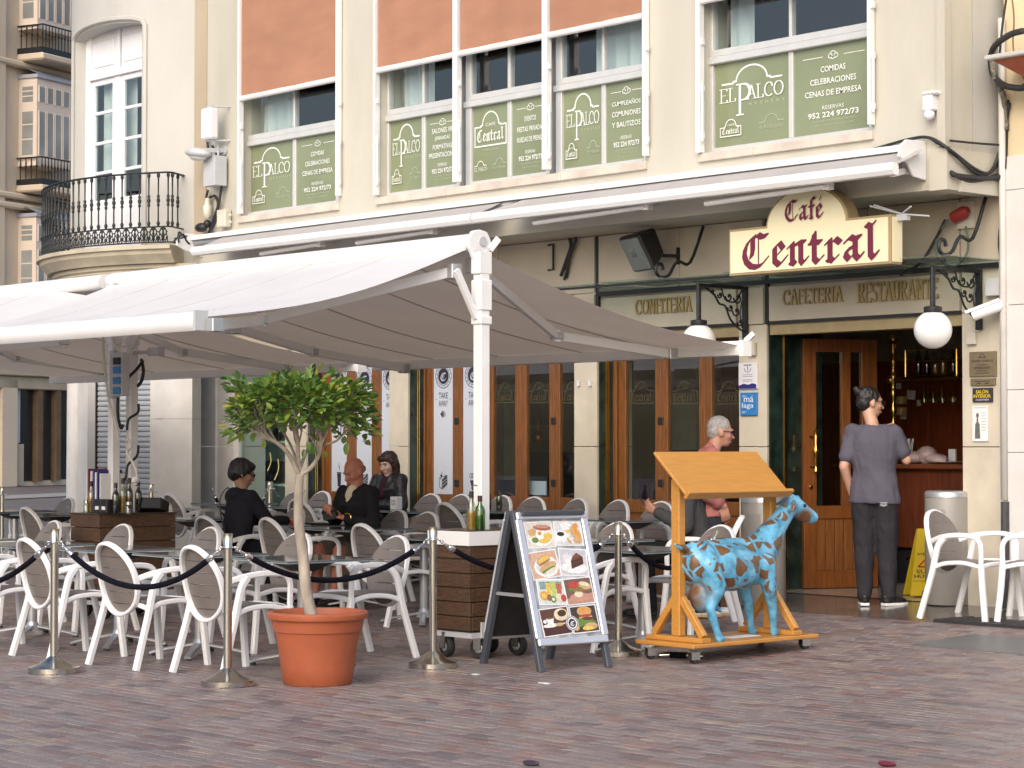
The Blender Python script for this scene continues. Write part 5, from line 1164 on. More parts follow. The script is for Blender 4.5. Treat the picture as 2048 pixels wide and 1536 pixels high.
q = MB(); xg = XA(2009, YN - .04); q.tube([(xg, YN - .045, ZA(2010, 1000, YN)), (xg, YN - .045, 5)], .03, 8); q.build('downpipe', STONEW, NBD, world=True, smooth=True)

# ================================================================ FAR BUILDING UP THE STREET
FD = 70.0
fo = VH * FD + RT * ((70 - CX) / F * FD)
ps = radians(27); wd_ = (RT * sin(ps) + VH * cos(ps)).normalized(); wn = V((wd_.y, -wd_.x, 0))      # along the street, and out of the wall
if wn.dot(VH) > 0: wn = -wn
FBM = frame((fo.x, fo.y, 0), wd_, -wn, (0, 0, 1))        # x along the street, y into the wall
FB = thing('corner_building', 'ochre building with glazed bay windows across the side street', 'building', (fo.x, fo.y, GF))
def fb(mb, name, m, parent=None, **k):
    mb.v = [FBM @ p for p in mb.v]; return mb.build(name, m, parent or FB, world=True, **k)
def fz(py): return 1.5 + (890 - py) / F * FD
BD_ = .75
OCH = pm('ochre_wall', (.58, .485, .37), .85, .06, .6, .1, 20, stain=.15); BAYM = pm('pink_cream_joinery', (.68, .575, .485), .6, .05, 1)
q = MB(); q.box(-6, 14, BD_, BD_ + 4, GF, 24); fb(q, 'wall', OCH)
q = MB(); q.box(-1.6, -.9, BD_ - .22, BD_ - .001, fz(735), 24); fb(q, 'pilaster', OCH)
for y_ in (118, 385, 405): q = MB(); q.box(-6, 14, BD_ - .28, BD_ - .002, fz(y_) - .2, fz(y_)); fb(q, 'string_course', OCH, bevel=.05)
FG = pm('far_glass', (.26, .27, .26), .35, .3, .8)
for zb_, zt_, zr_ in ((fz(320), fz(152), fz(138)), (fz(600), fz(432), fz(418)), (fz(44), fz(-130), fz(-145))):
    q = MB(); q.box(0, 1.75, 0, BD_ - .003, zb_, zt_); B = fb(q, 'bay_window', BAYM)
    q = MB(); q.box(-.06, 1.82, -.07, BD_ - .004, zt_ + .002, zt_ + .12); q.add([(-.06, -.07, zt_ + .13), (1.82, -.07, zt_ + .13), (1.82, BD_, zt_ + .45), (-.06, BD_, zt_ + .45), (.2, BD_, zt_ + .45)], [(0, 1, 2, 3), (0, 3, 4)]); fb(q, 'bay_roof', pm('lead_roof', (.34, .36, .40), .5, .1, 2), B)
    q = MB(); q.box(-.05, 1.8, -.06, BD_ - .005, zb_ - .15, zb_ - .002); fb(q, 'bay_sill', BAYM, B)
    hh = zt_ - zb_
    for k in range(4):
        x0 = .12 + k * .41
        for v0, v1 in ((.08, .60), (.72, .90)):
            q = MB(); q.box(x0, x0 + .28, -.012, -.001, zb_ + hh*v0, zb_ + hh*v1); fb(q, 'pane', FG, B)
            q = MB(); q.box(x0 - .04, x0 - .005, -.03, -.001, zb_ + hh*v0 - .03, zb_ + hh*v1 + .03); q.box(x0 + .285, x0 + .32, -.03, -.001, zb_ + hh*v0 - .03, zb_ + hh*v1 + .03); fb(q, 'frame', BAYM, B)
    for v0, v1 in ((.08, .60), (.72, .90)):
        q = MB(); q.box(-.012, -.001, .16, BD_ - .16, zb_ + hh*v0, zb_ + hh*v1); fb(q, 'pane', FG, B)
        q = MB()
        for t in (.36, .7): q.box(-.02, -.0125, .16, BD_ - .16, zb_ + hh*(v0 + (v1-v0)*t) - .02, zb_ + hh*(v0 + (v1-v0)*t) + .02)
        fb(q, 'frame', BAYM, B)
for z0_, z1_ in ((fz(100), fz(45)), (fz(365), fz(312))):
    q = MB(); q.box(-.15, 6, -.35, BD_ - .002, z0_ - .28, z0_ - .05); fb(q, 'balcony_slab', OCH, bevel=.05)
    q = MB(); q.box(-.1, 6, -.31, -.28, z1_ - .05, z1_); q.box(-.1, -.07, -.28, BD_ - .01, z1_ - .05, z1_); q.box(-.1, 6, -.31, -.29, z0_ - .05, z0_ + .14); q.box(-.1, -.08, -.28, BD_ - .01, z0_ - .05, z0_ + .14)
    RLF = fb(q, 'far_railing', IRON)
    for k in range(22):
        q = MB(); q.lathe([(.016, z0_ + .14), (.02, z0_ + .5), (.04, z0_ + .55), (.02, z0_ + .6), (.016, z1_ - .05)], 5, Matrix.Translation((-.085 + k*.16, -.295, 0))); fb(q, 'baluster', IRON, RLF)
    for k in range(1, 5):
        q = MB(); q.lathe([(.016, z0_ + .14), (.02, z0_ + .5), (.04, z0_ + .55), (.02, z0_ + .6), (.016, z1_ - .05)], 5, Matrix.Translation((-.085, -.295 + k*.22, 0))); fb(q, 'baluster', IRON, RLF)
# its shop front, seen under the terrace awning
SHF = pm('shop_front_stone', (.40, .34, .25), .7, .15, 1, .1, 20, stain=.4)
q = MB(); q.box(-6, 14, BD_ - .45, BD_ - .003, fz(752), fz(728)); q.box(-6, 14, BD_ - .3, BD_ - .003, fz(778), fz(752)); fb(q, 'shop_cornice', SHF, bevel=.03)
for px0, px1, m, y0_, y1_, nm, dd in ((38, 64, pm('dark_shop_glass', (.02, .02, .025), .1, .3, 1), 765, 962, 'shop_pane', .02), (74, 101, pm('dark_shop_glass', (.02, .02, .025)), 768, 960, 'shop_pane', .02), (110, 140, pm('dark_shop_glass', (.02, .02, .025)), 770, 958, 'shop_pane', .02), (64, 74, pm('brown_trim', (.12, .075, .04), .6, .2, 3), 764, 963, 'shop_post', .25), (101, 110, pm('brown_trim', (.12, .075, .04)), 766, 961, 'shop_post', .25), (22, 37, GREY, 765, 885, 'marble_strip', .06), (20, 38, SHF, 888, 970, 'shop_plinth', .2), (-10, 20, OCH, 760, 975, 'shop_pillar', .3)):
    def fx(px):
        d = ray(px, 890); d = V((d.x, d.y, 0)); b_ = FBM.inverted() @ V((0, 0, 0)); q_ = FBM.inverted().to_3x3() @ d; t_ = (BD_ - b_.y) / q_.y; return b_.x + q_.x * t_
    x0, x1 = fx(px0), fx(px1); xm_ = FBM @ V(((x0 + x1)/2, BD_, 0)); dd_ = depth(V((xm_.x, xm_.y, 1.5)))
    q = MB(); q.box(x0, x1, BD_ - dd, BD_ - .002, max(GF, 1.5 + (890 - y1_)/F*dd_), 1.5 + (890 - y0_)/F*dd_); fb(q, nm, m)
# ================================================================ TERRACE AWNING
AY = 10.21; AX0, AX1, AX2 = -11.72, -16.72, -22.8
d_ = depth(V((AX0, AY, 1.5)))
zR = ZA(985, 463, AY); zR0 = ZA(985, 502, AY)
YF = PXX(413, 640, AX0 - .05).y; ZF = PXX(413, 640, AX0 - .05).z
YBK = PXX(1503, 696, AX0).y; ZBK = PXX(1503, 696, AX0).z
TA = thing('terrace_awning', 'big white double-sided terrace awning on posts over the tables', 'awning', (AX0, AY, 0))
def tp(mb, name, mat, parent=None, **k): return mb.build(name, mat, parent or TA, world=True, **k)
CANV = pm('terrace_canvas', (.76, .75, .75), .85, .04, 2, .08, 120, stain=.06); seethrough(CANV, .17)
SEAM = pm('canvas_seam', (.50, .46, .43), .85, .05, 3, 0); hr = (zR - zR0) / 2; zh = (zR + zR0) / 2
hsec = [(hr*1.25*cos(2*pi*k/14), hr*sin(2*pi*k/14)) for k in range(14)]
for x0, x1 in ((AX0 - .03, AX1 + .06), (AX1 - .06, AX2)):
    q = MB(); q.sweep([(x0, AY, zh), (x1, AY, zh)], hsec); tp(q, 'ridge_case', WHITEM, smooth=40)
    for sgn, Ye, Ze, nm in ((-1, YF, ZF, 'front'), (1, YBK, ZBK, 'back')):
        q = MB(); N, Mn = 26, 12; vs = []
        for i in range(N + 1):
            u = i / N; xr_ = x0 - .05 + (x1 - x0 + .1) * u; xb_ = (x0 - .08 + (x1 - x0 + .16) * u)
            for j in range(Mn + 1):
                t = j / Mn; ed = min(u, 1 - u)
                sag = .075*sin(pi*t) + .02*sin(pi*t)*math.exp(-ed*14) + .006*sin(u*40 + t*3)*sin(pi*t)
                if x0 < AX1 and sgn < 0 and u < .12: sag += .10 * (1 - u/.12) * (1 - t)
                vs.append((xr_ + (xb_-xr_)*t, AY + sgn*hr*.6 + (Ye - AY - sgn*hr*.6)*t, zR0 + .03 + (Ze + .02 - zR0 - .03)*t - sag))
        q.add(vs, [(i*(Mn+1)+j, (i+1)*(Mn+1)+j, (i+1)*(Mn+1)+j+1, i*(Mn+1)+j+1) for i in range(N) for j in range(Mn)])
        o = tp(q, nm + '_canvas', CANV, smooth=True)
        for i_ in (5, 10, 16, 21):
            q2 = MB(); row = [V(vs[i_*(Mn+1)+j]) for j in range(Mn+1)]; q2.strap([p_ - V((0, 0, .002)) for p_ in row], .022, .007); tp(q2, 'canvas_seam', SEAM)
        q = MB(); pr = [(.0, .055), (.03, .05), (.045, .02), (.045, -.03), (.02, -.06), (-.03, -.055), (-.04, 0)] if sgn < 0 else [(-.045, .05), (.03, .055), (.045, .0), (.035, -.05), (-.035, -.055)]
        q.sweep([(x0 - .10 + (.04 if sgn > 0 else 0), Ye, Ze), (x1 + .08, Ye, Ze)], [(a_*1.1, b_*1.1) for a_, b_ in pr]); tp(q, nm + '_bar', WHITEM, smooth=40)
        q = MB(); q.box(x0 - .10 + (.04 if sgn > 0 else 0), x0 - .075 + (.06 if sgn > 0 else .0), Ye - .05, Ye + .05, Ze - .065, Ze + .065)
        if sgn > 0: q.bar((x0 - .05, Ye + .02, Ze + .06), (x0 + .02, Ye + .04, Ze + .12), .03, .04); q.cbox((x0 - .25, Ye - .06, Ze + .02), (.10, .04, .05))
        tp(q, 'bar_end_cap', WHITEM if sgn > 0 else GREY)
SEAM_ = 0
def fold_arm(a_, e_, b_, m=WHITEM):
    q = MB(); q.bar(a_, e_, .045, .075); q.bar(e_, b_, .045, .075); q.lathe([(.035, -.05), (.035, .05)], 10, Matrix.Translation(e_)); tp(q, 'folding_arm', m, bevel=.006)
    for c_, s_ in ((e_, (.085, .085, .055)), (a_, (.1, .1, .11)), (b_, (.08, .09, .09))): q = MB(); q.cbox(c_, s_); tp(q, 'arm_joint', ALU, bevel=.006)
fold_arm(V((AX0 - .2, AY + .12, zR0 - .08)), P(1114, 672, 11.85), P(1342, 708, YBK - .09))
fold_arm(P(466, 655, AY + .12), P(625, 703, 11.85), P(808, 737, YBK - .09))
fold_arm(P(906, 543, AY - .12), P(524, 640, 8.95), P(430, 650, YF + .07))
fold_arm(P(262, 660, AY + .12), P(364, 704, 11.9), P(574, 736, YBK - .09))
fold_arm(P(-60, 664, AY + .12), P(30, 716, 11.9), P(205, 742, YBK - .09))
fold_arm(P(60, 660, AY - .12), P(126, 683, 8.9), P(-80, 700, YF + .07))
def post(X, Y, z0, z1, w_=.085):
    q = MB(); q.box(X - w_/2, X + w_/2, Y - w_/2, Y + w_/2, z0, z1); o = tp(q, 'post', WHITEM, bevel=.008)
    q = MB(); e = w_*.62; q.box(X - e, X + e, Y - e, Y + e, z1 - .42, z1 - .20); q.box(X - e, X + e, Y - e, Y + e, z1 - .52, z1 - .46); q.box(X - w_*.55, X + w_*.55, Y - .06, Y + .06, z1 - .16, z1 + .0); q.build('sleeve', WHITEM, o, world=True, bevel=.006)
    return o
PX0 = V((PXX(963, 890, AX0).x, 0, 0)); 
pc = V((P(963, 800, AY).x, AY, 0))
post(pc.x, AY, .55, zR0 + .0, .088)
q = MB(); q.bar((pc.x, AY - .05, zR0 - .47), P(912, 540, AY - .25), .03, .05); tp(q, 'brace', WHITEM)
zc_ = zh; q = MB(); pl = [(-hr*1.5, hr*.3), (-hr*1.0, hr*1.15), (0, hr*1.35), (hr*1.0, hr*1.15), (hr*1.5, hr*.3), (hr*1.45, -hr*.6), (hr*.6, -hr*2.3), (-hr*.6, -hr*2.3), (-hr*1.45, -hr*.6)]
q.prism(pl, .03, frame((AX0 - .03, AY, zh), (0, 1, 0), (0, 0, 1), (1, 0, 0))); q.bar((AX0, AY + hr*1.3, zh - .05), (AX0 + .02, AY + hr*2.3, zh + .04), .02, .05); cap_ = tp(q, 'ridge_end_cap', WHITEM, bevel=.005)
q = MB(); q.lathe([(.035, 0), (.035, .012)], 14, frame((AX0, AY + .02, zh + .01), (0, 1, 0), (0, 0, 1), (1, 0, 0))); q.build('socket', GREY, cap_, world=True)
q = MB()
for y_, z_, r_ in ((-.01, -.12, .012), (-.05, -.07, .012), (.06, -.07, .012)): q.lathe([(r_, 0), (r_, .012)], 10, frame((AX0, AY + y_, zh + z_), (0, 1, 0), (0, 0, 1), (1, 0, 0)))
q.build('bolt', GREY, cap_, world=True)
PL1, PL2 = P(228, 800, 10.13), P(264, 800, 10.31)
post(PL1.x, 10.13, .55, zR0 + .02, .082); post(PL2.x, 10.31, .55, zR0 + .02, .082)
# power strip and cables on the far posts
c = P(241, 737, 10.02); PS = thing('socket_strip', 'grey strip of blue power sockets fixed between the two far awning posts', 'socket strip', c)
z0, z1 = ZA(241, 792, 10.02), ZA(241, 705, 10.02)
q = MB(); q.box(c.x - .07, c.x + .07, c.y - .03, c.y + .05, z0, z1); q.box(c.x - .15, c.x - .08, c.y - .02, c.y + .05, z0 - .02, z1 + .02); q.build('casing', GREY, PS, world=True, bevel=.006)
for py in (722, 740, 761, 781):
    z = ZA(241, py, 10.0); q = MB(); q.box(c.x - .05, c.x + .06, c.y - .05, c.y - .032, z - .030, z + .030); q.build('socket', BLUEP if py > 725 else BLKP, PS, world=True, bevel=.006)
def pcable(l, pts, m, r=.012): cable('post_cable', l, [P(x, y, yy) for x, y, yy in pts], r, m)
pcable('white cable hanging long beside the far awning posts', [(206, 668, 9.95), (208, 720, 9.95), (216, 790, 9.95), (232, 850, 9.95), (236, 875, 9.95)], CABLEW)
pcable('white cable swagging between the tops of the far posts', [(222, 668, 10.0), (236, 700, 10.0), (255, 708, 10.05), (268, 690, 10.15), (280, 668, 10.2)], CABLEW)
pcable('black cable wound round the right far post', [(286, 722, 10.2), (270, 742, 10.2), (257, 756, 10.2), (256, 780, 10.2)], CABLE, .014)
pcable('thick black cable curving off the right far post', [(283, 718, 10.22), (287, 740, 10.22), (284, 760, 10.22), (276, 772, 10.22)], CABLE, .016)
pcable('black cable spiralling down the right far post', [(277, 808, 10.24), (276, 825, 10.24), (258, 838, 10.22), (254, 860, 10.2)], CABLE, .012)
pcable('black cable crossing low on the right far post', [(277, 890, 10.24), (274, 912, 10.24), (256, 930, 10.22), (252, 955, 10.2), (246, 962, 10.2)], CABLE, .012)
pcable('black cable loop under the socket strip', [(236, 795, 10.0), (236, 830, 10.0), (242, 856, 10.0), (246, 850, 10.0)], CABLE, .014)
pcable('white cable knotted round the right far post', [(252, 884, 10.2), (258, 880, 10.18), (262, 894, 10.18), (254, 904, 10.18), (262, 918, 10.18), (272, 940, 10.2), (274, 962, 10.2)], CABLEW, .013)
c = P(312, 703, 10.3); q = MB(); q.cbox(c, (.16, .08, .07)); q.bar(c, (PL2.x, 10.31, c.z), .03, .03); fit('post_bracket', 'white lamp bracket fixed to the right far post', 'bracket', q, GREY, c, bevel=.006)
c = P(271, 960, 10.22); q = MB(); q.cbox(c, (.06, .05, .05)); q.cbox(c + V((.0, 0, -.03)), (.03, .03, .04)); fit('hanging_plug', 'white plug hanging at the foot of the right far post', 'plug', q, WHITEP, c, bevel=.008)

# ================================================================ WOODEN POST BOXES
def wheel(c, R_, parent, rot=0):
    M = Matrix.Translation(c) @ rotm('Z', rot) @ rotm('X', pi/2)
    q = MB(); q.lathe([(R_*.55, -.024), (R_*.9, -.026), (R_, -.012), (R_, .012), (R_*.9, .026), (R_*.55, .024)], 18, M); w_ = q.build('wheel', RUBBER, parent, world=True, smooth=40)
    q = MB(); q.lathe([(.012, -.034), (R_*.52, -.022), (R_*.52, .022), (.012, .034)], 14, M); q.build('hub', ALU, w_, world=True, smooth=40)
    q = MB(); Z = Matrix.Translation(c) @ rotm('Z', rot)
    for s in (-1, 1): q.box(-.03, .03, s*.038 - .004, s*.038 + .004, -.01, R_*1.35, Z)
    q.box(-.035, .035, -.042, .042, R_*1.2, R_*1.4, Z); q.build('fork', STEEL, w_, world=True)
def planter(x0, x1, y0, y1, z0, z1, label, band, wheels):
    T = thing('post_box', label, 'planter', ((x0+x1)/2, (y0+y1)/2, 0))
    n = 6; zt = z1 - (.095 if band else 0); t = .025
    for k in range(n):
        a_, b_ = z0 + (zt-z0)*k/n + .003, z0 + (zt-z0)*(k+1)/n - .003; jx = lambda: random.uniform(-.003, .003)
        for nm in range(4):
            q = MB(); o_ = jx()
            if nm == 0: q.box(x0 + .001, x1 - .001, y0 + o_, y0 + t, a_, b_)
            elif nm == 1: q.box(x1 - t, x1 + o_, y0 + t + .001, y1 - t - .001, a_, b_)
            elif nm == 2: q.box(x0 + .001, x1 - .001, y1 - t, y1 + o_, a_, b_)
            else: q.box(x0 + o_, x0 + t, y0 + t + .001, y1 - t - .001, a_, b_)
            q.build('plank', PLANK, T, world=True, bevel=.003)
    q = MB(); q.box(x0 + .03, x1 - .03, y0 + .03, y1 - .03, z0 - .01, z1 - .04); q.build('inner_box', ROOMD, T, world=True)
    q = MB(); q.box(x0 - .01, x1 + .01, y0 - .01, y1 + .01, z1 - .012, z1) if not band else q.box(x0 - .005, x1 + .005, y0 - .005, y1 + .005, z1 - .004, z1 + .006)
    q.build('lid', pm('dark_lid', (.05, .03, .02), .3, .3, 5), T, world=True, bevel=.003)
    if band:
        for s in ((x0 - .012, x1 + .012, y0 - .012, y0 - .001), (x1 + .001, x1 + .012, y0 - .001, y1 + .012), (x0 - .012, x0 - .001, y0, y1 + .012)):
            q = MB(); q.box(*s, z1 - .098, z1); q.build('white_band', WHITEM, T, world=True)
    q = MB(); q.box(x1 + .001, x1 + .02, y0 + .1, y1, z0 - .05, z0 + .06); q.box(x0, x1, y0 + .02, y1, z0 - .05, z0 - .012); q.build('steel_skirt', GREY, T, world=True)
    for (wx, wy, r_) in wheels: wheel(V((wx, wy, G(wy) + r_)), r_, T, random.uniform(-.3, .3))
    return T
bx0_, bx1_, by0_, by1_ = -11.93, -11.50, 9.92, 10.50
planter(bx0_, bx1_, by0_, by1_, .20, .895, 'wooden box on castors with a white band round its top, holding the near awning post', True, [(bx0_ + .12, by0_ + .06, .075), (bx1_ - .06, by0_ + .15, .075), (bx1_ - .05, by1_ - .08, .075), (bx0_ + .08, by1_ - .08, .075)])
planter(-16.76, -16.28, 9.85, 10.62, .17, .91, 'dark wooden box on castors holding the two far awning posts and the menus', False, [(-16.68, 9.95, .08), (-16.36, 9.95, .08), (-16.36, 10.5, .08), (-16.68, 10.5, .08)])
GBOT = glass('bottle_green', (.16, .38, .05), .02); GBOTD = glass('bottle_dark', (.10, .13, .03), .02); GCLR = glass('bottle_clear', (.75, .78, .62), .02)
def bottle(p, label, mat, oil=None, h=.27, r=.034, spout=False):
    B = thing('bottle', label, 'bottle', p)
    q = MB(); q.lathe([(r*.9, 0), (r, .01), (r, h*.56), (r*.85, h*.66), (r*.42, h*.76), (r*.38, h*.95), (r*.45, h*.955), (r*.45, h)], 14); q.build('glass_body', mat, B, smooth=40)
    q = MB(); q.lathe([(r*.47, h*.84), (r*.47, h*1.01)], 12); q.build('cap', pm('dark_cap', (.03, .012, .015), .4) if not spout else BLKP, B)
    if oil is not None: q = MB(); q.lathe([(r*.86, .008), (r*.9, h*.50)], 12); q.build('oil', pm('olive_oil', (.33, .17, .015), .2, .1, 5) if oil else pm('dark_vinegar', (.03, .015, .01), .2), B)
    if spout: q = MB(); q.tube([(0, 0, h), (0, 0, h*1.1), (.02, 0, h*1.18), (.06, 0, h*1.16)], .005, 6); q.build('spout', STEEL, B)
    return B
zt_ = .901
def on_box(px, Y, z=zt_): p = P(px, 890, Y); return V((p.x, Y, z))
bottle(on_box(943, 10.02), 'clear bottle of amber oil beside the near awning post', GCLR, True, .27, .036, True)
bottle(on_box(960, 10.07), 'green glass bottle against the near awning post', GBOT, None, .24, .036)
zt2 = .912
for px, Y, l, m, oil, h in ((183, 9.98, 'pale oil bottle at the left end of the far wooden box', GCLR, True, .27), (189, 10.15, 'dark bottle behind the pale oil bottle on the far wooden box', GBOTD, False, .30), (232, 9.97, 'dark green bottle right of the menus on the far wooden box', GBOTD, False, .26), (246, 10.05, 'amber bottle in the middle of the far wooden box', GCLR, True, .30), (259, 10.1, 'tall dark bottle in front of the right far post', GBOTD, False, .30), (277, 10.35, 'slim black bottle right of the right far post', GBOTD, False, .27)):
    bottle(on_box(px, Y, zt2), l, m, oil, h, .032)
for i, (px, w_, h, m) in enumerate(((197, .012, .36, PAPER), (201, .02, .38, BURG), (206, .02, .36, PAPER), (211, .016, .37, NAVY), (215, .02, .35, PAPER), (219, .014, .37, NAVY), (224, .012, .34, PAPER))):
    p = on_box(px, 10.1, zt2); q = MB(); q.box(-w_/2, w_/2, -.12, .12, 0, h); tag(q.build('menu', m, None, loc=p, bevel=.002), ['first white menu of the row on the far wooden box', 'dark red menu standing among white menus on the far wooden box', 'second white menu of the row, right of the dark red menu', 'navy menu in the middle of the row on the far wooden box', 'third white menu of the row, between two navy menus', 'navy menu near the right end of the menu row', 'thinnest white menu at the right end of the menu row'][i], 'menu')
p = on_box(236, 10.2, zt2); q = MB(); q.box(-.1, .1, -.006, .006, 0, .37, rotm('Z', -.9)); tag(q.build('menu', BURG, None, loc=p), 'big dark red menu with a white sheet leaning behind the bottles', 'menu')
for px, l in ((201, 'left black menu holder with a white tag on the far wooden box'), (214, 'right black menu holder with a white tag on the far wooden box')):
    H = thing('menu_holder', l, 'holder', on_box(px, 9.93, zt2)); q = MB(); q.box(-.05, .05, -.03, .06, 0, .12); q.build('case', BLKP, H, bevel=.004); q = MB(); q.box(-.028, .028, -.0345, -.0312, .03, .06); q.build('tag', PAPER, H)
p = on_box(303, 10.45, zt2); TB = thing('card_terminal', 'black payment terminal with a blue light at the right of the far wooden box', 'terminal', p); q = MB(); q.box(-.13, .13, -.08, .08, .005, .11, rotm('Z', .5) @ rotm('X', -.3)); q.build('case', BLKP, TB, bevel=.01); q = MB(); q.cbox((-.02, -.075, .10), (.012, .006, .006)); q.build('light', BLUEP, TB)
for px, Y, l in ((174, 9.92, 'small salt jar at the left corner of the far wooden box'), (258, 9.9, 'glass shaker jar at the front of the far wooden box')):
    Jn = thing('shaker', l, 'jar', on_box(px, Y, zt2)); q = MB(); q.lathe([(.03, 0), (.032, .07), (.024, .08)], 12); q.build('glass_body', GCLR, Jn, smooth=40); q = MB(); q.lathe([(.026, .081), (.026, .105), (.01, .11)], 12); q.build('lid', STEEL, Jn)

# ================================================================ CHAIRS AND TABLES
def make_chair(label):
    T = thing('terrace_chair', label, 'chair', group='white and taupe terrace chairs')
    bt = lambda z: -.175 - .12 * ((z - .36) / .483)            # the back leans
    def oval(k, s=1.0):
        a_ = 2*pi*k; z = .602 + .241*sin(a_)*s; w_ = .208 * (1 - .10*sin(a_)) if sin(a_) < 0 else .208
        x = w_*cos(a_)*s; return V((x, bt(z) - .045*(1 - (x/.21)**2), z))
    q = MB(); q.strap([oval(k/36) + V((0, -.016, -.004)) for k in range(36)], .024, .044, .3, closed=True, up=(0, 1, .25)); q.build('back_frame', WHITEP, T, smooth=40)
    # seven-band back with slits
    q = MB(); zs_ = [.602 + .238*t for t in (-1, -.72, -.70, -.39, -.365, -.05, -.025, .28, .305, .60, .622, 1)]
    def half(z): t = min(1, abs(z - .602)/.239); b_ = sqrt(max(0, 1 - t*t)); return (.212 * (1.10 if False else 1)) * b_ * (1.0 + (.06*t if z < .602 else 0))
    cols = [-1, -.66, -.33, 0, .33, .66, 1]
    fine = []
    for i in range(len(zs_) - 1):
        a_, b_ = zs_[i], zs_[i+1]; slit = i % 2 == 1; n = 1 if slit else 4
        for k in range(n): fine.append((a_ + (b_-a_)*k/n, a_ + (b_-a_)*(k+1)/n, slit))
    def pt(u, z): x = half(z)*u; return (x, bt(z) + .012 - .043*(1 - (x/.215)**2), z)
    for a_, b_, slit in fine:
        for u0, u1 in zip(cols, cols[1:]):
            if slit and -.67 < (u0+u1)/2 < .67: continue
            q.add([pt(u0, a_), pt(u1, a_), pt(u1, b_), pt(u0, b_)], [(0, 1, 2, 3)])
    bm = bmesh.new(); vmap = {}
    for f_ in q.f:
        vv = []
        for i in f_:
            key = tuple(round(c_, 4) for c_ in q.v[i])
            if key not in vmap: vmap[key] = bm.verts.new(q.v[i])
            if vmap[key] not in vv: vv.append(vmap[key])
        if len(vv) > 2:
            try: bm.faces.new(vv)
            except ValueError: pass
    bmesh.ops.recalc_face_normals(bm, faces=bm.faces); bmesh.ops.solidify(bm, geom=list(bm.faces), thickness=.013)
    me = bpy.data.meshes.new('backrest'); bm.to_mesh(me); bm.free(); me.materials.append(TAUPE); me.polygons.foreach_set('use_smooth', [True]*len(me.polygons)); me.set_sharp_from_angle(angle=radians(40)); addobj('backrest', me, T)
    # seat, three bands
    q = MB()
    for x0, x1 in ((-.235, -.082), (-.078, .078), (.082, .235)):
        N = 8; 
        for k in range(N):
            y0, y1 = -.20 + .46*k/N, -.20 + .46*(k+1)/N
            zf = lambda y: .448 + .012*((y - .03)/.23)**2 - .02*max(0, (y - .18)/.08)**2
            wf = lambda y, x: x * (1 - .12*max(0, (-y - .05)/.15) - .08*max(0, (y - .16)/.1))
            q.add([(wf(y0, x0), y0, zf(y0)), (wf(y0, x1), y0, zf(y0)), (wf(y1, x1), y1, zf(y1)), (wf(y1, x0), y1, zf(y1)), (wf(y0, x0), y0, zf(y0)-.016), (wf(y0, x1), y0, zf(y0)-.016), (wf(y1, x1), y1, zf(y1)-.016), (wf(y1, x0), y1, zf(y1)-.016)], [(0, 1, 2, 3), (7, 6, 5, 4), (0, 4, 5, 1), (1, 5, 6, 2), (2, 6, 7, 3), (3, 7, 4, 0)])
    q.build('seat', TAUPE, T)
    q = MB()
    for s in (-1, 1): q.strap(smooth_path([(s*.262, -.17, .405), (s*.258, -.08, .437), (s*.256, .08, .447), (s*.262, .23, .42)], 4), .03, .034, .25)
    q.strap(smooth_path([(-.262, .245, .42), (-.13, .255, .437), (.13, .255, .437), (.262, .245, .42)], 4), .03, .034, .25); q.strap(smooth_path([(-.262, -.18, .40), (-.13, -.20, .43), (.13, -.20, .43), (.262, -.18, .40)], 4), .03, .034, .25)
    q.build('seat_frame', WHITEP, T, smooth=40)
    for s in (-1, 1):
        pts = smooth_path([(s*.205, bt(.60) - .0, .605), (s*.245, -.13, .640), (s*.268, .0, .660), (s*.276, .12, .662), (s*.276, .205, .645), (s*.272, .245, .595), (s*.268, .250, .52), (s*.266, .248, .44)], 4)
        q = MB(); q.strap(pts, .040, .026, .3, up=(s*1, .0, .02)); q.build('armrest', WHITEP, T, smooth=40)
        pts = smooth_path([(s*.266, .248, .44), (s*.270, .262, .25), (s*.280, .290, .0)], 4); q = MB(); q.strap(pts, .048, .042, .25, up=(s, 0, 0)); q.build('leg', WHITEP, T, smooth=40)
        pts = smooth_path([(s*.255, -.085, .637), (s*.262, -.135, .58), (s*.264, -.165, .48), (s*.266, -.190, .37), (s*.272, -.240, .2), (s*.282, -.300, .0)], 4); q = MB(); q.strap(pts, .048, .042, .25, up=(s, 0, 0)); q.build('leg', WHITEP, T, smooth=40)
    return T
CH0 = None
def chair(px, py, face, label, dz=0, at=None, jit=None):
    global CH0
    th = {'+': 0.0, '-': pi}.get(face, face)
    th += random.uniform(-.09, .09) if jit is None else jit
    if at is None:
        p = gnd(px, py, .843); c = V((p.x, p.y, 0)) - Matrix.Rotation(th, 3, 'Z') @ V((0, -.30, 0))
    else: c = V(at)
    if CH0 is None: CH0 = make_chair(label); o = CH0
    else: o = copy_tree(CH0)
    o['label'] = label; o.location = (c.x, c.y, G(c.y)); o.rotation_euler = (0, 0, th); WM[o.name] = Matrix.Translation(o.location) @ Matrix.Rotation(th, 4, 'Z')
    return o
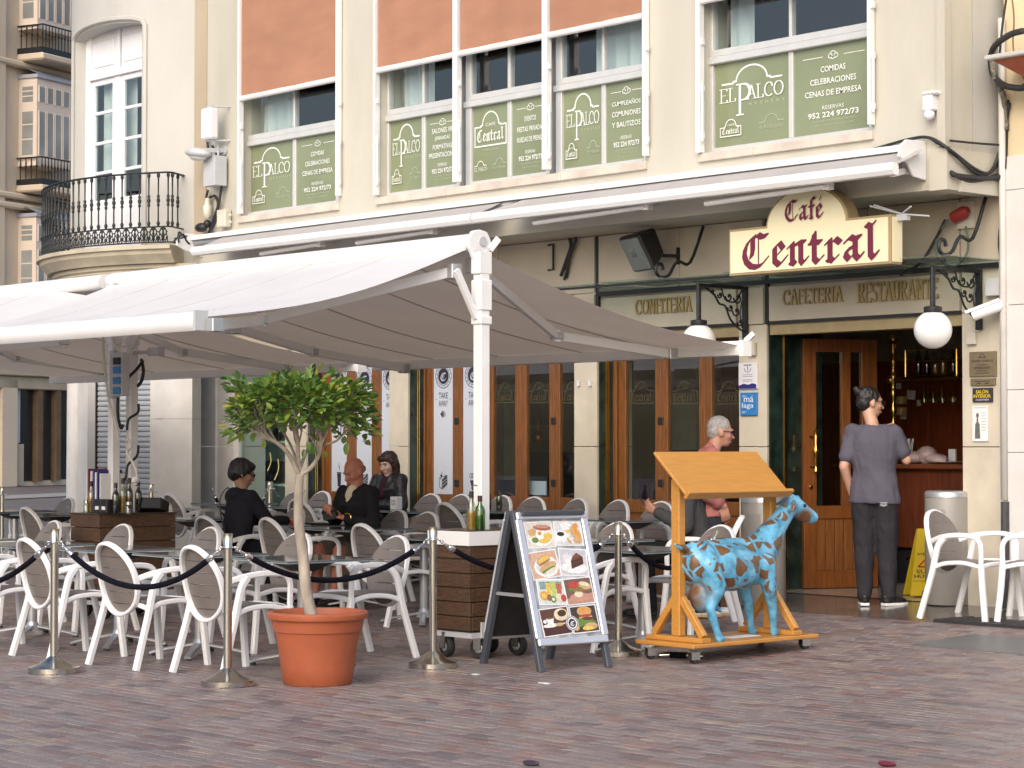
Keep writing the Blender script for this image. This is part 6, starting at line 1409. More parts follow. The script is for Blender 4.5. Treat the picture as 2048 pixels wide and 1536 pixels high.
for a_ in (
 (395, 1092, '+', 'nearest white chair, its back to us, behind the stanchion by the flower pot'),
 (225, 1085, '+', 'white chair with its back to us, behind the middle of the long hanging rope'),
 (62, 1077, '+', 'white chair with its back to the square, just left of the left stanchion'),
 (-70, 1070, '+', 'white chair cut by the left edge, only arm and leg showing'),
 (787, 1073, '-', 'taupe-backed chair facing the square between the flower pot and the near wooden box'),
 (592, 1066, '-', 'taupe-backed chair facing the square right behind the tree trunk'),
 (414, 1056, '-', 'taupe-backed chair facing the square directly behind the nearest chair'),
 (239, 1050, '-', 'taupe-backed chair facing the square against the dark wooden box'),
 (101, 1043, '-', 'taupe-backed chair facing the square behind the top of the left stanchion'),
 (59, 1016, '+', 'chair with a pale rim, back to us, at the far left table'),
 (131, 994, '-', 'small taupe-backed chair alone beside the round corner column'),
 (415, 1033, '+', 'chair on which the dark-haired woman in the black hoodie sits'),
 (542, 1037, '+', 'white-rimmed empty chair left of the tree trunk, at the tablet table'),
 (731, 1048, '+', 'white-rimmed chair with its back to us in front of the bald man'),
 (790, 1018, '-', 'chair on which the bald man in the black hoodie sits'),
 (850, 1022, '-', 'taupe chair facing us above the third stanchion'),
 (896, 1009, '+', 'dark-looking white-rimmed chair beside the oil bottles'),
 (345, 990, '+', 'white-rimmed chair with its back to us right of the menus'),
 (322, 1001, '-', 'taupe chair half hidden by the payment terminal'),
 (474, 996, '+', 'white-rimmed chair just right of the woman in the black hoodie'),
 (600, 1001, '+', 'white-rimmed chair right behind the upper tree trunk'),
 (588, 1013, '-', 'low taupe chair cut in two by the tree trunk'),
 (586, 981, '-', 'far taupe chair left of the upper tree trunk by the shop pillar'),
 (640, 981, '-', 'far taupe chair in front of the coffee cup door'),
 (858, 986, '-', 'far taupe chair in front of the cake door, next to the young woman'),
 (919, 987, '-', 'far taupe chair left of the near awning post'),
 (1000, 989, '-', 'far taupe chair right of the near awning post'),
 (1064, 992, '-', 'far taupe chair just above the menu board'),
 (1151, 995, '-', 'far taupe chair in front of the stone pillar right of the menu board'),
 (1232, 998, '-', 'far taupe chair in front of the green marble jamb'),
 (1318, 1001, '-', 'far taupe chair left of the lectern post, behind the phone'),
 (1232, 1042, '-', 'taupe chair behind the stanchion right of the menu board'),
 (1436, 1048, '-', 'taupe chair right behind the back of the blue goat'),
): chair(*a_)
chair(0, 0, '+', 'white chair half hidden behind the right side of the menu board', at=(-11.57, 11.22, 0))
c = gnd(1943, 1236); chair(0, 0, radians(48 - 11 - 122), 'whole white chair turned sideways by the right entrance pillar', at=(c.x, c.y, 0), jit=0)
c = gnd(2082, 1240); chair(0, 0, radians(48 - 12 + 80), 'white chair cut off by the right edge of the photo', at=(c.x, c.y, 0), jit=0)
TOPM = pm('table_top', (.13, .135, .145), .07, .1, 4, spec=1.0); EDGE = pm('table_edge', (.28, .36, .38), .3, .05, 5)
def make_table(label):
    T = thing('cafe_table', label, 'table', group='square dark tables on steel columns')
    q = MB(); q.box(-.35, .35, -.35, .35, .718, .730); q.build('table_top', [TOPM], T, bevel=.003)
    q = MB(); q.box(-.352, .352, -.352, .352, .712, .7175); q.build('top_edge', EDGE, T)
    q = MB(); q.add([(-.18, -.18, .711), (.18, -.18, .711), (.18, .18, .711), (-.18, .18, .711), (-.06, -.06, .64), (.06, -.06, .64), (.06, .06, .64), (-.06, .06, .64)], [(0, 1, 2, 3), (7, 6, 5, 4), (0, 4, 5, 1), (1, 5, 6, 2), (2, 6, 7, 3), (3, 7, 4, 0)]); q.build('hinge_mount', BLKP, T)
    q = MB(); q.lathe([(.036, .06), (.036, .64)], 16); q.build('column', ALU, T, smooth=40)
    q = MB(); q.lathe([(.07, .05), (.05, .09), (.038, .12)], 14)
    for k in range(4):
        a_ = pi/4 + k*pi/2; ca, sa = cos(a_), sin(a_)
        q.strap(smooth_path([(ca*.03, sa*.03, .085), (ca*.16, sa*.16, .062), (ca*.28, sa*.28, .040), (ca*.36, sa*.36, .018)], 3), .05, .022, .3)
    q.build('foot_base', ALU, T, smooth=40)
    q = MB()
    for k in range(4): a_ = pi/4 + k*pi/2; q.lathe([(.025, 0), (.022, .012)], 10, Matrix.Translation((cos(a_)*.345, sin(a_)*.345, 0)))
    q.build('foot_pad', BLKP, T)
    return T
T0 = None; TABLES = {}
def table(px, py, label, at=None, key=None):
    global T0
    if at is None: p = gnd(px, py, .73)
    else: p = V((at[0], at[1], 0))
    if T0 is None: T0 = make_table(label); o = T0
    else: o = copy_tree(T0)
    th = random.uniform(-.06, .06)
    o['label'] = label; o.location = (p.x, p.y, G(p.y)); o.rotation_euler = (0, 0, th); TABLES[key or label] = V((p.x, p.y, G(p.y)))
table(0, 0, 'dark table right behind the flower pot', (-12.04, 8.88)); table(0, 0, 'dark table behind the nearest chair and stanchion', (-13.05, 8.72)); table(0, 0, 'dark table under the middle of the long hanging rope', (-14.1, 8.7)); table(0, 0, 'dark table behind the left stanchion', (-15.2, 8.6)); table(0, 0, 'dark table at the left edge of the photo, in the front row', (-16.4, 8.6))
table(716, 1056, 'dark table in front of the bald man', key='bald'); table(622, 1048, 'dark table under the tablet and papers behind the tree trunk', key='tablet'); table(848, 1072, 'dark table behind the third stanchion, next to the wooden box')
table(30, 1021, 'far left table catching pale light at the photo edge'); table(110, 1028, 'dark table left of the dark wooden box'); table(392, 1036, 'dark table between the wooden box and the woman in the hoodie')
table(468, 1006, 'far table behind the woman in the hoodie'); table(585, 1012, 'far table behind the upper tree trunk'); table(800, 1019, 'dark table of the young woman', key='young'); table(880, 1022, 'pale-lit far table left of the near awning post'); table(1000, 1020, 'pale-lit far table right of the near awning post')
table(1258, 1038, 'pale-lit table left of the lectern, near the doors'); table(1286, 1097, 'table between the menu board stanchion and the lectern'); table(1185, 1078, 'table hidden mostly by the menu board')

# ================================================================ STANCHIONS AND ROPES
SP = pm('stanchion_steel', (.60, .57, .50), .18, .06, 8, metal=1, stretch=(1, 1, .05))
def make_post(label, near):
    T = thing('rope_stanchion', label, 'stanchion', group='steel rope stanchions')
    q = MB(); q.lathe([(.165, 0), (.168, .004), (.168, .036), (.162, .040), (.10, .060), (.05, .095), (.034, .105), (.027, .11)], 32); q.build('foot', SP, T, smooth=30)
    q = MB(); q.lathe([(.0265, .105), (.0265, .862)], 20); q.build('pole', SP, T, smooth=40)
    q = MB(); q.lathe([(.030, .862), (.030, .868), (.027, .872), (.030, .945), (.026, .948)], 20); q.build('cap', SP, T, smooth=40)
    q = MB()
    for k in range(4):
        a_ = k*pi/2 + pi/4; q.tube([(cos(a_)*.030, sin(a_)*.030, .860), (cos(a_)*.048, sin(a_)*.048, .864), (cos(a_)*.050, sin(a_)*.050, .850)], .004, 5)
    q.lathe([(.032, .855), (.034, .860), (.032, .866)], 16); q.build('rope_ring', CHROME, T, smooth=True)
    return T
S0 = None; SPOS = []
def stanchion(px, py, label, top=False):
    global S0
    p = gnd(px, py, .946) if top else gnd(px, py)
    if S0 is None: S0 = make_post(label, 1); o = S0
    else: o = copy_tree(S0)
    o['label'] = label; o.location = (p.x, p.y, G(p.y)); return V((p.x, p.y, G(p.y)))
s1 = stanchion(108, 1345, 'steel rope stanchion at the left, in front of the second table')
s2 = stanchion(455, 1371, 'nearest steel rope stanchion, left of the flower pot')
s3 = stanchion(866, 1335, 'steel rope stanchion left of the menu board')
s4 = stanchion(1237, 1311, 'steel rope stanchion right of the menu board')
s5 = stanchion(540, 963, 'far steel stanchion in front of the shop window', True)
s6 = stanchion(303, 968, 'far steel stanchion between the shutter and the stone corner', True)
s7 = stanchion(5, 975, 'far steel stanchion at the left edge of the photo', True)
def rope(a_, b_, sag, label, r=.019, cut=None):
    T = thing('rope', label, 'rope', (a_ + b_) / 2, group='black barrier ropes')
    d = (b_ - a_); d.z = 0; d.normalize(); A = a_ + V((0, 0, .857)) + d*.05; B = b_ + V((0, 0, .857)) - d*.05
    f = lambda t: A + (B - A)*t - V((0, 0, sag*4*t*(1-t)))
    n = 30; pts = [f(.07 + .86*k/n) for k in range(n+1)]
    q = MB(); q.tube(pts, r, 10); q.build('velvet_rope', VELVET, T, world=True, smooth=True)
    for t0, t1 in ((.075, .025), (.925, .975)):
        q = MB(); q.cap2(f(t0), f((t0*2+t1)/3), r*1.15, r*1.05, 10); q.cap2(f((t0*2+t1)/3), f(t1), r*.7, r*.45, 8); q.build('hook_end', CHROME, T, world=True, smooth=True)
        q = MB(); e = f(t1); g_ = f(0 if t1 < .5 else 1); q.tube([e, (e*.5 + g_*.5) + V((0, 0, .012)), g_, (e*.5 + g_*.5) - V((0, 0, .012)), e], .005, 5); q.build('snap_hook', CHROME, T, world=True, smooth=True)
rope(s1, s2, .27, 'black rope hanging between the two left stanchions'); rope(s2, s3, .235, 'black rope hanging in front of the tree trunk'); rope(s3, s4, .24, 'black rope passing behind the menu board')
rope(s1 + V((-2.1, -.2, 0)), s1, .34, 'black rope running off the left edge of the photo')
s8 = gnd(1420, 1290); rope(s4, V((s8.x - .1, s8.y + .25, 0)), .26, 'black rope drooping behind the lectern post')
rope(s6, s6 + V((1.7, 1.0, .03)), .35, 'black rope from the far stanchion by the stone corner'); rope(s5 - V((1.5, -.2, 0)), s5, .45, 'black rope reaching the far stanchion by the shop window')
c0, c1 = gnd(1338, 1316), gnd(1378, 1318); q = MB(); q.tube([c0 + V((0, 0, .024)), (c0+c1)/2 + V((0, .02, .022)), c1 + V((0, 0, .024))], .022, 10); RE = tag(q.build('rope_end', VELVET, None, smooth=True), 'loose black rope end lying under the goat platform', 'rope')
q = MB(); q.cap2(c1 + V((0, 0, .024)), c1 + V((.06, .06, .02)), .024, .016); q.cap2(c0 + V((0, 0, .024)), c0 + V((-.05, -.05, .02)), .024, .016); q.build('hook_end', CHROME, RE, smooth=True)

# ================================================================ FLOWER POT AND TREE
pp = gnd(635, 1367); k_ = depth(pp) / F
POT = thing('flower_pot', 'large terracotta plastic pot with a wide rim at the front of the terrace', 'pot', pp)
Hp = .455; r1 = 69*k_; r2 = 93*k_; rr = 101*k_
q = MB(); q.lathe([(r1*.96, 0), (r1, .01), (r1*1.07, Hp*.25), (r2*.86, Hp*.55), (r2*.925, Hp*.73), (r2*.955, Hp*.735), (r2*1.0, Hp*.90), (rr*.99, Hp*.905), (rr, Hp*.92), (rr, Hp*.975), (rr*.97, Hp), (rr*.88, Hp), (rr*.85, Hp*.96), (rr*.83, Hp*.80)], 48, cap=False)
q.f.append(tuple(range(48))[::-1]); q.mi.append(0); q.build('pot_body', TERRA, POT, smooth=35)
q = MB(); q.lathe([(rr*.84, Hp*.79), (.2, Hp*.80), (.02, Hp*.81)], 30); q.build('soil', pm('potting_soil', (.05, .035, .025), .9, .5, 30, .6, 60), POT, smooth=True)
TR = thing('potted_tree', 'small mop-headed tree with glossy green leaves growing in the terracotta pot', 'tree', pp + V((0, 0, Hp*.8)))
def at(px, py, off=0.0):
    d = ray(px, py); dd_ = depth(pp) + off; return EYE + d * (dd_ / d.dot(VH))
BARK = pm('pale_bark', (.37, .315, .255), .8, .3, 14, .4, 60, stretch=(1, 1, .4), stain=.3)
tr = MB(); tp_ = smooth_path([at(624, 1236), at(612, 1180), at(606, 1110), at(598, 1050), at(597, 990), at(600, 948)], 5)
tr.tube(tp_, .032, 10, scale=[1.25 - .45*i/len(tp_) for i in range(len(tp_))]); rnd = random.Random(5); TIPS = []
def limb(pts, r0, r1_):
    s_ = smooth_path(pts, 5); tr.tube(s_, 1.0, 7, scale=[r0 + (r1_-r0)*i/(len(s_)-1) for i in range(len(s_))]); return s_
def twig(p, d, L, r, lvl):
    pts = [p]; dd_ = V(d).normalized()
    for i in range(4):
        dd_ = (dd_ + V((rnd.uniform(-.28, .28), rnd.uniform(-.28, .28), rnd.uniform(-.05, .30)))).normalized(); nx_ = pts[-1] + dd_ * L / 4; rl = nx_ - at(604, 832); nx_ -= RT*(max(0, rl.dot(RT) - .40) + min(0, rl.dot(RT) + .40)); nx_.z -= max(0, rl.z - .16); pts.append(nx_)
    s_ = limb(pts, r, r*.45)
    if lvl > 0:
        for i in range(3):
            b_ = s_[rnd.randint(len(s_)//3, len(s_)-1)]; twig(b_, dd_ + V((rnd.uniform(-.8, .8), rnd.uniform(-.8, .8), rnd.uniform(-.1, .5))), L*rnd.uniform(.5, .8), r*.5, lvl-1)
    else: TIPS.append(pts[-1])
fork = at(598, 950)
for pts, r0 in (([fork, at(575, 905, -.05), at(548, 882, -.1), at(522, 868, -.12)], .017), ([fork, at(596, 915, .03), at(595, 880, .05), at(592, 850, .1)], .017), ([fork, at(622, 935, 0), at(640, 905, -.03), at(642, 870, -.05)], .017), ([at(599, 940), at(612, 905, .15), at(628, 880, .22), at(640, 855, .3)], .012), ([at(597, 935), at(585, 900, .18), at(570, 870, .26), at(556, 850, .32)], .011), ([at(645, 890), at(672, 882, -.1), at(692, 862, -.12)], .009), ([at(545, 880, -.1), at(510, 868, -.12), at(498, 840, -.12), at(478, 822, -.12)], .012)):
    s_ = limb(pts, r0, r0*.6); e = s_[-1]; dd_ = s_[-1] - s_[-4]
    for i in range(9): twig(s_[rnd.randint(len(s_)//2, len(s_)-1)], dd_.normalized() + V((rnd.uniform(-.7, .7), rnd.uniform(-.7, .7), rnd.uniform(.0, .6))), rnd.uniform(.16, .3), r0*.42, 1)
tr.build('trunk', BARK, TR, world=True, smooth=True)
q = MB(); 
for a_, b_ in (((540, 905), (535, 942)), ((556, 918), (549, 960))):
    p0, p1 = at(*a_, -.1), at(*b_, -.1); q.tube(smooth_path([p0, (p0+p1)/2 + V((.01, .01, 0)), p1], 3), .004, 4)
q.build('hanging_stem', pm('dry_stem', (.40, .36, .12), .7, .2, 10), TR, world=True)
LEAFM = attrmat('glossy_leaf', .33, spec=.5); 
n_ = LEAFM.node_tree.nodes; L_ = LEAFM.node_tree.links; bs = n_['Principled BSDF']
tl = n_.new('ShaderNodeBsdfTranslucent'); at_ = [x for x in n_ if x.type == 'ATTRIBUTE'][0]; L_.new(at_.outputs['Color'], tl.inputs[0]); mxs = n_.new('ShaderNodeMixShader'); mxs.inputs[0].default_value = .25; L_.new(bs.outputs[0], mxs.inputs[1]); L_.new(tl.outputs[0], mxs.inputs[2]); L_.new(mxs.outputs[0], n_['Material Output'].inputs[0])
def leaf_geo(L, W, fold, droop):
    vs = []
    for t, w_ in ((0, .08), (.22, .75), (.5, 1), (.78, .72), (1, .05)):
        z = -droop*t*t; vs += [(-w_*W/2, t*L, z + fold*w_), (0, t*L, z), (w_*W/2, t*L, z + fold*w_)]
    return vs, [(3*i+a_, 3*i+3+a_, 3*i+4+a_, 3*i+1+a_) for i in range(4) for a_ in (0, 1)]
def leafcol(r):
    u = r.random()
    if u < .05: c = (.50, .42, .04)
    elif u < .30: c = (.25, .33, .045)
    elif u < .75: c = (.14, .245, .045)
    else: c = (.075, .15, .04)
    k = r.uniform(.85, 1.15); return tuple(x*k for x in c)
lr = random.Random(11); LV = []
for k in range(26):
    vs, fs = leaf_geo(lr.uniform(.050, .080), lr.uniform(.028, .042), .006, lr.uniform(.004, .02)); me = bpy.data.meshes.new('leaf'); me.from_pydata(vs, [], fs); me.materials.append(LEAFM); settone(me, [leafcol(lr)]*len(fs)); me.polygons.foreach_set('use_smooth', [True]*len(fs)); LV.append(me)
cc = at(604, 832); LS = []
ex_, ey_ = RT, VH
def crown_top(a_): return .255 + .05*sin(3*a_ + 1) + .03*sin(5*a_)
tips_l = [t for t in TIPS]
for k in range(2300):
    if lr.random() < .12 and tips_l:
        p = lr.choice(tips_l) + V((lr.uniform(-.05, .05), lr.uniform(-.05, .05), lr.uniform(-.02, .07)))
        rel = p - cc
        if abs(rel.dot(ex_)) > .47 or rel.z > .25 or rel.z < -.16: continue
    else:
        a_ = lr.uniform(0, 2*pi); rad = sqrt(lr.random()) * (.44 + .03*sin(4*a_)); 
        ctop = (crown_top(a_) - .02) * sqrt(max(0.02, 1 - (rad/.48)**2)); cbot = -.07 - .10*(rad/.44)**2 * (0.5 + .5*sin(2.3*a_))
        u = lr.random(); z = cbot + (ctop - cbot) * (u ** .6)
        p = cc + ex_*(rad*cos(a_)) + ey_*(rad*sin(a_)) + V((0, 0, z))
    o_ = (p - cc); o_.z *= 1.2; o_ = (o_.normalized() + V((lr.uniform(-.8, .8), lr.uniform(-.8, .8), lr.uniform(-.5, .7)))).normalized()
    nrm = (V((0, 0, 1)) + V((lr.uniform(-.8, .8), lr.uniform(-.8, .8), lr.uniform(-.2, .4))) + o_*.5).normalized()
    xx_ = o_.cross(nrm)
    if xx_.length < .1: continue
    xx_.normalize(); zz_ = xx_.cross(o_)
    LS.append((depth(p), frame(p, xx_, o_, zz_)))
for (x_, y_) in ((616, 882), (618, 893), (608, 898), (628, 890), (650, 902), (528, 880), (694, 885), (690, 872)):
    LS.append((0, frame(at(x_, y_, -.12), RT, V((lr.uniform(-.5, .5), lr.uniform(-.5, .5), -1)).normalized(), -VH)))
LS.sort(key=lambda t: t[0]); TI = WM[TR.name].inverted(); LQ = MB(); lc = []
for i, (_, M) in enumerate(LS):
    if i < 300: o = addobj('leaf', lr.choice(LV), TR); o.matrix_local = TI @ M
    else:
        vs, fs = leaf_geo(lr.uniform(.050, .080), lr.uniform(.028, .042), .006, lr.uniform(.004, .02)); LQ.add(vs, fs, M); lc += [leafcol(lr)]*len(fs)
o = kind(LQ.build('foliage', LEAFM, TR, world=True, smooth=True), 'stuff'); settone(o.data, lc)

# ================================================================ MENU BOARD
fl, fr = gnd(1082, 1344), gnd(1217, 1334); bl = gnd(942, 1329)
ey = (fr - fl); W_ = ey.length; ey.normalize(); exn = V((ey.y, -ey.x, 0))         # exn: the way the poster faces
half_ = .5 * abs((bl - fl).dot(exn)); mid = (fl + fr)/2 - exn*half_
topz = 1.045; BDM = frame((mid.x, mid.y, 0), ey, exn, (0, 0, 1))               # x along the width, y out of the front
MBD = thing('menu_board', 'A-shaped menu board with eight food pictures in a silver frame', 'menu board', (mid.x, mid.y, 0))
DG = pm('slate_plastic', (.055, .062, .078), .45, .1, 6)
SIL = pm('silver_frame', (.66, .68, .72), .25, .04, 6, metal=.55)
def mbd(mb, name, m, parent=None, **k):
    mb.v = [BDM @ p for p in mb.v]; return mb.build(name, m, parent or MBD, world=True, **k)
SL = sqrt(half_**2 + topz**2)
for s in (1, -1):
    tilt = Matrix.Translation((0, s*half_*.06, topz)) @ rotm('X', (1 if s > 0 else -1) * math.atan2(half_*.94, topz))    # local -z runs down the leaf
    for x in (-W_/2, W_/2):
        q = MB(); q.box(x - .022, x + .022, -.022 if s > 0 else -.022, .022, -SL, 0, tilt); mbd(q, 'leg', DG, bevel=.004)
    yo = .024*s; fr_ = MB()
    pw = W_/2 + .02; zt1, zb1 = -.01, -SL*.80
    for x in (-pw, pw - .052): q = MB(); q.box(x, x + .052, min(yo, yo + s*.022), max(yo, yo + s*.022), zb1, zt1 - .05, tilt); mbd(q, 'side_rail', SIL, bevel=.006)
    q = MB(); q.box(-pw + .01, pw - .01, min(yo, yo + s*.026), max(yo, yo + s*.026), zt1 - .052, zt1, tilt); mbd(q, 'top_rail', SIL, bevel=.006)
    q = MB(); q.box(-pw + .012, pw - .012, min(yo, yo + s*.026), max(yo, yo + s*.026), zb1 - .05, zb1, tilt); mbd(q, 'bottom_rail', SIL, bevel=.006)
    q = MB(); q.box(-pw + .045, pw - .045, min(yo*.3, yo*.7), max(yo*.3, yo*.7), zb1 - .02, zt1 - .02, tilt); mbd(q, 'back_panel', BLKP)
    if s > 0:
        x0, x1 = -pw + .052, pw - .052; z0, z1 = zb1, zt1 - .052; pw_, ph_ = x1 - x0, z1 - z0
        q = MB(); q.box(x0, x1, yo*.75, yo + .002, z0, z1, tilt); PO = mbd(q, 'poster', pm('poster_ground', (.55, .57, .60), .3, .6, 14, col2=(.16, .17, .19)))
        FM = BDM @ tilt @ frame((x1, yo + .003, z0), (-1, 0, 0), (0, 0, 1), (0, 1, 0))
        # seen from the front u runs left to right: the board's x axis points to the viewer's right
        FM = BDM @ tilt @ frame((x0, yo + .003, z0), (1, 0, 0), (0, 0, 1), (0, 1, 0))
        def C(n, c): return pm('print_' + n, c, .35, .18, 60)
        def tile(u0, u1, v0, v1, rot, bgc, shapes):
            cu, cv = (u0+u1)/2*pw_, (v0+v1)/2*ph_; tw, th_ = (u1-u0)*pw_, (v1-v0)*ph_
            tile.n = getattr(tile, 'n', 0) + 1
            Mt = FM @ Matrix.Translation((cu, cv, .0006*tile.n)) @ rotm('Z', rot)
            q = MB(); q.flat([(-tw/2, -th_/2), (tw/2, -th_/2), (tw/2, th_/2), (-tw/2, th_/2)], Mt); T_ = q.build('photo_border', PAPER, PO, world=True)
            by = {}
            def use(m): 
                if m.name not in by: by[m.name] = (MB(), m); 
                by[m.name][0].lift = use.l; use.l += .00025; return by[m.name][0]
            use.l = .0005
            k = .93; use(bgc).flat([(-tw/2*k, -th_/2*k), (tw/2*k, -th_/2*k), (tw/2*k, th_/2*k), (-tw/2*k, th_/2*k)], Mt)
            for sh in shapes:
                kd, m, a_ = sh[0], sh[1], sh[2:]
                b_ = use(m)
                if kd == 'd': b_.flat([((a_[0] + a_[2]*cos(t*pi/10)*cos(a_[4]) - a_[3]*sin(t*pi/10)*sin(a_[4]))*tw, (a_[1] + a_[2]*cos(t*pi/10)*sin(a_[4])*.8 + a_[3]*sin(t*pi/10)*cos(a_[4]))*th_) for t in range(20)], Mt)
                elif kd == 'p': b_.flat([(x*tw, y*th_) for x, y in a_[0]], Mt)
                elif kd == 'l': b_.line([(x*tw, y*th_) for x, y in a_[0]], a_[1]*tw, Mt)
            for nme, (b_, m) in by.items(): b_.build('print', m, PO, world=True)
        wht, cr = C('white', (.74, .74, .74)), C('cream', (.66, .58, .42)); yel, orr, red, brn, dbr = C('yellow', (.66, .46, .10)), C('orange', (.62, .28, .06)), C('red', (.42, .06, .05)), C('brown', (.28, .13, .05)), C('dark_brown', (.07, .03, .02)); grn, ppk, tn, blk, pal = C('green', (.12, .22, .05)), C('pink', (.50, .26, .20)), C('tan', (.52, .34, .17)), C('black', (.03, .025, .025)), C('pale', (.60, .62, .64))
        tile(.03, .50, .76, .985, .02, C('plate_bg', (.60, .56, .50)), [('d', wht, .02, -.08, .45, .36, 0), ('d', cr, -.2, .0, .2, .16, .5), ('d', tn, -.24, .1, .17, .14, .4), ('d', wht, .05, -.02, .2, .2, 0), ('d', orr, .0, .05, .07, .07, 0), ('d', C('bacon', (.34, .12, .08)), .12, .26, .32, .11, -.15), ('d', ppk, .1, .3, .26, .05, -.15), ('d', grn, -.2, -.2, .12, .1, 0), ('d', yel, .27, -.08, .16, .14, .3), ('d', yel, .12, -.24, .2, .09, .1)])
        tile(.51, .985, .77, .98, -.03, pal, [('d', wht, -.05, .3, .2, .16, 0), ('d', wht, -.25, -.1, .24, .22, 0), ('d', blk, -.28, -.02, .13, .09, 0), ('d', orr, .28, .32, .1, .1, 0), ('d', tn, .25, .0, .17, .34, .3), ('d', orr, .3, .05, .09, .28, .3), ('d', tn, .3, -.28, .16, .14, 0), ('d', yel, -.02, .1, .1, .07, .3), ('d', tn, -.02, -.3, .05, .16, .4)])
        tile(.01, .50, .50, .735, .10, C('wood_bg', (.55, .36, .26)), [('d', wht, .05, -.08, .42, .38, .3), ('d', pal, .05, -.08, .33, .30, .3), ('d', tn, .0, .16, .28, .16, .55), ('d', yel, .02, .2, .22, .08, .55), ('d', tn, .1, -.10, .34, .15, .45), ('d', grn, .1, -.2, .28, .06, .42), ('d', cr, .16, -.22, .22, .04, .42), ('d', brn, .0, .07, .24, .03, .5)])
        tile(.51, .99, .51, .745, -.07, C('cake_bg', (.50, .50, .56)), [('d', wht, .0, -.2, .46, .2, 0), ('d', pal, -.22, .12, .16, .2, 0), ('d', wht, -.16, -.02, .1, .16, .4), ('p', dbr, [(-.1, -.25), (.33, -.05), (.33, .22), (-.1, .04)]), ('p', C('choc', (.17, .06, .04)), [(-.1, .04), (.33, .22), (.12, .36), (-.02, .22)]), ('p', C('choc2', (.12, .045, .03)), [(-.1, -.12), (.33, .06), (.33, .10), (-.1, -.08)])])
        tile(.06, .52, .275, .495, -.03, C('juice_bg', (.56, .62, .60)), [('p', C('teal', (.2, .3, .3)), [(-.4, .1), (.4, .1), (.4, .4), (-.4, .4)]), ('p', yel, [(-.17, -.1), (-.01, -.1), (.0, .34), (-.18, .34)]), ('p', C('lime', (.42, .52, .12)), [(.02, -.15), (.17, -.15), (.18, .38), (.01, .38)]), ('p', C('juice', (.44, .12, .07)), [(.2, -.1), (.36, -.1), (.37, .32), (.19, .32)]), ('d', orr, -.28, -.14, .15, .18, 0), ('d', yel, -.28, -.14, .10, .12, 0), ('d', brn, -.1, -.22, .09, .13, 0), ('d', grn, .03, -.28, .1, .13, 0), ('d', wht, .03, -.28, .05, .06, 0), ('d', cr, .25, -.22, .12, .16, 0), ('d', red, .40, -.24, .1, .14, 0)])
        tile(.51, .99, .27, .495, .05, C('sand_bg', (.16, .10, .075)), [('p', C('board', (.42, .24, .18)), [(-.46, -.46), (.46, -.46), (.46, -.1), (-.46, -.25)]), ('d', ppk, -.02, -.22, .34, .16, 0), ('d', tn, .22, .18, .26, .14, -.5), ('d', cr, .24, .24, .2, .08, -.5), ('d', grn, -.1, .08, .26, .12, -.2), ('d', red, -.16, .24, .2, .14, -.1), ('d', cr, -.04, -.12, .15, .12, 0), ('d', brn, .0, .02, .22, .05, -.2)])
        tile(.03, .52, .02, .255, .07, C('coffee_bg', (.10, .045, .03)), [('p', C('beans', (.07, .025, .018)), [(-.46, -.46), (.46, -.46), (.46, -.2), (-.46, -.15)]), ('d', cr, .22, .22, .24, .22, .2), ('d', dbr, .26, .26, .15, .12, .2), ('d', wht, -.2, -.12, .26, .07, 0), ('p', wht, [(-.32, .14), (-.27, -.12), (-.10, -.12), (-.05, .14)]), ('d', wht, -.37, .04, .06, .07, 0), ('d', brn, -.18, .13, .11, .03, 0), ('l', pal, [(.02, -.14), (.3, -.1)], .03), ('d', tn, .1, -.12, .13, .06, 0)])
        tile(.53, .985, .03, .26, .04, C('burger_bg', (.055, .04, .035)), [('d', tn, .04, .28, .27, .18, 0), ('d', orr, .04, .32, .20, .10, 0), ('d', brn, .08, -.02, .26, .1, .1), ('d', yel, .05, .06, .25, .05, .05), ('d', red, .06, .12, .25, .05, 0), ('d', C('patty', (.12, .05, .03)), .08, .0, .25, .07, 0), ('d', grn, -.22, -.12, .22, .16, 0), ('d', grn, .1, -.14, .3, .09, 0), ('d', tn, .18, -.28, .25, .13, 0), ('d', yel, .05, -.34, .2, .08, 0), ('d', orr, -.36, -.3, .1, .1, 0)])
        Mt = FM @ Matrix.Translation((.535*pw_, .115*ph_, .0085)); q = MB(); q.disc((0, 0), .050, 28, Mt); q.build('badge', PAPER, PO, world=True)
        q = MB(); q.lift = .0004; q.ring((0, 0), .040, .046, 28, Mt); q.disc((0, 0), .031, 24, Mt); q.build('badge_ring', INK, PO, world=True)
        q = MB(); q.lift = .0012; black_letter(q, 'C', -.017, .022, -.018, .02, Mt, .3); q.build('badge_letter', PAPER, PO, world=True)
for x_ in (-W_/2, W_/2): q = MB(); q.box(x_ - .012, x_ + .012, -half_*.52, half_*.52, topz*.46, topz*.46 + .022); mbd(q, 'spreader', ALU)
q = MB(); q.box(-W_/2 + .02, W_/2 - .02, -half_*.3, half_*.3, topz - .02, topz + .008); mbd(q, 'hinge_cap', DG, bevel=.005)

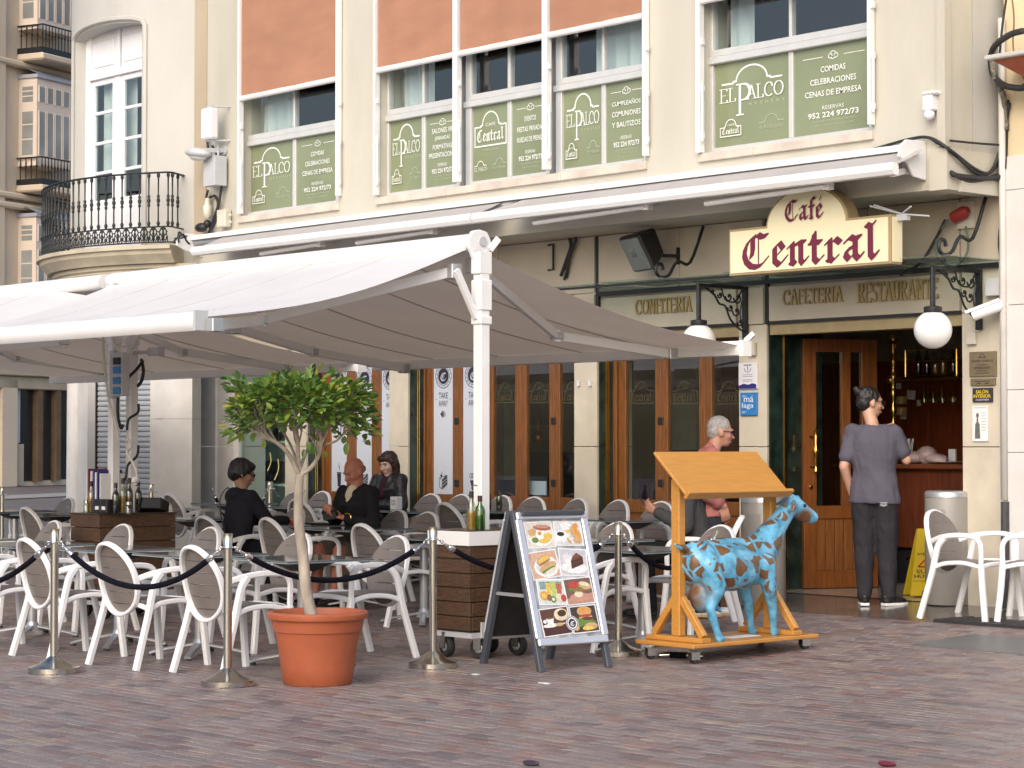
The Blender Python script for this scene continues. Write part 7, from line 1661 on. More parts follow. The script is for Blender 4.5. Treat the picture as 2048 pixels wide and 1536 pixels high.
# ================================================================ BINS AND WET FLOOR SIGN
def bin_(px, py, dia, h, label):
    c = gnd(px, py); T = thing('ash_bin', label, 'bin', c, group='grey metal ash bins'); R_ = dia/2; a_ = atan2(-c.y, -c.x)
    q = MB(); q.lathe([(R_*.97, 0), (R_, .01), (R_, h - .06), (R_*.985, h - .055)], 28); q.build('body', BINM, T, smooth=40)
    q = MB(); q.lathe([(R_*1.01, h - .055), (R_*1.01, h - .02), (R_*.96, h - .005), (R_*.90, h), (R_*.3, h - .002)], 28); q.build('lid', ALU, T, smooth=40)
    q = MB(); n = 8
    for k in range(n):
        b0 = a_ - .75 + .62*k/n; b1 = a_ - .75 + .62*(k+1)/n; e = R_ + .008
        q.add([(e*cos(b0), e*sin(b0), h*.58), (e*cos(b1), e*sin(b1), h*.58), (e*cos(b1), e*sin(b1), h*.84), (e*cos(b0), e*sin(b0), h*.84), (R_*cos(b0), R_*sin(b0), h*.58), (R_*cos(b1), R_*sin(b1), h*.58), (R_*cos(b1), R_*sin(b1), h*.84), (R_*cos(b0), R_*sin(b0), h*.84)], [(0, 1, 2, 3), (3, 2, 6, 7), (0, 4, 5, 1)] + ([(0, 3, 7, 4)] if k == 0 else []) + ([(1, 5, 6, 2)] if k == n-1 else []))
    q.build('flap', BINM, T)
    q = MB(); q.lathe([(R_*1.012, h*.50), (R_*1.015, h*.505), (R_*1.015, h*.535), (R_*1.012, h*.54)], 28); q.build('belt', BINM, T)
bin_(1527, 1208, .385, .93, 'grey cylindrical bin behind the lectern, left of the entrance'); bin_(1897, 1208, .385, .95, 'grey cylindrical bin at the right side of the entrance')
c = gnd(1853, 1193); wz_ = depth(c)/F
WF = thing('wet_floor_sign', 'yellow folding wet floor sign standing in the entrance', 'warning sign', c)
th = radians(48.1) - math.atan((1853-CX)/F) + radians(14); WMx = Matrix.Translation(c) @ rotm('Z', th)
hh = (1197-1062)*wz_; w0, w1 = .18, .085
for s in (-1, 1):
    tl_ = Matrix.Translation((0, s*.03, hh)) @ rotm('X', -s*.22 if s > 0 else .22)
    tl_ = Matrix.Translation((0, s*.012, hh)) @ rotm('X', s*.2)
    q = MB(); M = WMx @ tl_ @ frame((0, 0, -hh), (1, 0, 0), (0, 0, 1), (0, -1, 0))
    q.prism([(-w0, -.0), (-w0 + .10, 0), (-w0 + .115, .05), (w0 - .115, .05), (w0 - .10, 0), (w0, 0), (w1, hh), (-w1, hh)], .016, M); PN = q.build('panel', YEL, WF, world=True, bevel=.004)
    if s < 0:
        q = MB(); Mf = M @ Matrix.Translation((0, 0, .0168)); q.text('ATENCIÓN', -.10, .10, hh*.60, hh*.645, Mf, .02); q.text('SUELO', -.115, .115, hh*.335, hh*.39, Mf, .02); q.text('HÚMEDO', -.135, .135, hh*.265, hh*.33, Mf, .02); q.line([(-.15, hh*.22), (.15, hh*.22)], .004, Mf); q.build('lettering', INK, PN, world=True)
        q = MB(); q.line([(-.095, hh*.43), (.095, hh*.43), (0, hh*.585), (-.095, hh*.43)], .014, Mf); q.line([(-.03, hh*.45), (.0, hh*.49), (.02, hh*.53)], .014, Mf); q.line([(.0, hh*.49), (.045, hh*.46)], .012, Mf); q.disc((.03, hh*.545), .011, 10, Mf); q.build('pictogram', pm('sign_red', (.45, .03, .02), .4), PN, world=True)

# ================================================================ THINGS ON THE BAR
def bar_at(px, py, Y): return P(px, py, Y)
for px, h, m, l in ((1838, .26, GBOTD, 'green bottle at the left of the shelf over the bar'), (1855, .24, GBOT, 'second bottle on the shelf over the bar'), (1872, .22, GCLR, 'clear bottle in the middle of the shelf over the bar'), (1888, .25, GCLR, 'pale labelled bottle on the shelf over the bar'), (1908, .24, GBOTD, 'dark bottle at the right of the shelf over the bar')):
    p = P(px, 900, YC + .2); bottle(V((p.x, YC + .2, zs + .041)), l, m, px in (1872, 1888), h, .034)
for px, l in ((1848, 'left wine glass hanging under the bar shelf'), (1866, 'second wine glass hanging under the bar shelf'), (1884, 'third wine glass hanging under the bar shelf'), (1905, 'right wine glass hanging under the bar shelf')):
    p = P(px, 900, YC + .15); q = MB(); q.lathe([(.03, -.03), (.005, -.035), (.005, -.11), (.035, -.14), (.042, -.18), (.034, -.23)], 12, cap=False); tag(q.build('wine_glass', GCLR, None, loc=(p.x, YC + .15, zs), smooth=True), l, 'glass')
for px, py, w_, h, m, l in ((1822, 790, .10, .09, PAPER, 'small white note pinned behind the bar'), (1838, 806, .05, .06, cr, 'cream note pinned behind the bar'), (1807, 831, .07, .07, PAPER, 'lower white note pinned behind the bar'), (1797, 772, .06, .06, PAPER, 'white note beside the twisted brass pillar')):
    p = P(px, py, YC + .9); q = MB(); q.box(-w_/2, w_/2, -.004, .004, -h/2, h/2, rotm('Y', random.uniform(-.15, .15))); tag(q.build('note', m, None, loc=p), l, 'note')
p = P(1802, 808, YC + .8)
for dz, l in ((0, 'upper round tin behind the bar'), (-.11, 'lower round tin behind the bar')): q = MB(); q.lathe([(.06, 0), (.06, .05), (.062, .05), (.062, .075)], 14); tag(q.build('tin', tn, None, loc=p + V((0, 0, dz)), smooth=40), l, 'tin')
p = P(1818, 930, YC + .15); q = MB()
for k in range(12): q.tube([(random.uniform(-.03, .03), random.uniform(-.03, .03), .0), (random.uniform(-.05, .05), random.uniform(-.04, .04), .24)], .004, 4)
q.lathe([(.035, 0), (.045, .12)], 12); tag(q.build('straw_holder', WHITEP, None, loc=(p.x, YC + .15, 1.321)), 'holder of white straws on the bar counter', 'straws')
p = P(1848, 930, YC + .1); lump('plastic_bag', pm('pinkish_bag', (.55, .42, .42), .4, .2, 12), (p.x, YC + .1, 1.321), [((-.12, 0, .06), (.14, .1, .06)), ((.02, .02, .08), (.11, .09, .09)), ((.14, 0, .05), (.12, .1, .05))], 'crumpled pinkish plastic bag on the bar counter', 'bag')
p = P(1895, 930, YC + .15); q = MB(); q.lathe([(.05, 0), (.15, .02), (.16, .025)], 20); tag(q.build('plate', WHITEP, None, loc=(p.x, YC + .15, 1.321), smooth=True), 'white plate at the right of the bar counter', 'plate')
p = P(1905, 915, YC + .3); q = MB(); q.box(-.04, .04, -.01, .01, 0, .14); tag(q.build('menu_card', PAPER, None, loc=(p.x, YC + .3, 1.321)), 'small upright card at the right of the bar counter', 'card')
# things on the tables
def tt(key, dx, dy): t = TABLES[key]; return t + V((dx, dy, .7315))
t = tt('young', .0, -.05); q = MB(); q.box(-.05, .05, -.04, .04, 0, .13); NH = tag(q.build('napkin_holder', PAPER, None, loc=P(790, 1017, t.y) if False else t, bevel=.004), 'white napkin box with dark print on the young woman\'s table', 'napkin box')
q = MB(); q.text('Café', -.035, .035, .075, .10, frame((0, -.0412, 0), (1, 0, 0), (0, 0, 1), (0, -1, 0))); q.text('Central', -.04, .04, .045, .07, frame((0, -.0412, 0), (1, 0, 0), (0, 0, 1), (0, -1, 0))); q.build('lettering', INK, NH)
t = tt('tablet', .08, .05); q = MB(); q.box(-.13, .13, -.09, .09, 0, .01); tag(q.build('tablet', BLKP, None, loc=t, bevel=.003), 'black tablet lying on the table behind the tree trunk', 'tablet')
t = tt('tablet', -.12, -.14); q = MB(); q.box(-.06, .06, -.03, .03, 0, .025, rotm('Z', .4)); tag(q.build('cigarette_packet', red, None, loc=t), 'red and yellow packet on the table behind the tree trunk', 'packet')
t = tt('tablet', .22, .24); q = MB(); q.add([(-.12, -.08, .002), (.12, -.08, .002), (.12, .08, .03), (-.12, .08, .02)], [(0, 1, 2, 3)]); q.add([(-.12, -.08, .0), (.12, -.08, .0), (.12, .08, .026), (-.12, .08, .016)], [(3, 2, 1, 0)]); tag(q.build('paper_sheet', PAPER, None, loc=t), 'curled white paper on the table in front of the bald man', 'paper')
t = tt('tablet', -.2, .02); q = MB(); q.lathe([(.03, 0), (.036, .08), (.034, .08), (.029, .006)], 14, cap=False); tag(q.build('tumbler', GCLR, None, loc=t, smooth=True), 'small clear tumbler on the table left of the tree trunk', 'glass')
t = TABLES['pale-lit far table right of the near awning post'] + V((0, 0, .7315))
bottle(t + V((-.06, -.1, 0)), 'dark vinegar bottle on the far table right of the near awning post', GBOTD, False, .22, .03, True); bottle(t + V((.1, -.1, 0)), 'green oil bottle on the far table right of the near awning post', GBOT, True, .24, .03)
# ================================================================ LECTERN ON ITS PLATFORM
LX, LY = -10.53, 11.53
LEC = thing('lectern', 'honey-coloured wooden lectern with a sloping board on a wheeled platform', 'lectern', (LX, LY, 0))
lz0, lz1 = .105, .135
q = MB(); q.box(LX - .29, LX + .27, LY - .66, LY + .66, lz0, lz1); q.build('platform', PINE, LEC, world=True, bevel=.006)
for y in (LY - .52, LY + .44):
    q = MB(); q.box(LX - .28, LX + .26, y - .05, y + .05, lz1 + .001, lz1 + .035); q.build('foot_timber', PINE, LEC, world=True, bevel=.005)
    q = MB(); q.box(LX - .045, LX + .035, y - .033, y + .033, lz1 + .036, 1.262); q.build('post', PINE, LEC, world=True, bevel=.006)
    for s in (-1, 1):
        q = MB(); q.bar((LX + s*.235, y, lz1 + .04), (LX + s*.03, y, lz1 + .30), .05, .045, (0, 1, 0)); q.build('brace', PINE, LEC, world=True, bevel=.004)
tl0, tl1, bl0, bl1 = V((-10.66, LY - .63, 1.455)), V((-10.66, LY + .44, 1.455)), V((-10.35, LY - .63, 1.165)), V((-10.35, LY + .44, 1.165))
ex = (tl1 - tl0); bw = ex.length; ex.normalize(); ey = (tl0 - bl0); bh = ey.length; ey.normalize(); ez = -ex.cross(ey); LM = frame(bl0, ex, ey, ez if ez.z > 0 else -ez)
q = MB(); q.box(0, bw, 0, bh, -.022, .0, LM); q.build('board', PINE, LEC, world=True, bevel=.004)
q = MB(); q.box(-.012, bw + .012, -.028, -.001, -.03, .035, LM); q.build('book_ledge', PINE, LEC, world=True, bevel=.004)
for x in (.10, bw - .13): q = MB(); q.box(x - .02, x + .02, .03, bh - .03, -.06, -.023, LM); q.build('board_batten', PINE, LEC, world=True)
for (x, y) in ((LX + .20, LY - .58), (LX - .22, LY - .58), (LX + .20, LY + .58), (LX - .22, LY + .58)): wheel(V((x, y, G(y) + .035)), .035, LEC, 1.1)
q = MB(); q.box(LX - .02, LX + .10, LY - .10, LY + .22, lz1 + .0005, lz1 + .003, None); tag(q.build('plain_label_sheet', PAPER, None), 'white printed sheet lying on the wooden platform under the goat', 'paper')

# ================================================================ SMOOTH BODIES
def blob(name, mb, mats, voxel, parent=None, smooth_it=6, loc=None, rot=0, fold=0.0, fq=(9, 9, 5)):
    me0 = bpy.data.meshes.new('t'); me0.from_pydata([tuple(p) for p in mb.v], [], mb.f)
    bm = bmesh.new(); bm.from_mesh(me0); bmesh.ops.recalc_face_normals(bm, faces=bm.faces); bm.to_mesh(me0); bm.free()
    o = bpy.data.objects.new('t', me0); COL.objects.link(o)
    m = o.modifiers.new('r', 'REMESH'); m.mode = 'VOXEL'; m.voxel_size = voxel; m.use_smooth_shade = True
    s = o.modifiers.new('s', 'SMOOTH'); s.factor = .5; s.iterations = smooth_it
    dg = bpy.context.evaluated_depsgraph_get(); ev = o.evaluated_get(dg); me = bpy.data.meshes.new_from_object(ev)
    bpy.data.objects.remove(o); bpy.data.meshes.remove(me0); me.name = name
    for mm in (mats if isinstance(mats, list) else [mats]): me.materials.append(mm)
    if fold:
        ns = [v.normal.copy() for v in me.vertices]
        for v, n_ in zip(me.vertices, ns):
            c_ = v.co; p_ = V((c_.x*fq[0], c_.y*fq[1], c_.z*fq[2] + c_.x*3)); a1 = noise.noise(p_); a2 = noise.noise(p_*2.3 + V((5, 3, 1)))
            v.co = c_ + n_ * fold * ((1 - 2.6*abs(a1)) * .75 + (1 - 2.6*abs(a2)) * .35 - .35)
    me.polygons.foreach_set('use_smooth', [True]*len(me.polygons))
    r = addobj(name, me, parent, loc)
    if rot: r.rotation_euler = (0, 0, rot); WM[r.name] = WM[r.name] @ Matrix.Rotation(rot, 4, 'Z')
    return r

# ---------------------------------------------------------------- goat statue
def goat_paint():
    m = bpy.data.materials.new('goat_paint'); m.use_nodes = True; n = m.node_tree.nodes; L = m.node_tree.links; b = n['Principled BSDF']; b.inputs['Roughness'].default_value = .30
    tc = n.new('ShaderNodeTexCoord'); nz = n.new('ShaderNodeTexNoise'); nz.inputs['Scale'].default_value = 5
    L.new(tc.outputs['Object'], nz.inputs['Vector'])
    ad = n.new('ShaderNodeVectorMath'); ad.operation = 'MULTIPLY_ADD'; ad.inputs[1].default_value = (.17, .17, .17); L.new(nz.outputs['Color'], ad.inputs[0]); L.new(tc.outputs['Object'], ad.inputs[2])
    mp = n.new('ShaderNodeMapping'); mp.inputs['Rotation'].default_value = (.6, .4, .3); mp.inputs['Scale'].default_value = (12, 6, 10); L.new(ad.outputs[0], mp.inputs[0])
    v1 = n.new('ShaderNodeTexVoronoi'); v1.inputs['Scale'].default_value = 1; L.new(mp.outputs[0], v1.inputs['Vector'])
    v2 = n.new('ShaderNodeTexVoronoi'); v2.feature = 'DISTANCE_TO_EDGE'; v2.inputs['Scale'].default_value = 1; L.new(mp.outputs[0], v2.inputs['Vector'])
    sp = n.new('ShaderNodeSeparateColor'); L.new(v1.outputs['Color'], sp.inputs[0])
    t1 = n.new('ShaderNodeMath'); t1.operation = 'GREATER_THAN'; t1.inputs[1].default_value = .24; L.new(sp.outputs[0], t1.inputs[0])
    wd = n.new('ShaderNodeMapRange'); wd.inputs['From Min'].default_value = .35; wd.inputs['From Max'].default_value = .65; wd.inputs['To Min'].default_value = .02; wd.inputs['To Max'].default_value = .15; L.new(nz.outputs[0], wd.inputs['Value'])
    df = n.new('ShaderNodeMath'); df.operation = 'SUBTRACT'; L.new(v2.outputs['Distance'], df.inputs[0]); L.new(wd.outputs[0], df.inputs[1])
    t2 = n.new('ShaderNodeMapRange'); t2.inputs['From Min'].default_value = .0; t2.inputs['From Max'].default_value = .03; L.new(df.outputs[0], t2.inputs['Value'])
    wv = n.new('ShaderNodeTexWave'); wv.inputs['Scale'].default_value = 3.1; wv.inputs['Distortion'].default_value = 3.5; wv.inputs['Detail'].default_value = 1; wv.bands_direction = 'DIAGONAL'; L.new(tc.outputs['Object'], wv.inputs['Vector'])
    t3 = n.new('ShaderNodeMapRange'); t3.inputs['From Min'].default_value = .90; t3.inputs['From Max'].default_value = .97; t3.inputs['To Min'].default_value = 1; t3.inputs['To Max'].default_value = 0; L.new(wv.outputs[0], t3.inputs['Value'])
    m3 = n.new('ShaderNodeMath'); m3.operation = 'MULTIPLY'; L.new(t2.outputs[0], m3.inputs[0]); L.new(t3.outputs[0], m3.inputs[1])
    mu = n.new('ShaderNodeMath'); mu.operation = 'MULTIPLY'; L.new(t1.outputs[0], mu.inputs[0]); L.new(m3.outputs[0], mu.inputs[1])
    # legs and the underside stay mostly blue; the udder is gold-brown
    sx = n.new('ShaderNodeSeparateXYZ'); L.new(tc.outputs['Object'], sx.inputs[0])
    lg = n.new('ShaderNodeMapRange'); lg.inputs['From Min'].default_value = .24; lg.inputs['From Max'].default_value = .34; lg.inputs['To Min'].default_value = .12; L.new(sx.outputs['Z'], lg.inputs['Value'])
    mu2 = n.new('ShaderNodeMath'); mu2.operation = 'MULTIPLY'; L.new(mu.outputs[0], mu2.inputs[0]); L.new(lg.outputs[0], mu2.inputs[1])
    hd = n.new('ShaderNodeMapRange'); hd.inputs['From Min'].default_value = .54; hd.inputs['From Max'].default_value = .62; hd.inputs['To Min'].default_value = 1; hd.inputs['To Max'].default_value = .05; L.new(sx.outputs['Y'], hd.inputs['Value'])
    mu4 = n.new('ShaderNodeMath'); mu4.operation = 'MULTIPLY'; L.new(mu2.outputs[0], mu4.inputs[0]); L.new(hd.outputs[0], mu4.inputs[1]); mu2 = mu4
    def near(c, r0, r1):
        d = n.new('ShaderNodeVectorMath'); d.operation = 'DISTANCE'; d.inputs[1].default_value = c; L.new(ad.outputs[0], d.inputs[0])
        r_ = n.new('ShaderNodeMapRange'); r_.inputs['From Min'].default_value = r0; r_.inputs['From Max'].default_value = r1; r_.inputs['To Min'].default_value = 1; r_.inputs['To Max'].default_value = 0; L.new(d.outputs['Value'], r_.inputs['Value']); return r_
    cur = mu2.outputs[0]
    for r_ in (near((.20, .81, .955), .050, .078), near((.105, -.185, .39), .09, .15)):
        mx_ = n.new('ShaderNodeMath'); mx_.operation = 'MAXIMUM'; L.new(cur, mx_.inputs[0]); L.new(r_.outputs[0], mx_.inputs[1]); cur = mx_.outputs[0]
    n2 = n.new('ShaderNodeTexNoise'); n2.inputs['Scale'].default_value = 14; n2.inputs['Detail'].default_value = 8; L.new(tc.outputs['Object'], n2.inputs['Vector'])
    br = n.new('ShaderNodeMix'); br.data_type = 'RGBA'; br.inputs['A'].default_value = (.055, .022, .018, 1); br.inputs['B'].default_value = (.24, .13, .055, 1); L.new(n2.outputs[0], br.inputs['Factor'])
    bl_ = n.new('ShaderNodeMix'); bl_.data_type = 'RGBA'; bl_.inputs['A'].default_value = (.045, .20, .33, 1); bl_.inputs['B'].default_value = (.15, .44, .66, 1)
    rp = n.new('ShaderNodeMapRange'); rp.inputs['From Min'].default_value = .3; rp.inputs['From Max'].default_value = .6; L.new(n2.outputs[0], rp.inputs['Value']); L.new(rp.outputs[0], bl_.inputs['Factor'])
    fx_ = n.new('ShaderNodeMix'); fx_.data_type = 'RGBA'; L.new(cur, fx_.inputs['Factor']); L.new(bl_.outputs['Result'], fx_.inputs['A']); L.new(br.outputs['Result'], fx_.inputs['B']); L.new(fx_.outputs['Result'], b.inputs['Base Color'])
    bp = n.new('ShaderNodeBump'); bp.inputs['Strength'].default_value = .35; bp.inputs['Distance'].default_value = .01; L.new(n2.outputs[0], bp.inputs['Height']); L.new(bp.outputs[0], b.inputs['Normal'])
    return m
g = MB()
g.ball((0, -.02, .515), 1, 20, 14, sc=(.165, .36, .168)); g.ball((0, -.30, .545), 1, 16, 12, sc=(.145, .17, .155)); g.ball((0, .27, .535), 1, 16, 12, sc=(.14, .17, .175)); g.ball((0, .05, .47), 1, 16, 12, sc=(.16, .28, .14))
g.cap2((0, -.38, .66), (0, .30, .675), .035, .04)
g.cap2((0, .33, .60), (.02, .52, .78), .130, .086); g.cap2((.02, .50, .76), (.05, .66, .92), .086, .066); g.cap2((0, .36, .50), (.02, .50, .70), .09, .075)
hp_, hn_ = V((.05, .68, .935)), V((.105, .885, .838))
g.cap2(hp_, hp_.lerp(hn_, .45), .077, .066); g.cap2(hp_.lerp(hn_, .4), hn_, .062, .046); g.cap2(hp_.lerp(hn_, .3) + V((0, 0, -.04)), hn_ + V((-.005, -.01, -.022)), .045, .028); g.ball(hn_ + V((.004, .008, .002)), .036, 10, 8, sc=(1, .8, .8)); g.cap2(hp_ + V((.015, .06, .045)), hp_.lerp(hn_, .6) + V((.0, 0, .018)), .022, .016)
for s in (-1, 1): g.ball(hp_.lerp(hn_, .33) + V((s*.050, .02 - s*.025, .030)), .022, 8, 6)
g.cap2((.105, .645, .955), (.15, .575, .925), .016, .024); g.cap2((.15, .575, .925), (.165, .54, .885), .024, .010); g.cap2((-.0, .66, .965), (-.06, .63, .93), .016, .012)
g.cap2((0, -.43, .645), (-.01, -.53, .655), .030, .022); g.cap2((-.01, -.53, .655), (-.02, -.59, .675), .022, .012)
def gleg(pts, rs):
    for (a_, b_), (r0, r1_) in zip(zip(pts, pts[1:]), zip(rs, rs[1:])): g.cap2(a_, b_, r0, r1_, 10)
gleg([(.09, -.32, .53), (.125, -.25, .38), (.125, -.315, .235), (.155, -.27, .075), (.165, -.255, .02)], [.105, .080, .040, .026, .030])
gleg([(-.09, -.34, .53), (-.115, -.31, .38), (-.12, -.41, .235), (-.125, -.40, .075), (-.125, -.39, .02)], [.105, .078, .040, .026, .030])
gleg([(.09, .30, .52), (.105, .33, .36), (.09, .385, .21), (.075, .41, .065), (.072, .42, .02)], [.085, .058, .036, .025, .030])
gleg([(-.09, .28, .52), (-.10, .28, .36), (-.10, .34, .21), (-.105, .37, .065), (-.105, .38, .02)], [.085, .058, .036, .025, .030])
for c_ in ((.165, -.245, .022), (-.125, -.38, .022), (.072, .432, .022), (-.105, .392, .022)): g.ball(c_, 1, 10, 6, sc=(.033, .045, .024))
g.ball((.02, -.27, .315), 1, 14, 10, sc=(.095, .115, .125)); g.cap2((.06, -.22, .25), (.10, -.17, .205), .035, .013); g.cap2((-.03, -.24, .24), (-.05, -.21, .19), .035, .013)
for v_ in g.v: v_.y = .42 + (v_.y - .42)*.84 if v_.y > .42 else (-.3 + (v_.y + .3)*.72 if v_.y < -.3 else v_.y)
GO = blob('goat_statue', g, goat_paint(), .0105, None, 5, (-10.46, 11.425, lz1 + .0))
tag(GO, 'life-size goat statue painted light blue with brown shards', 'goat statue')
q = MB()
for s in (-1, 1):
    e_ = hp_.lerp(hn_, .40) + V((s*.062, .0 - s*.022, .030)); e_.y = .42 + (e_.y - .42)*.84; q.ball(e_, .014, 8, 6)
q.build('eye', pm('dark_eye', (.015, .012, .01), .1), GO, smooth=True)
q = MB()
for s in (-1, 1): q.ball(V((hn_.x + s*.017, .42 + (hn_.y + .034 - .42)*.84, hn_.z + .008)), .007, 6, 5, sc=(1, 1, .7))
q.build('nostril', INK, GO)

# ================================================================ PEOPLE
SKIN = lambda n, c: pm('skin_' + n, c, .5, .06, 25, .05, 200)
def clothm(n, c, rough=.85): return pm('cloth_' + n, c, rough, .12, 7, .35, 22, stretch=(1, 1, .45), spec=.2)
def face_to(px, phi): return radians(48.1) - math.atan((px - CX) / F) - radians(phi)
def headM(c, yaw, pitch, s=1.0): return Matrix.Translation(V(c)) @ rotm('Z', -radians(yaw)) @ rotm('X', -radians(pitch)) @ Matrix.Scale(s, 4)
def head_caps(mb, M, old=False, fem=False):
    mb.ball((0, -.012, .03), 1, 18, 14, M, (.077, .097, .092)); mb.ball((0, .02, -.02), 1, 16, 12, M, (.069, .080, .085)); mb.ball((0, .040, -.075), 1, 14, 10, M, (.050 if not fem else .044, .050, .042)); mb.ball((0, .066, -.098), 1, 10, 8, M, (.024, .022, .018))
    T = lambda p: M @ V(p)
    mb.cap2(T((0, .090, .005)), T((0, .112, -.032)), .011, .017); mb.ball((0, .105, -.036), 1, 8, 6, M, (.020, .012, .010))
    mb.ball((0, .080, .028), 1, 12, 8, M, (.052, .018, .013)); 
    for s in (-1, 1):
        mb.ball((s*.040, .068, -.025), 1, 8, 6, M, (.024, .020, .022)); mb.ball((s*.079, -.008, -.012), 1, 10, 8, M, (.013, .024, .034))
    mb.ball((0, .090, -.066), 1, 10, 6, M, (.025, .012, .007)); mb.ball((0, .088, -.078), 1, 10, 6, M, (.021, .011, .007))
def face_bits(root, M, hair, lipcol=(.36, .12, .10), glasses=False, closed=False):
    def put(name, fill, m):
        q = MB(); fill(q); q.build(name, m, root, smooth=True)
    def eye(q):
        for s in (-1, 1): q.ball((s*.031, .0795, .004), 1, 8, 6, M, (.014, .010, .006 if not closed else .003))
    put('eye', eye, pm('dark_eye', (.015, .012, .01), .1))
    def brow(q):
        for s in (-1, 1): q.tube([M @ V((s*.012, .097, .024)), M @ V((s*.032, .096, .030)), M @ V((s*.050, .082, .024))], .005, 5)
    put('eyebrow', brow, hair)
    put('lips', lambda q: q.ball((0, .0965, -.072), 1, 10, 6, M, (.022, .008, .009)), pm('lips_%.2f' % lipcol[0], lipcol, .5))
    if glasses:
        def gl(q):
            for s in (-1, 1):
                q.tube([M @ V((s*(.034 + .024*cos(a_)), .108, .002 + .018*sin(a_))) for a_ in [2*pi*k/12 for k in range(12)]], .0035, 5, closed=True); q.tube([M @ V((s*.058, .106, .006)), M @ V((s*.082, .04, .010)), M @ V((s*.084, -.02, .002))], .0035, 5)
            q.tube([M @ V((-.010, .108, .006)), M @ V((.010, .108, .006))], .0035, 5)
        put('glasses', gl, BLKP)
def hand(mb, w_, d, pn, curl=.5, s=1.0, side=1):
    w_, d, pn = V(w_), V(d).normalized(), V(pn).normalized(); lat = d.cross(pn).normalized(); pn = lat.cross(d).normalized()
    for k in range(4): mb.cap2(w_ + d*.01*s + lat*(k-1.5)*.012*s, w_ + d*.085*s + lat*(k-1.5)*.019*s, .017*s, .013*s, 8, 3)
    for k, L in enumerate((.062, .078, .083, .070) if side > 0 else (.070, .083, .078, .062)):
        b_ = w_ + d*.09*s + lat*(k-1.5)*.021*s; d2 = (d*cos(curl) + pn*sin(curl) + lat*(k-1.5)*.05).normalized(); m_ = b_ + d2*L*.5*s; d3 = (d*cos(curl*2.2) + pn*sin(curl*2.2)).normalized()
        mb.cap2(b_, m_, .0098*s, .0092*s, 8, 3); mb.cap2(m_, m_ + d3*L*.5*s, .0092*s, .0075*s, 8, 3)
    t0 = w_ + d*.03*s + lat*side*.03*s; td = (d*.6 + lat*side*.75 + pn*.35).normalized(); t1 = t0 + td*.04*s; mb.cap2(t0, t1, .013*s, .011*s, 8, 3); mb.cap2(t1, t1 + (d*.8 + lat*side*.2 + pn*.4).normalized()*.035*s, .011*s, .009*s, 8, 3)
def torso(mb, pel, ch, sL, sR, i=0.0, w_=1.0, drop=0.0):
    pel, ch, sL, sR = V(pel), V(ch), V(sL), V(sR); r = (sR - sL).normalized(); u = (ch - pel).normalized(); f = u.cross(r).normalized(); n = 18; L = (ch - pel).length
    sm = (sL + sR) / 2; hw = (sR - sL).length / 2
    rings = [(pel - u*(.06 + drop), .135 if not i else .178, .105 if not i else .126), (pel - u*(.03 + drop), .160 if not i else .178, .118 if not i else .124), (pel + u*.05, .162, .115), (pel + u*L*.45, .145, .104), (pel + u*L*.8, .165, .112), (ch + u*.02, .175, .112), (sm.lerp(ch, .3), hw*.95, .095), (sm + u*.022, hw*.72, .072), (sm + u*.055, .065, .058)]
    b = len(mb.v)
    for c, rx, ry in rings: mb.v += [c + r*((rx*w_ + i)*cos(2*pi*k/n)) + f*((ry*w_ + i)*sin(2*pi*k/n)) for k in range(n)]
    for a in range(len(rings) - 1):
        for k in range(n): mb.f.append((b+a*n+k, b+a*n+(k+1) % n, b+(a+1)*n+(k+1) % n, b+(a+1)*n+k)); mb.mi.append(0)
    mb.f.append(tuple(b+k for k in range(n))[::-1]); mb.f.append(tuple(b+(len(rings)-1)*n+k for k in range(n))); mb.mi += [0, 0]
    for p in (sL, sR): mb.ball(p, .050 + i, 12, 8)
def limb_(mb, pts, rs, i=0.0):
    for (a_, b_), (r0, r1_) in zip(zip(pts, pts[1:]), zip(rs, rs[1:])): mb.cap2(a_, b_, r0 + i, r1_ + i, 12)
def shoe(root, a_, dirv, mat, sole, s=1.0, low=True):
    a_, d = V(a_), V(dirv).normalized(); z0 = 0.0; M = frame((a_.x, a_.y, 0), V((d.y, -d.x, 0)), d, (0, 0, 1))
    q = MB(); q.ball((0, .0, .045), 1, 12, 8, M, (.045*s, .065*s, .045*s)); q.ball((0, .09*s, .038), 1, 12, 8, M, (.046*s, .105*s, .034*s)); q.ball((0, -.02, .075), 1, 10, 6, M, (.042*s, .05*s, .035*s)); o = blob('shoe', q, mat, .008, root, 3)
    q = MB(); q.prism([(.038*s, -.055*s), (.044*s, .04*s), (.05*s, .12*s), (.03*s, .185*s), (-.03*s, .185*s), (-.05*s, .12*s), (-.044*s, .04*s), (-.038*s, -.055*s)], .024, M @ Matrix.Translation((0, 0, .001))); q.build('sole', sole, o, bevel=.004)
def person(label, px, py, phi, body, garments, at=None):
    c = gnd(px, py) if at is None else V(at); rot = face_to(px, phi) if not isinstance(phi, tuple) else phi[0]
    q = MB(); body(q); R_ = blob('person', q, body.skin, .0088, None, 4, (c.x, c.y, G(c.y)), rot); tag(R_, label, 'person')
    for nm, fill, m, vox in garments:
        q = MB(); fill(q)
        blob(nm, q, m, vox, R_, 4, fold=.0075 if 'hair' in nm else .0090, fq=(28, 28, 11) if 'hair' in nm else (8.5, 8.5, 4.5))
    return R_
HAIRK = pm('black_hair', (.014, .011, .012), .45, .4, 40, .6, 90, stretch=(1, 1, .2)); HAIRB = pm('brown_hair', (.035, .015, .010), .4, .4, 40, .6, 90, stretch=(1, 1, .2)); HAIRG = pm('grey_hair', (.36, .35, .34), .6, .3, 40, .6, 90)

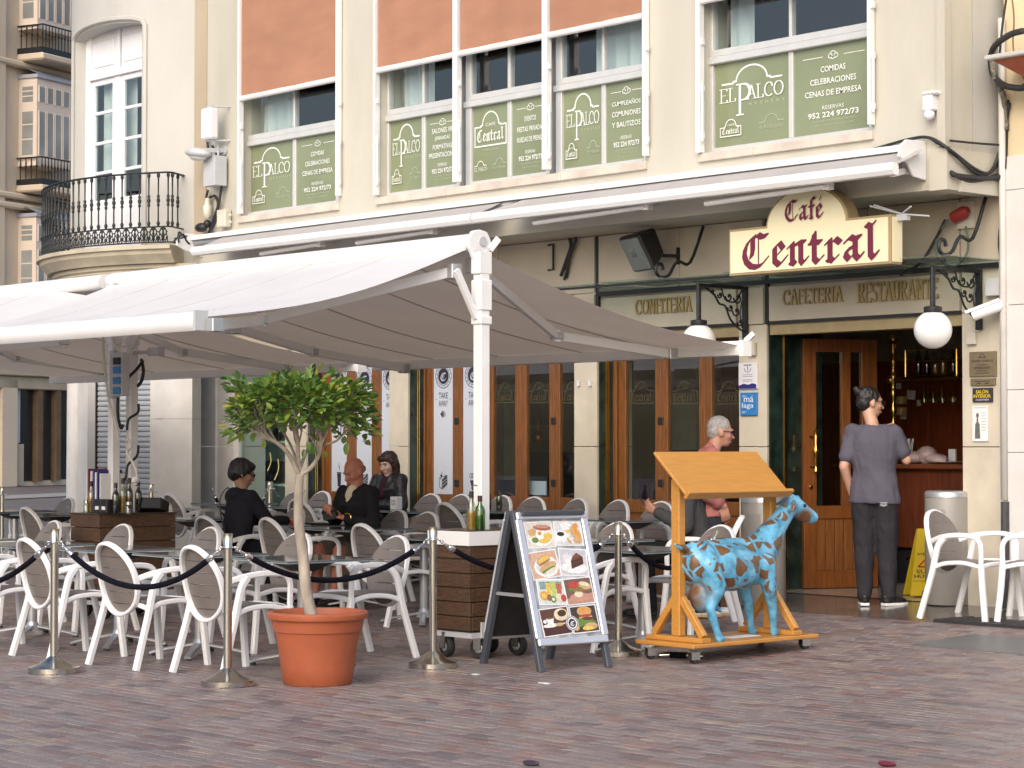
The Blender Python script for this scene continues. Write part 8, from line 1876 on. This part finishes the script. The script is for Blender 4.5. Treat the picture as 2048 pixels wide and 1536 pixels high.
# -- the man standing in the doorway, seen from behind
s = 1.025
sL, sR, eL, eR, wL, wR = V((-.178, .0, 1.458)), V((.172, -.0, 1.45)), V((-.25, -.06, 1.17)), V((.265, .03, 1.225)), V((-.195, .05, .94)), V((.165, .21, 1.42))
pel, ch, nk = V((.0, .0, .93)), V((-.005, .0, 1.36)), V((-.015, -.01, 1.53)); hM = headM((-.035, .035, 1.715), 62, 6, 1.04)
hips = [V((-.085, 0, .92)), V((.09, 0, .92))]; kn = [V((-.09, .03, .50)), V((.10, .03, .50))]; an = [V((-.085, -.02, .085)), V((.115, -.02, .085))]
def body(q):
    head_caps(q, hM); q.cap2(nk, hM @ V((0, -.02, -.05)), .056, .052); torso(q, pel, ch, sL, sR)
    limb_(q, [sL, eL, wL], [.052, .042, .030]); limb_(q, [sR, eR, wR], [.052, .042, .030]); hand(q, wL, (.15, .15, -1), (1, .2, 0), .4, 1, 1); hand(q, wR, (-.3, .15, .9), (-.3, -.8, .2), .8, 1, -1)
    for i in (0, 1): limb_(q, [hips[i], kn[i], an[i]], [.085, .06, .045])
body.skin = SKIN('a', (.52, .30, .21))
TSH = clothm('slate_tee', (.092, .086, .112)); TRK = clothm('charcoal_track', (.030, .028, .034))
def tee(q):
    torso(q, pel + V((0, 0, .02)), ch, sL, sR, .026, 1.08, .03)
    q.cap2(sL, sL.lerp(eL, .70), .070, .068); q.cap2(sR, sR.lerp(eR, .68), .070, .070); q.cap2(nk + V((0, 0, -.055)), sL, .066, .066); q.cap2(nk + V((0, 0, -.055)), sR, .066, .066)
def trk(q):
    q.cap2(hips[0] + V((.02, 0, -.02)), hips[1] + V((-.02, 0, -.02)), .110, .110)
    for i in (0, 1): limb_(q, [hips[i] + V((0, -.015, -.03)), hips[i].lerp(kn[i], .45), kn[i], kn[i].lerp(an[i], .5), an[i] + V((0, 0, .0))], [.112, .106, .090, .077, .062])
def bunhair(q):
    q.ball((0, -.022, .038), 1, 16, 12, hM, (.083, .098, .092)); q.ball((0, -.055, -.012), 1, 14, 10, hM, (.070, .062, .07)); q.ball((0, -.118, .075), 1, 12, 8, hM, (.036, .034, .034)); q.ball((.01, -.140, .092), 1, 10, 8, hM, (.022, .020, .022))
st_c = gnd(1750, 1211)
PM = person('person with a hair bun in grey T-shirt and dark trousers standing at the door', 1750, 1211, 4, body, [('t_shirt', tee, TSH, .010), ('trousers', trk, TRK, .011), ('hair', bunhair, HAIRK, .008)])
face_bits(PM, hM, HAIRK, glasses=True)
shoe(PM, an[0], (-.12, 1, 0), BLKP, PAPER); shoe(PM, an[1], (.75, .7, 0), BLKP, PAPER)
q = MB(); Mq = frame((.055, -.148, .855), (1, 0, 0), (0, .1, 1), (0, -1, .1))
for dz in (-.012, 0, .012): q.line([(0, dz), (.06, dz + .004)], .003, Mq); 
q.ring((.03, 0), .014, .017, 12, Mq); q.build('pocket_print', GREY, PM)

# -- helper for the seated ones: local y is forward, seat at .45
def seated(label, c, rot, skin, head_c, yaw, pitch, top, trs, hairfill, hairm, wL, wR, eL, eR, hL, hR, lean=0.0, lipc=(.36, .12, .10), glasses=False, shorts=False, shoe_m=BLKP, sole_m=BLKP, w_=1.0, legs=None, extra=None, old=False, fem=False, closed=False, hood=False, hs=1.0):
    pel = V((0, -.02, .55)); ch = V((0, .02 + lean, .93)); sL, sR = V((-.18*w_, .01 + lean*1.1, 1.015)), V((.18*w_, .01 + lean*1.1, 1.015)); nk = V((0, .02 + lean*1.2, 1.07)); hM = headM(head_c, yaw, pitch, hs)
    hp = [V((-.09, .0, .53)), V((.09, .0, .53))]; kn, an = legs or ([V((-.11, .42, .52)), V((.11, .42, .52))], [V((-.11, .42, .09)), V((.11, .44, .09))])
    eL, eR, wL, wR = V(eL), V(eR), V(wL), V(wR)
    def body(q):
        head_caps(q, hM, old, fem); q.cap2(nk, hM @ V((0, -.02, -.05)), .056 if not fem else .045, .052 if not fem else .043); torso(q, pel, ch, sL, sR, 0, w_)
        limb_(q, [sL, eL, wL], [.05, .042, .030]); limb_(q, [sR, eR, wR], [.05, .042, .030]); hand(q, wL, *hL); hand(q, wR, *hR)
        for i in (0, 1): limb_(q, [hp[i], kn[i], kn[i].lerp(an[i], .35), an[i]], [.082, .064, .062, .040])
    body.skin = skin
    def shirt(q):
        torso(q, pel + V((0, 0, .02)), ch, sL, sR, .020, w_*1.03); limb_(q, [sL, eL, wL.lerp(eL, .12)], [.072, .060, .045]); limb_(q, [sR, eR, wR.lerp(eR, .12)], [.072, .060, .045]); q.cap2(nk + V((0, -.01, -.05)), sL, .068, .062); q.cap2(nk + V((0, -.01, -.05)), sR, .068, .062)
        q.cap2(pel + V((-.05, 0, -.01)), pel + V((.05, 0, -.01)), .135*w_, .135*w_)
        if hood: q.ball(nk + V((0, -.075, -.03)), 1, 14, 10, None, (.13, .075, .065)); q.cap2(nk + V((-.09, -.02, -.02)), nk + V((-.055, .06, -.06)), .045, .03); q.cap2(nk + V((.09, -.02, -.02)), nk + V((.055, .06, -.06)), .045, .03)
    def tr_(q):
        q.cap2(hp[0] + V((.02, 0, .02)), hp[1] + V((-.02, 0, .02)), .118, .118)
        for i in (0, 1):
            if shorts: limb_(q, [hp[i], hp[i].lerp(kn[i], .82)], [.108, .09])
            else: limb_(q, [hp[i], kn[i], kn[i].lerp(an[i], .5), an[i]], [.105, .082, .072, .060])
    gs = [('top', shirt, top, .010), ('shorts' if shorts else 'trousers', tr_, trs, .011)]
    if hairfill: gs.append(('hair', lambda q: hairfill(q, hM, nk), hairm, .008))
    R_ = person(label, 0, 0, (rot,), body, gs, at=c)
    face_bits(R_, hM, hairm or HAIRG, lipc, glasses, closed)
    for i in (0, 1): shoe(R_, an[i], (0, 1, 0), shoe_m, sole_m)
    if extra: extra(R_, hM, nk)
    return R_
# -- woman in a black hoodie, back to us, head turned right
p = gnd(415, 1033, .843); pc_ = V((p.x, p.y + .33, 0))
def shorthair(q, M, nk):
    q.ball((0, -.02, .045), 1, 16, 12, M, (.092, .108, .092)); q.ball((0, -.06, .0), 1, 14, 10, M, (.082, .07, .085)); q.ball((0, .055, .075), 1, 12, 8, M, (.065, .05, .04))
    for s_ in (-1, 1): q.ball((s_*.072, -.02, .01), 1, 10, 8, M, (.022, .05, .06))
def strap_(R_, hM, nk):
    q = MB(); q.strap(smooth_path([(-.17, .10, .98), (-.145, -.01, 1.10), (-.12, -.115, 1.0), (-.02, -.15, .80), (.10, -.15, .62)], 4), .03, .005, up=(0, 1, .3)); q.build('bag_strap', pm('dark_strap', (.05, .05, .055), .7), R_)
seated('seated person with short dark hair in a black hoodie, back to us', pc_, radians(-6), SKIN('b', (.40, .22, .15)), (.0, .05, 1.235), 22, 14, clothm('black_hoodie', (.016, .016, .022)), clothm('dark_trousers', (.02, .02, .024)), shorthair, HAIRK, (-.10, .40, .80), (.16, .44, .80), (-.25, .16, .78), (.27, .18, .78), ((.2, 1, .1), (0, .2, -1), .3, 1, 1), ((.1, 1, .15), (0, .2, -1), .2, 1, -1), .03, glasses=True, hood=True, extra=strap_, hs=1.05, sole_m=PAPER)
# -- bald man looking down at his phone case
p = gnd(790, 1018, .843); pc_ = V((p.x, p.y - .36, 0))
def bm_extra(R_, hM, nk):
    q = MB(); q.cap2(nk + V((0, .04, -.03)), nk + V((0, .075, -.075)), .058, .050); q.cap2(nk + V((0, .075, -.075)), nk + V((0, .098, -.15)), .045, .022); blob('cream_undershirt', q, pm('cream_cloth', (.62, .55, .42), .8), .009, R_)
    q = MB(); Mq = frame((.035, .165, .86), (1, 0, 0), (0, -.1, 1), (0, 1, .1))
    for k in range(4): q.line([(.0, .016*k), (.05 - .008*(k % 2), .016*k)], .007, Mq)
    q.build('chest_print', PRINT, R_)
    q = MB(); M_ = Matrix.Translation((.02, .40, .82)) @ rotm('X', -.5) @ rotm('Z', .3); q.box(-.075, .075, -.012, .012, -.045, .05, M_); q.box(-.07, .07, .014, .026, -.04, .06, M_ @ rotm('X', .5)); q.build('phone_case', BLKP, R_, bevel=.003)
    q = MB(); q.tube([V((-.115 + .036*cos(a_), .315 + .012*cos(a_), .80 + .036*sin(a_))) for a_ in [2*pi*k/14 for k in range(14)]], .007, 5, closed=True); q.build('gold_watch', BRASS, R_)
def fringe(q, M, nk):
    for s_ in (-1, 1): q.ball((s_*.066, -.045, .0), 1, 10, 8, M, (.016, .04, .035))
    q.ball((0, -.092, -.01), 1, 10, 8, M, (.05, .018, .035))
seated('bald person in black jacket and shorts looking down at a phone', pc_, pi + radians(4), SKIN('c', (.46, .175, .115)), (.02, .11, 1.215), 8, 26, clothm('black_jacket', (.014, .014, .017)), clothm('grey_shorts', (.12, .10, .085)), fringe, pm('shaved_hair', (.30, .14, .10), .6), (-.075, .32, .80), (.10, .36, .83), (-.26, .12, .74), (.27, .12, .76), ((.75, .6, .15), (0, .3, 1), .6, 1.05, 1), ((-.5, .7, .3), (-.5, -.2, .6), .8, 1.05, -1), .07, (.34, .11, .09), shorts=True, w_=1.08, extra=bm_extra, closed=True, hood=True, hs=1.03, legs=([V((-.13, .42, .50)), V((.13, .44, .50))], [V((-.10, .46, .09)), V((.12, .50, .09))]))
# -- young woman with long dark hair
p = gnd(803, 1002, .72); d_yw = 22.4; r_ = ray(786, 950); pyw = EYE + r_ * (d_yw / r_.dot(VH)); pc_ = V((pyw.x, min(pyw.y, YG - .45), 0))
def longhair(q, M, nk):
    q.ball((0, -.02, .045), 1, 16, 12, M, (.088, .104, .090)); q.ball((0, -.065, -.03), 1, 14, 10, M, (.082, .06, .11)); q.ball((.02, .062, .072), 1, 12, 8, M, (.062, .036, .034))
    for s_ in (-1, 1): q.cap2(M @ V((s_*.078, .01, .03)), M @ V((s_*.082, .0, -.15)), .030, .026)
    q.cap2(M @ V((0, -.08, -.05)), M @ V((0, -.06, -.17)), .065, .05)
def yw_extra(R_, hM, nk):
    q = MB(); q.cap2(nk + V((0, .04, -.06)), nk + V((0, .09, -.20)), .05, .05); blob('dark_red_blouse', q, clothm('dark_red', (.05, .012, .02)), .009, R_)
seated('seated young person with shoulder-length dark hair and black leather jacket', pc_, pi + radians(8), SKIN('d', (.66, .45, .37)), (.0, .07, 1.185), -2, 16, pm('leather_jacket', (.018, .018, .024), .32, .3, 8, .5, 18), clothm('dark_jeans', (.03, .03, .045)), longhair, HAIRB, (-.06, .36, .78), (.10, .34, .78), (-.24, .12, .76), (.25, .12, .76), ((.5, .8, 0), (0, 0, 1), .5, .9, 1), ((-.5, .8, 0), (0, 0, 1), .5, .9, -1), .04, (.42, .12, .12), w_=.9, extra=yw_extra, fem=True, closed=True, hs=.97)
# -- person in a grey jacket holding a phone, head hidden by the lectern
r_ = ray(1398, 1110); pg = EYE + r_ * (17.9 / r_.dot(VH)); pc_ = V((pg.x, pg.y, 0)); rg = face_to(1398, -88)
chair(0, 0, rg, 'chair of the person with the phone, behind the lectern', at=(pc_.x, pc_.y, 0), jit=0)
def ph_extra(R_, hM, nk):
    q = MB(); q.box(-.037, .037, -.005, .005, -.075, .075, Matrix.Translation((0, .445, .93)) @ rotm('X', -.7)); q.build('phone', BLKP, R_, bevel=.002)
    q = MB(); q.cap2(nk + V((0, .06, -.06)), V((0, .14, .80)), .035, .045); blob('blue_white_shirt', q, pm('blue_white_cloth', (.45, .48, .62), .8, .5, 60, col2=(.05, .08, .35)), .009, R_)
def greytop(q, M, nk): q.ball((0, -.02, .045), 1, 14, 10, M, (.083, .10, .085))
seated('seated person in grey jacket holding a phone, head hidden by the lectern', pc_, rg, SKIN('e', (.40, .20, .14)), (.0, .10, 1.21), 0, 24, clothm('grey_jacket', (.055, .055, .058)), clothm('black_trousers', (.012, .012, .014)), greytop, HAIRG, (-.06, .36, .88), (.07, .36, .88), (-.24, .10, .76), (.25, .10, .76), ((.25, .6, .5), (.6, 0, .3), .7, 1, 1), ((-.25, .6, .5), (-.6, 0, .3), .7, 1, -1), .06, legs=([V((-.12, .44, .55)), V((.10, .44, .56))], [V((-.10, .40, .09)), V((.12, .46, .09))]), extra=ph_extra)
# -- grey-haired man in a pink shirt, standing side-on behind the lectern
GMX = 1425; gc = gnd(1424, 1233)
sL, sR, eL, eR, wL, wR = V((-.17, -.02, 1.335)), V((.18, -.03, 1.325)), V((-.21, -.10, 1.08)), V((.255, -.14, 1.06)), V((-.17, .10, .90)), V((.20, .06, .92))
pel2, ch2, nk2 = V((0, -.03, .85)), V((0, -.03, 1.23)), V((0, .02, 1.39)); hM2 = headM((.0, .075, 1.525), -4, 8, 1.0)
hips2 = [V((-.085, -.03, .83)), V((.085, -.03, .83))]; kn2 = [V((-.09, .02, .45)), V((.09, .0, .45))]; an2 = [V((-.085, .02, .085)), V((.09, -.12, .085))]
def body(q):
    head_caps(q, hM2, True); q.cap2(nk2, hM2 @ V((0, -.02, -.05)), .058, .056); torso(q, pel2, ch2, sL, sR, 0, 1.02)
    limb_(q, [sL, eL, wL], [.052, .042, .032]); limb_(q, [sR, eR, wR], [.052, .042, .032]); hand(q, wL, (.2, .3, -1), (1, 0, 0), .4, 1, 1); hand(q, wR, (-.15, .25, -1), (-1, 0, 0), .4, 1, -1)
    for i in (0, 1): limb_(q, [hips2[i], kn2[i], an2[i]], [.085, .06, .045])
body.skin = SKIN('f', (.50, .25, .18))
def pshirt(q):
    torso(q, pel2 + V((0, 0, .04)), ch2, sL, sR, .018, 1.06); limb_(q, [sL, eL, wL.lerp(eL, .4)], [.074, .064, .056]); limb_(q, [sR, eR, wR.lerp(eR, .25)], [.076, .070, .058]); q.cap2(nk2 + V((0, -.01, -.04)), sL, .066, .062); q.cap2(nk2 + V((0, -.01, -.04)), sR, .066, .062); q.cap2(nk2 + V((-.03, -.035, .0)), nk2 + V((.03, -.035, .0)), .048, .048)
def ptr(q):
    q.cap2(hips2[0] + V((.02, 0, .05)), hips2[1] + V((-.02, 0, .05)), .126, .126)
    for i in (0, 1): limb_(q, [hips2[i], kn2[i], an2[i]], [.112, .082, .066])
def ghair(q): q.ball((0, -.022, .045), 1, 16, 12, hM2, (.080, .098, .088)); q.ball((0, -.055, .0), 1, 14, 10, hM2, (.073, .058, .075))
PG = person('grey-haired person with glasses in a pink shirt standing behind the lectern', GMX, 1233, 80, body, [('pink_shirt', pshirt, clothm('salmon', (.38, .145, .135)), .010), ('trousers', ptr, clothm('navy', (.030, .032, .045)), .011), ('hair', ghair, HAIRG, .008)], at=gc)
face_bits(PG, hM2, HAIRG, glasses=True); shoe(PG, an2[0], (0, 1, 0), PAPER, tn); shoe(PG, an2[1], (0, 1, 0), PAPER, tn)
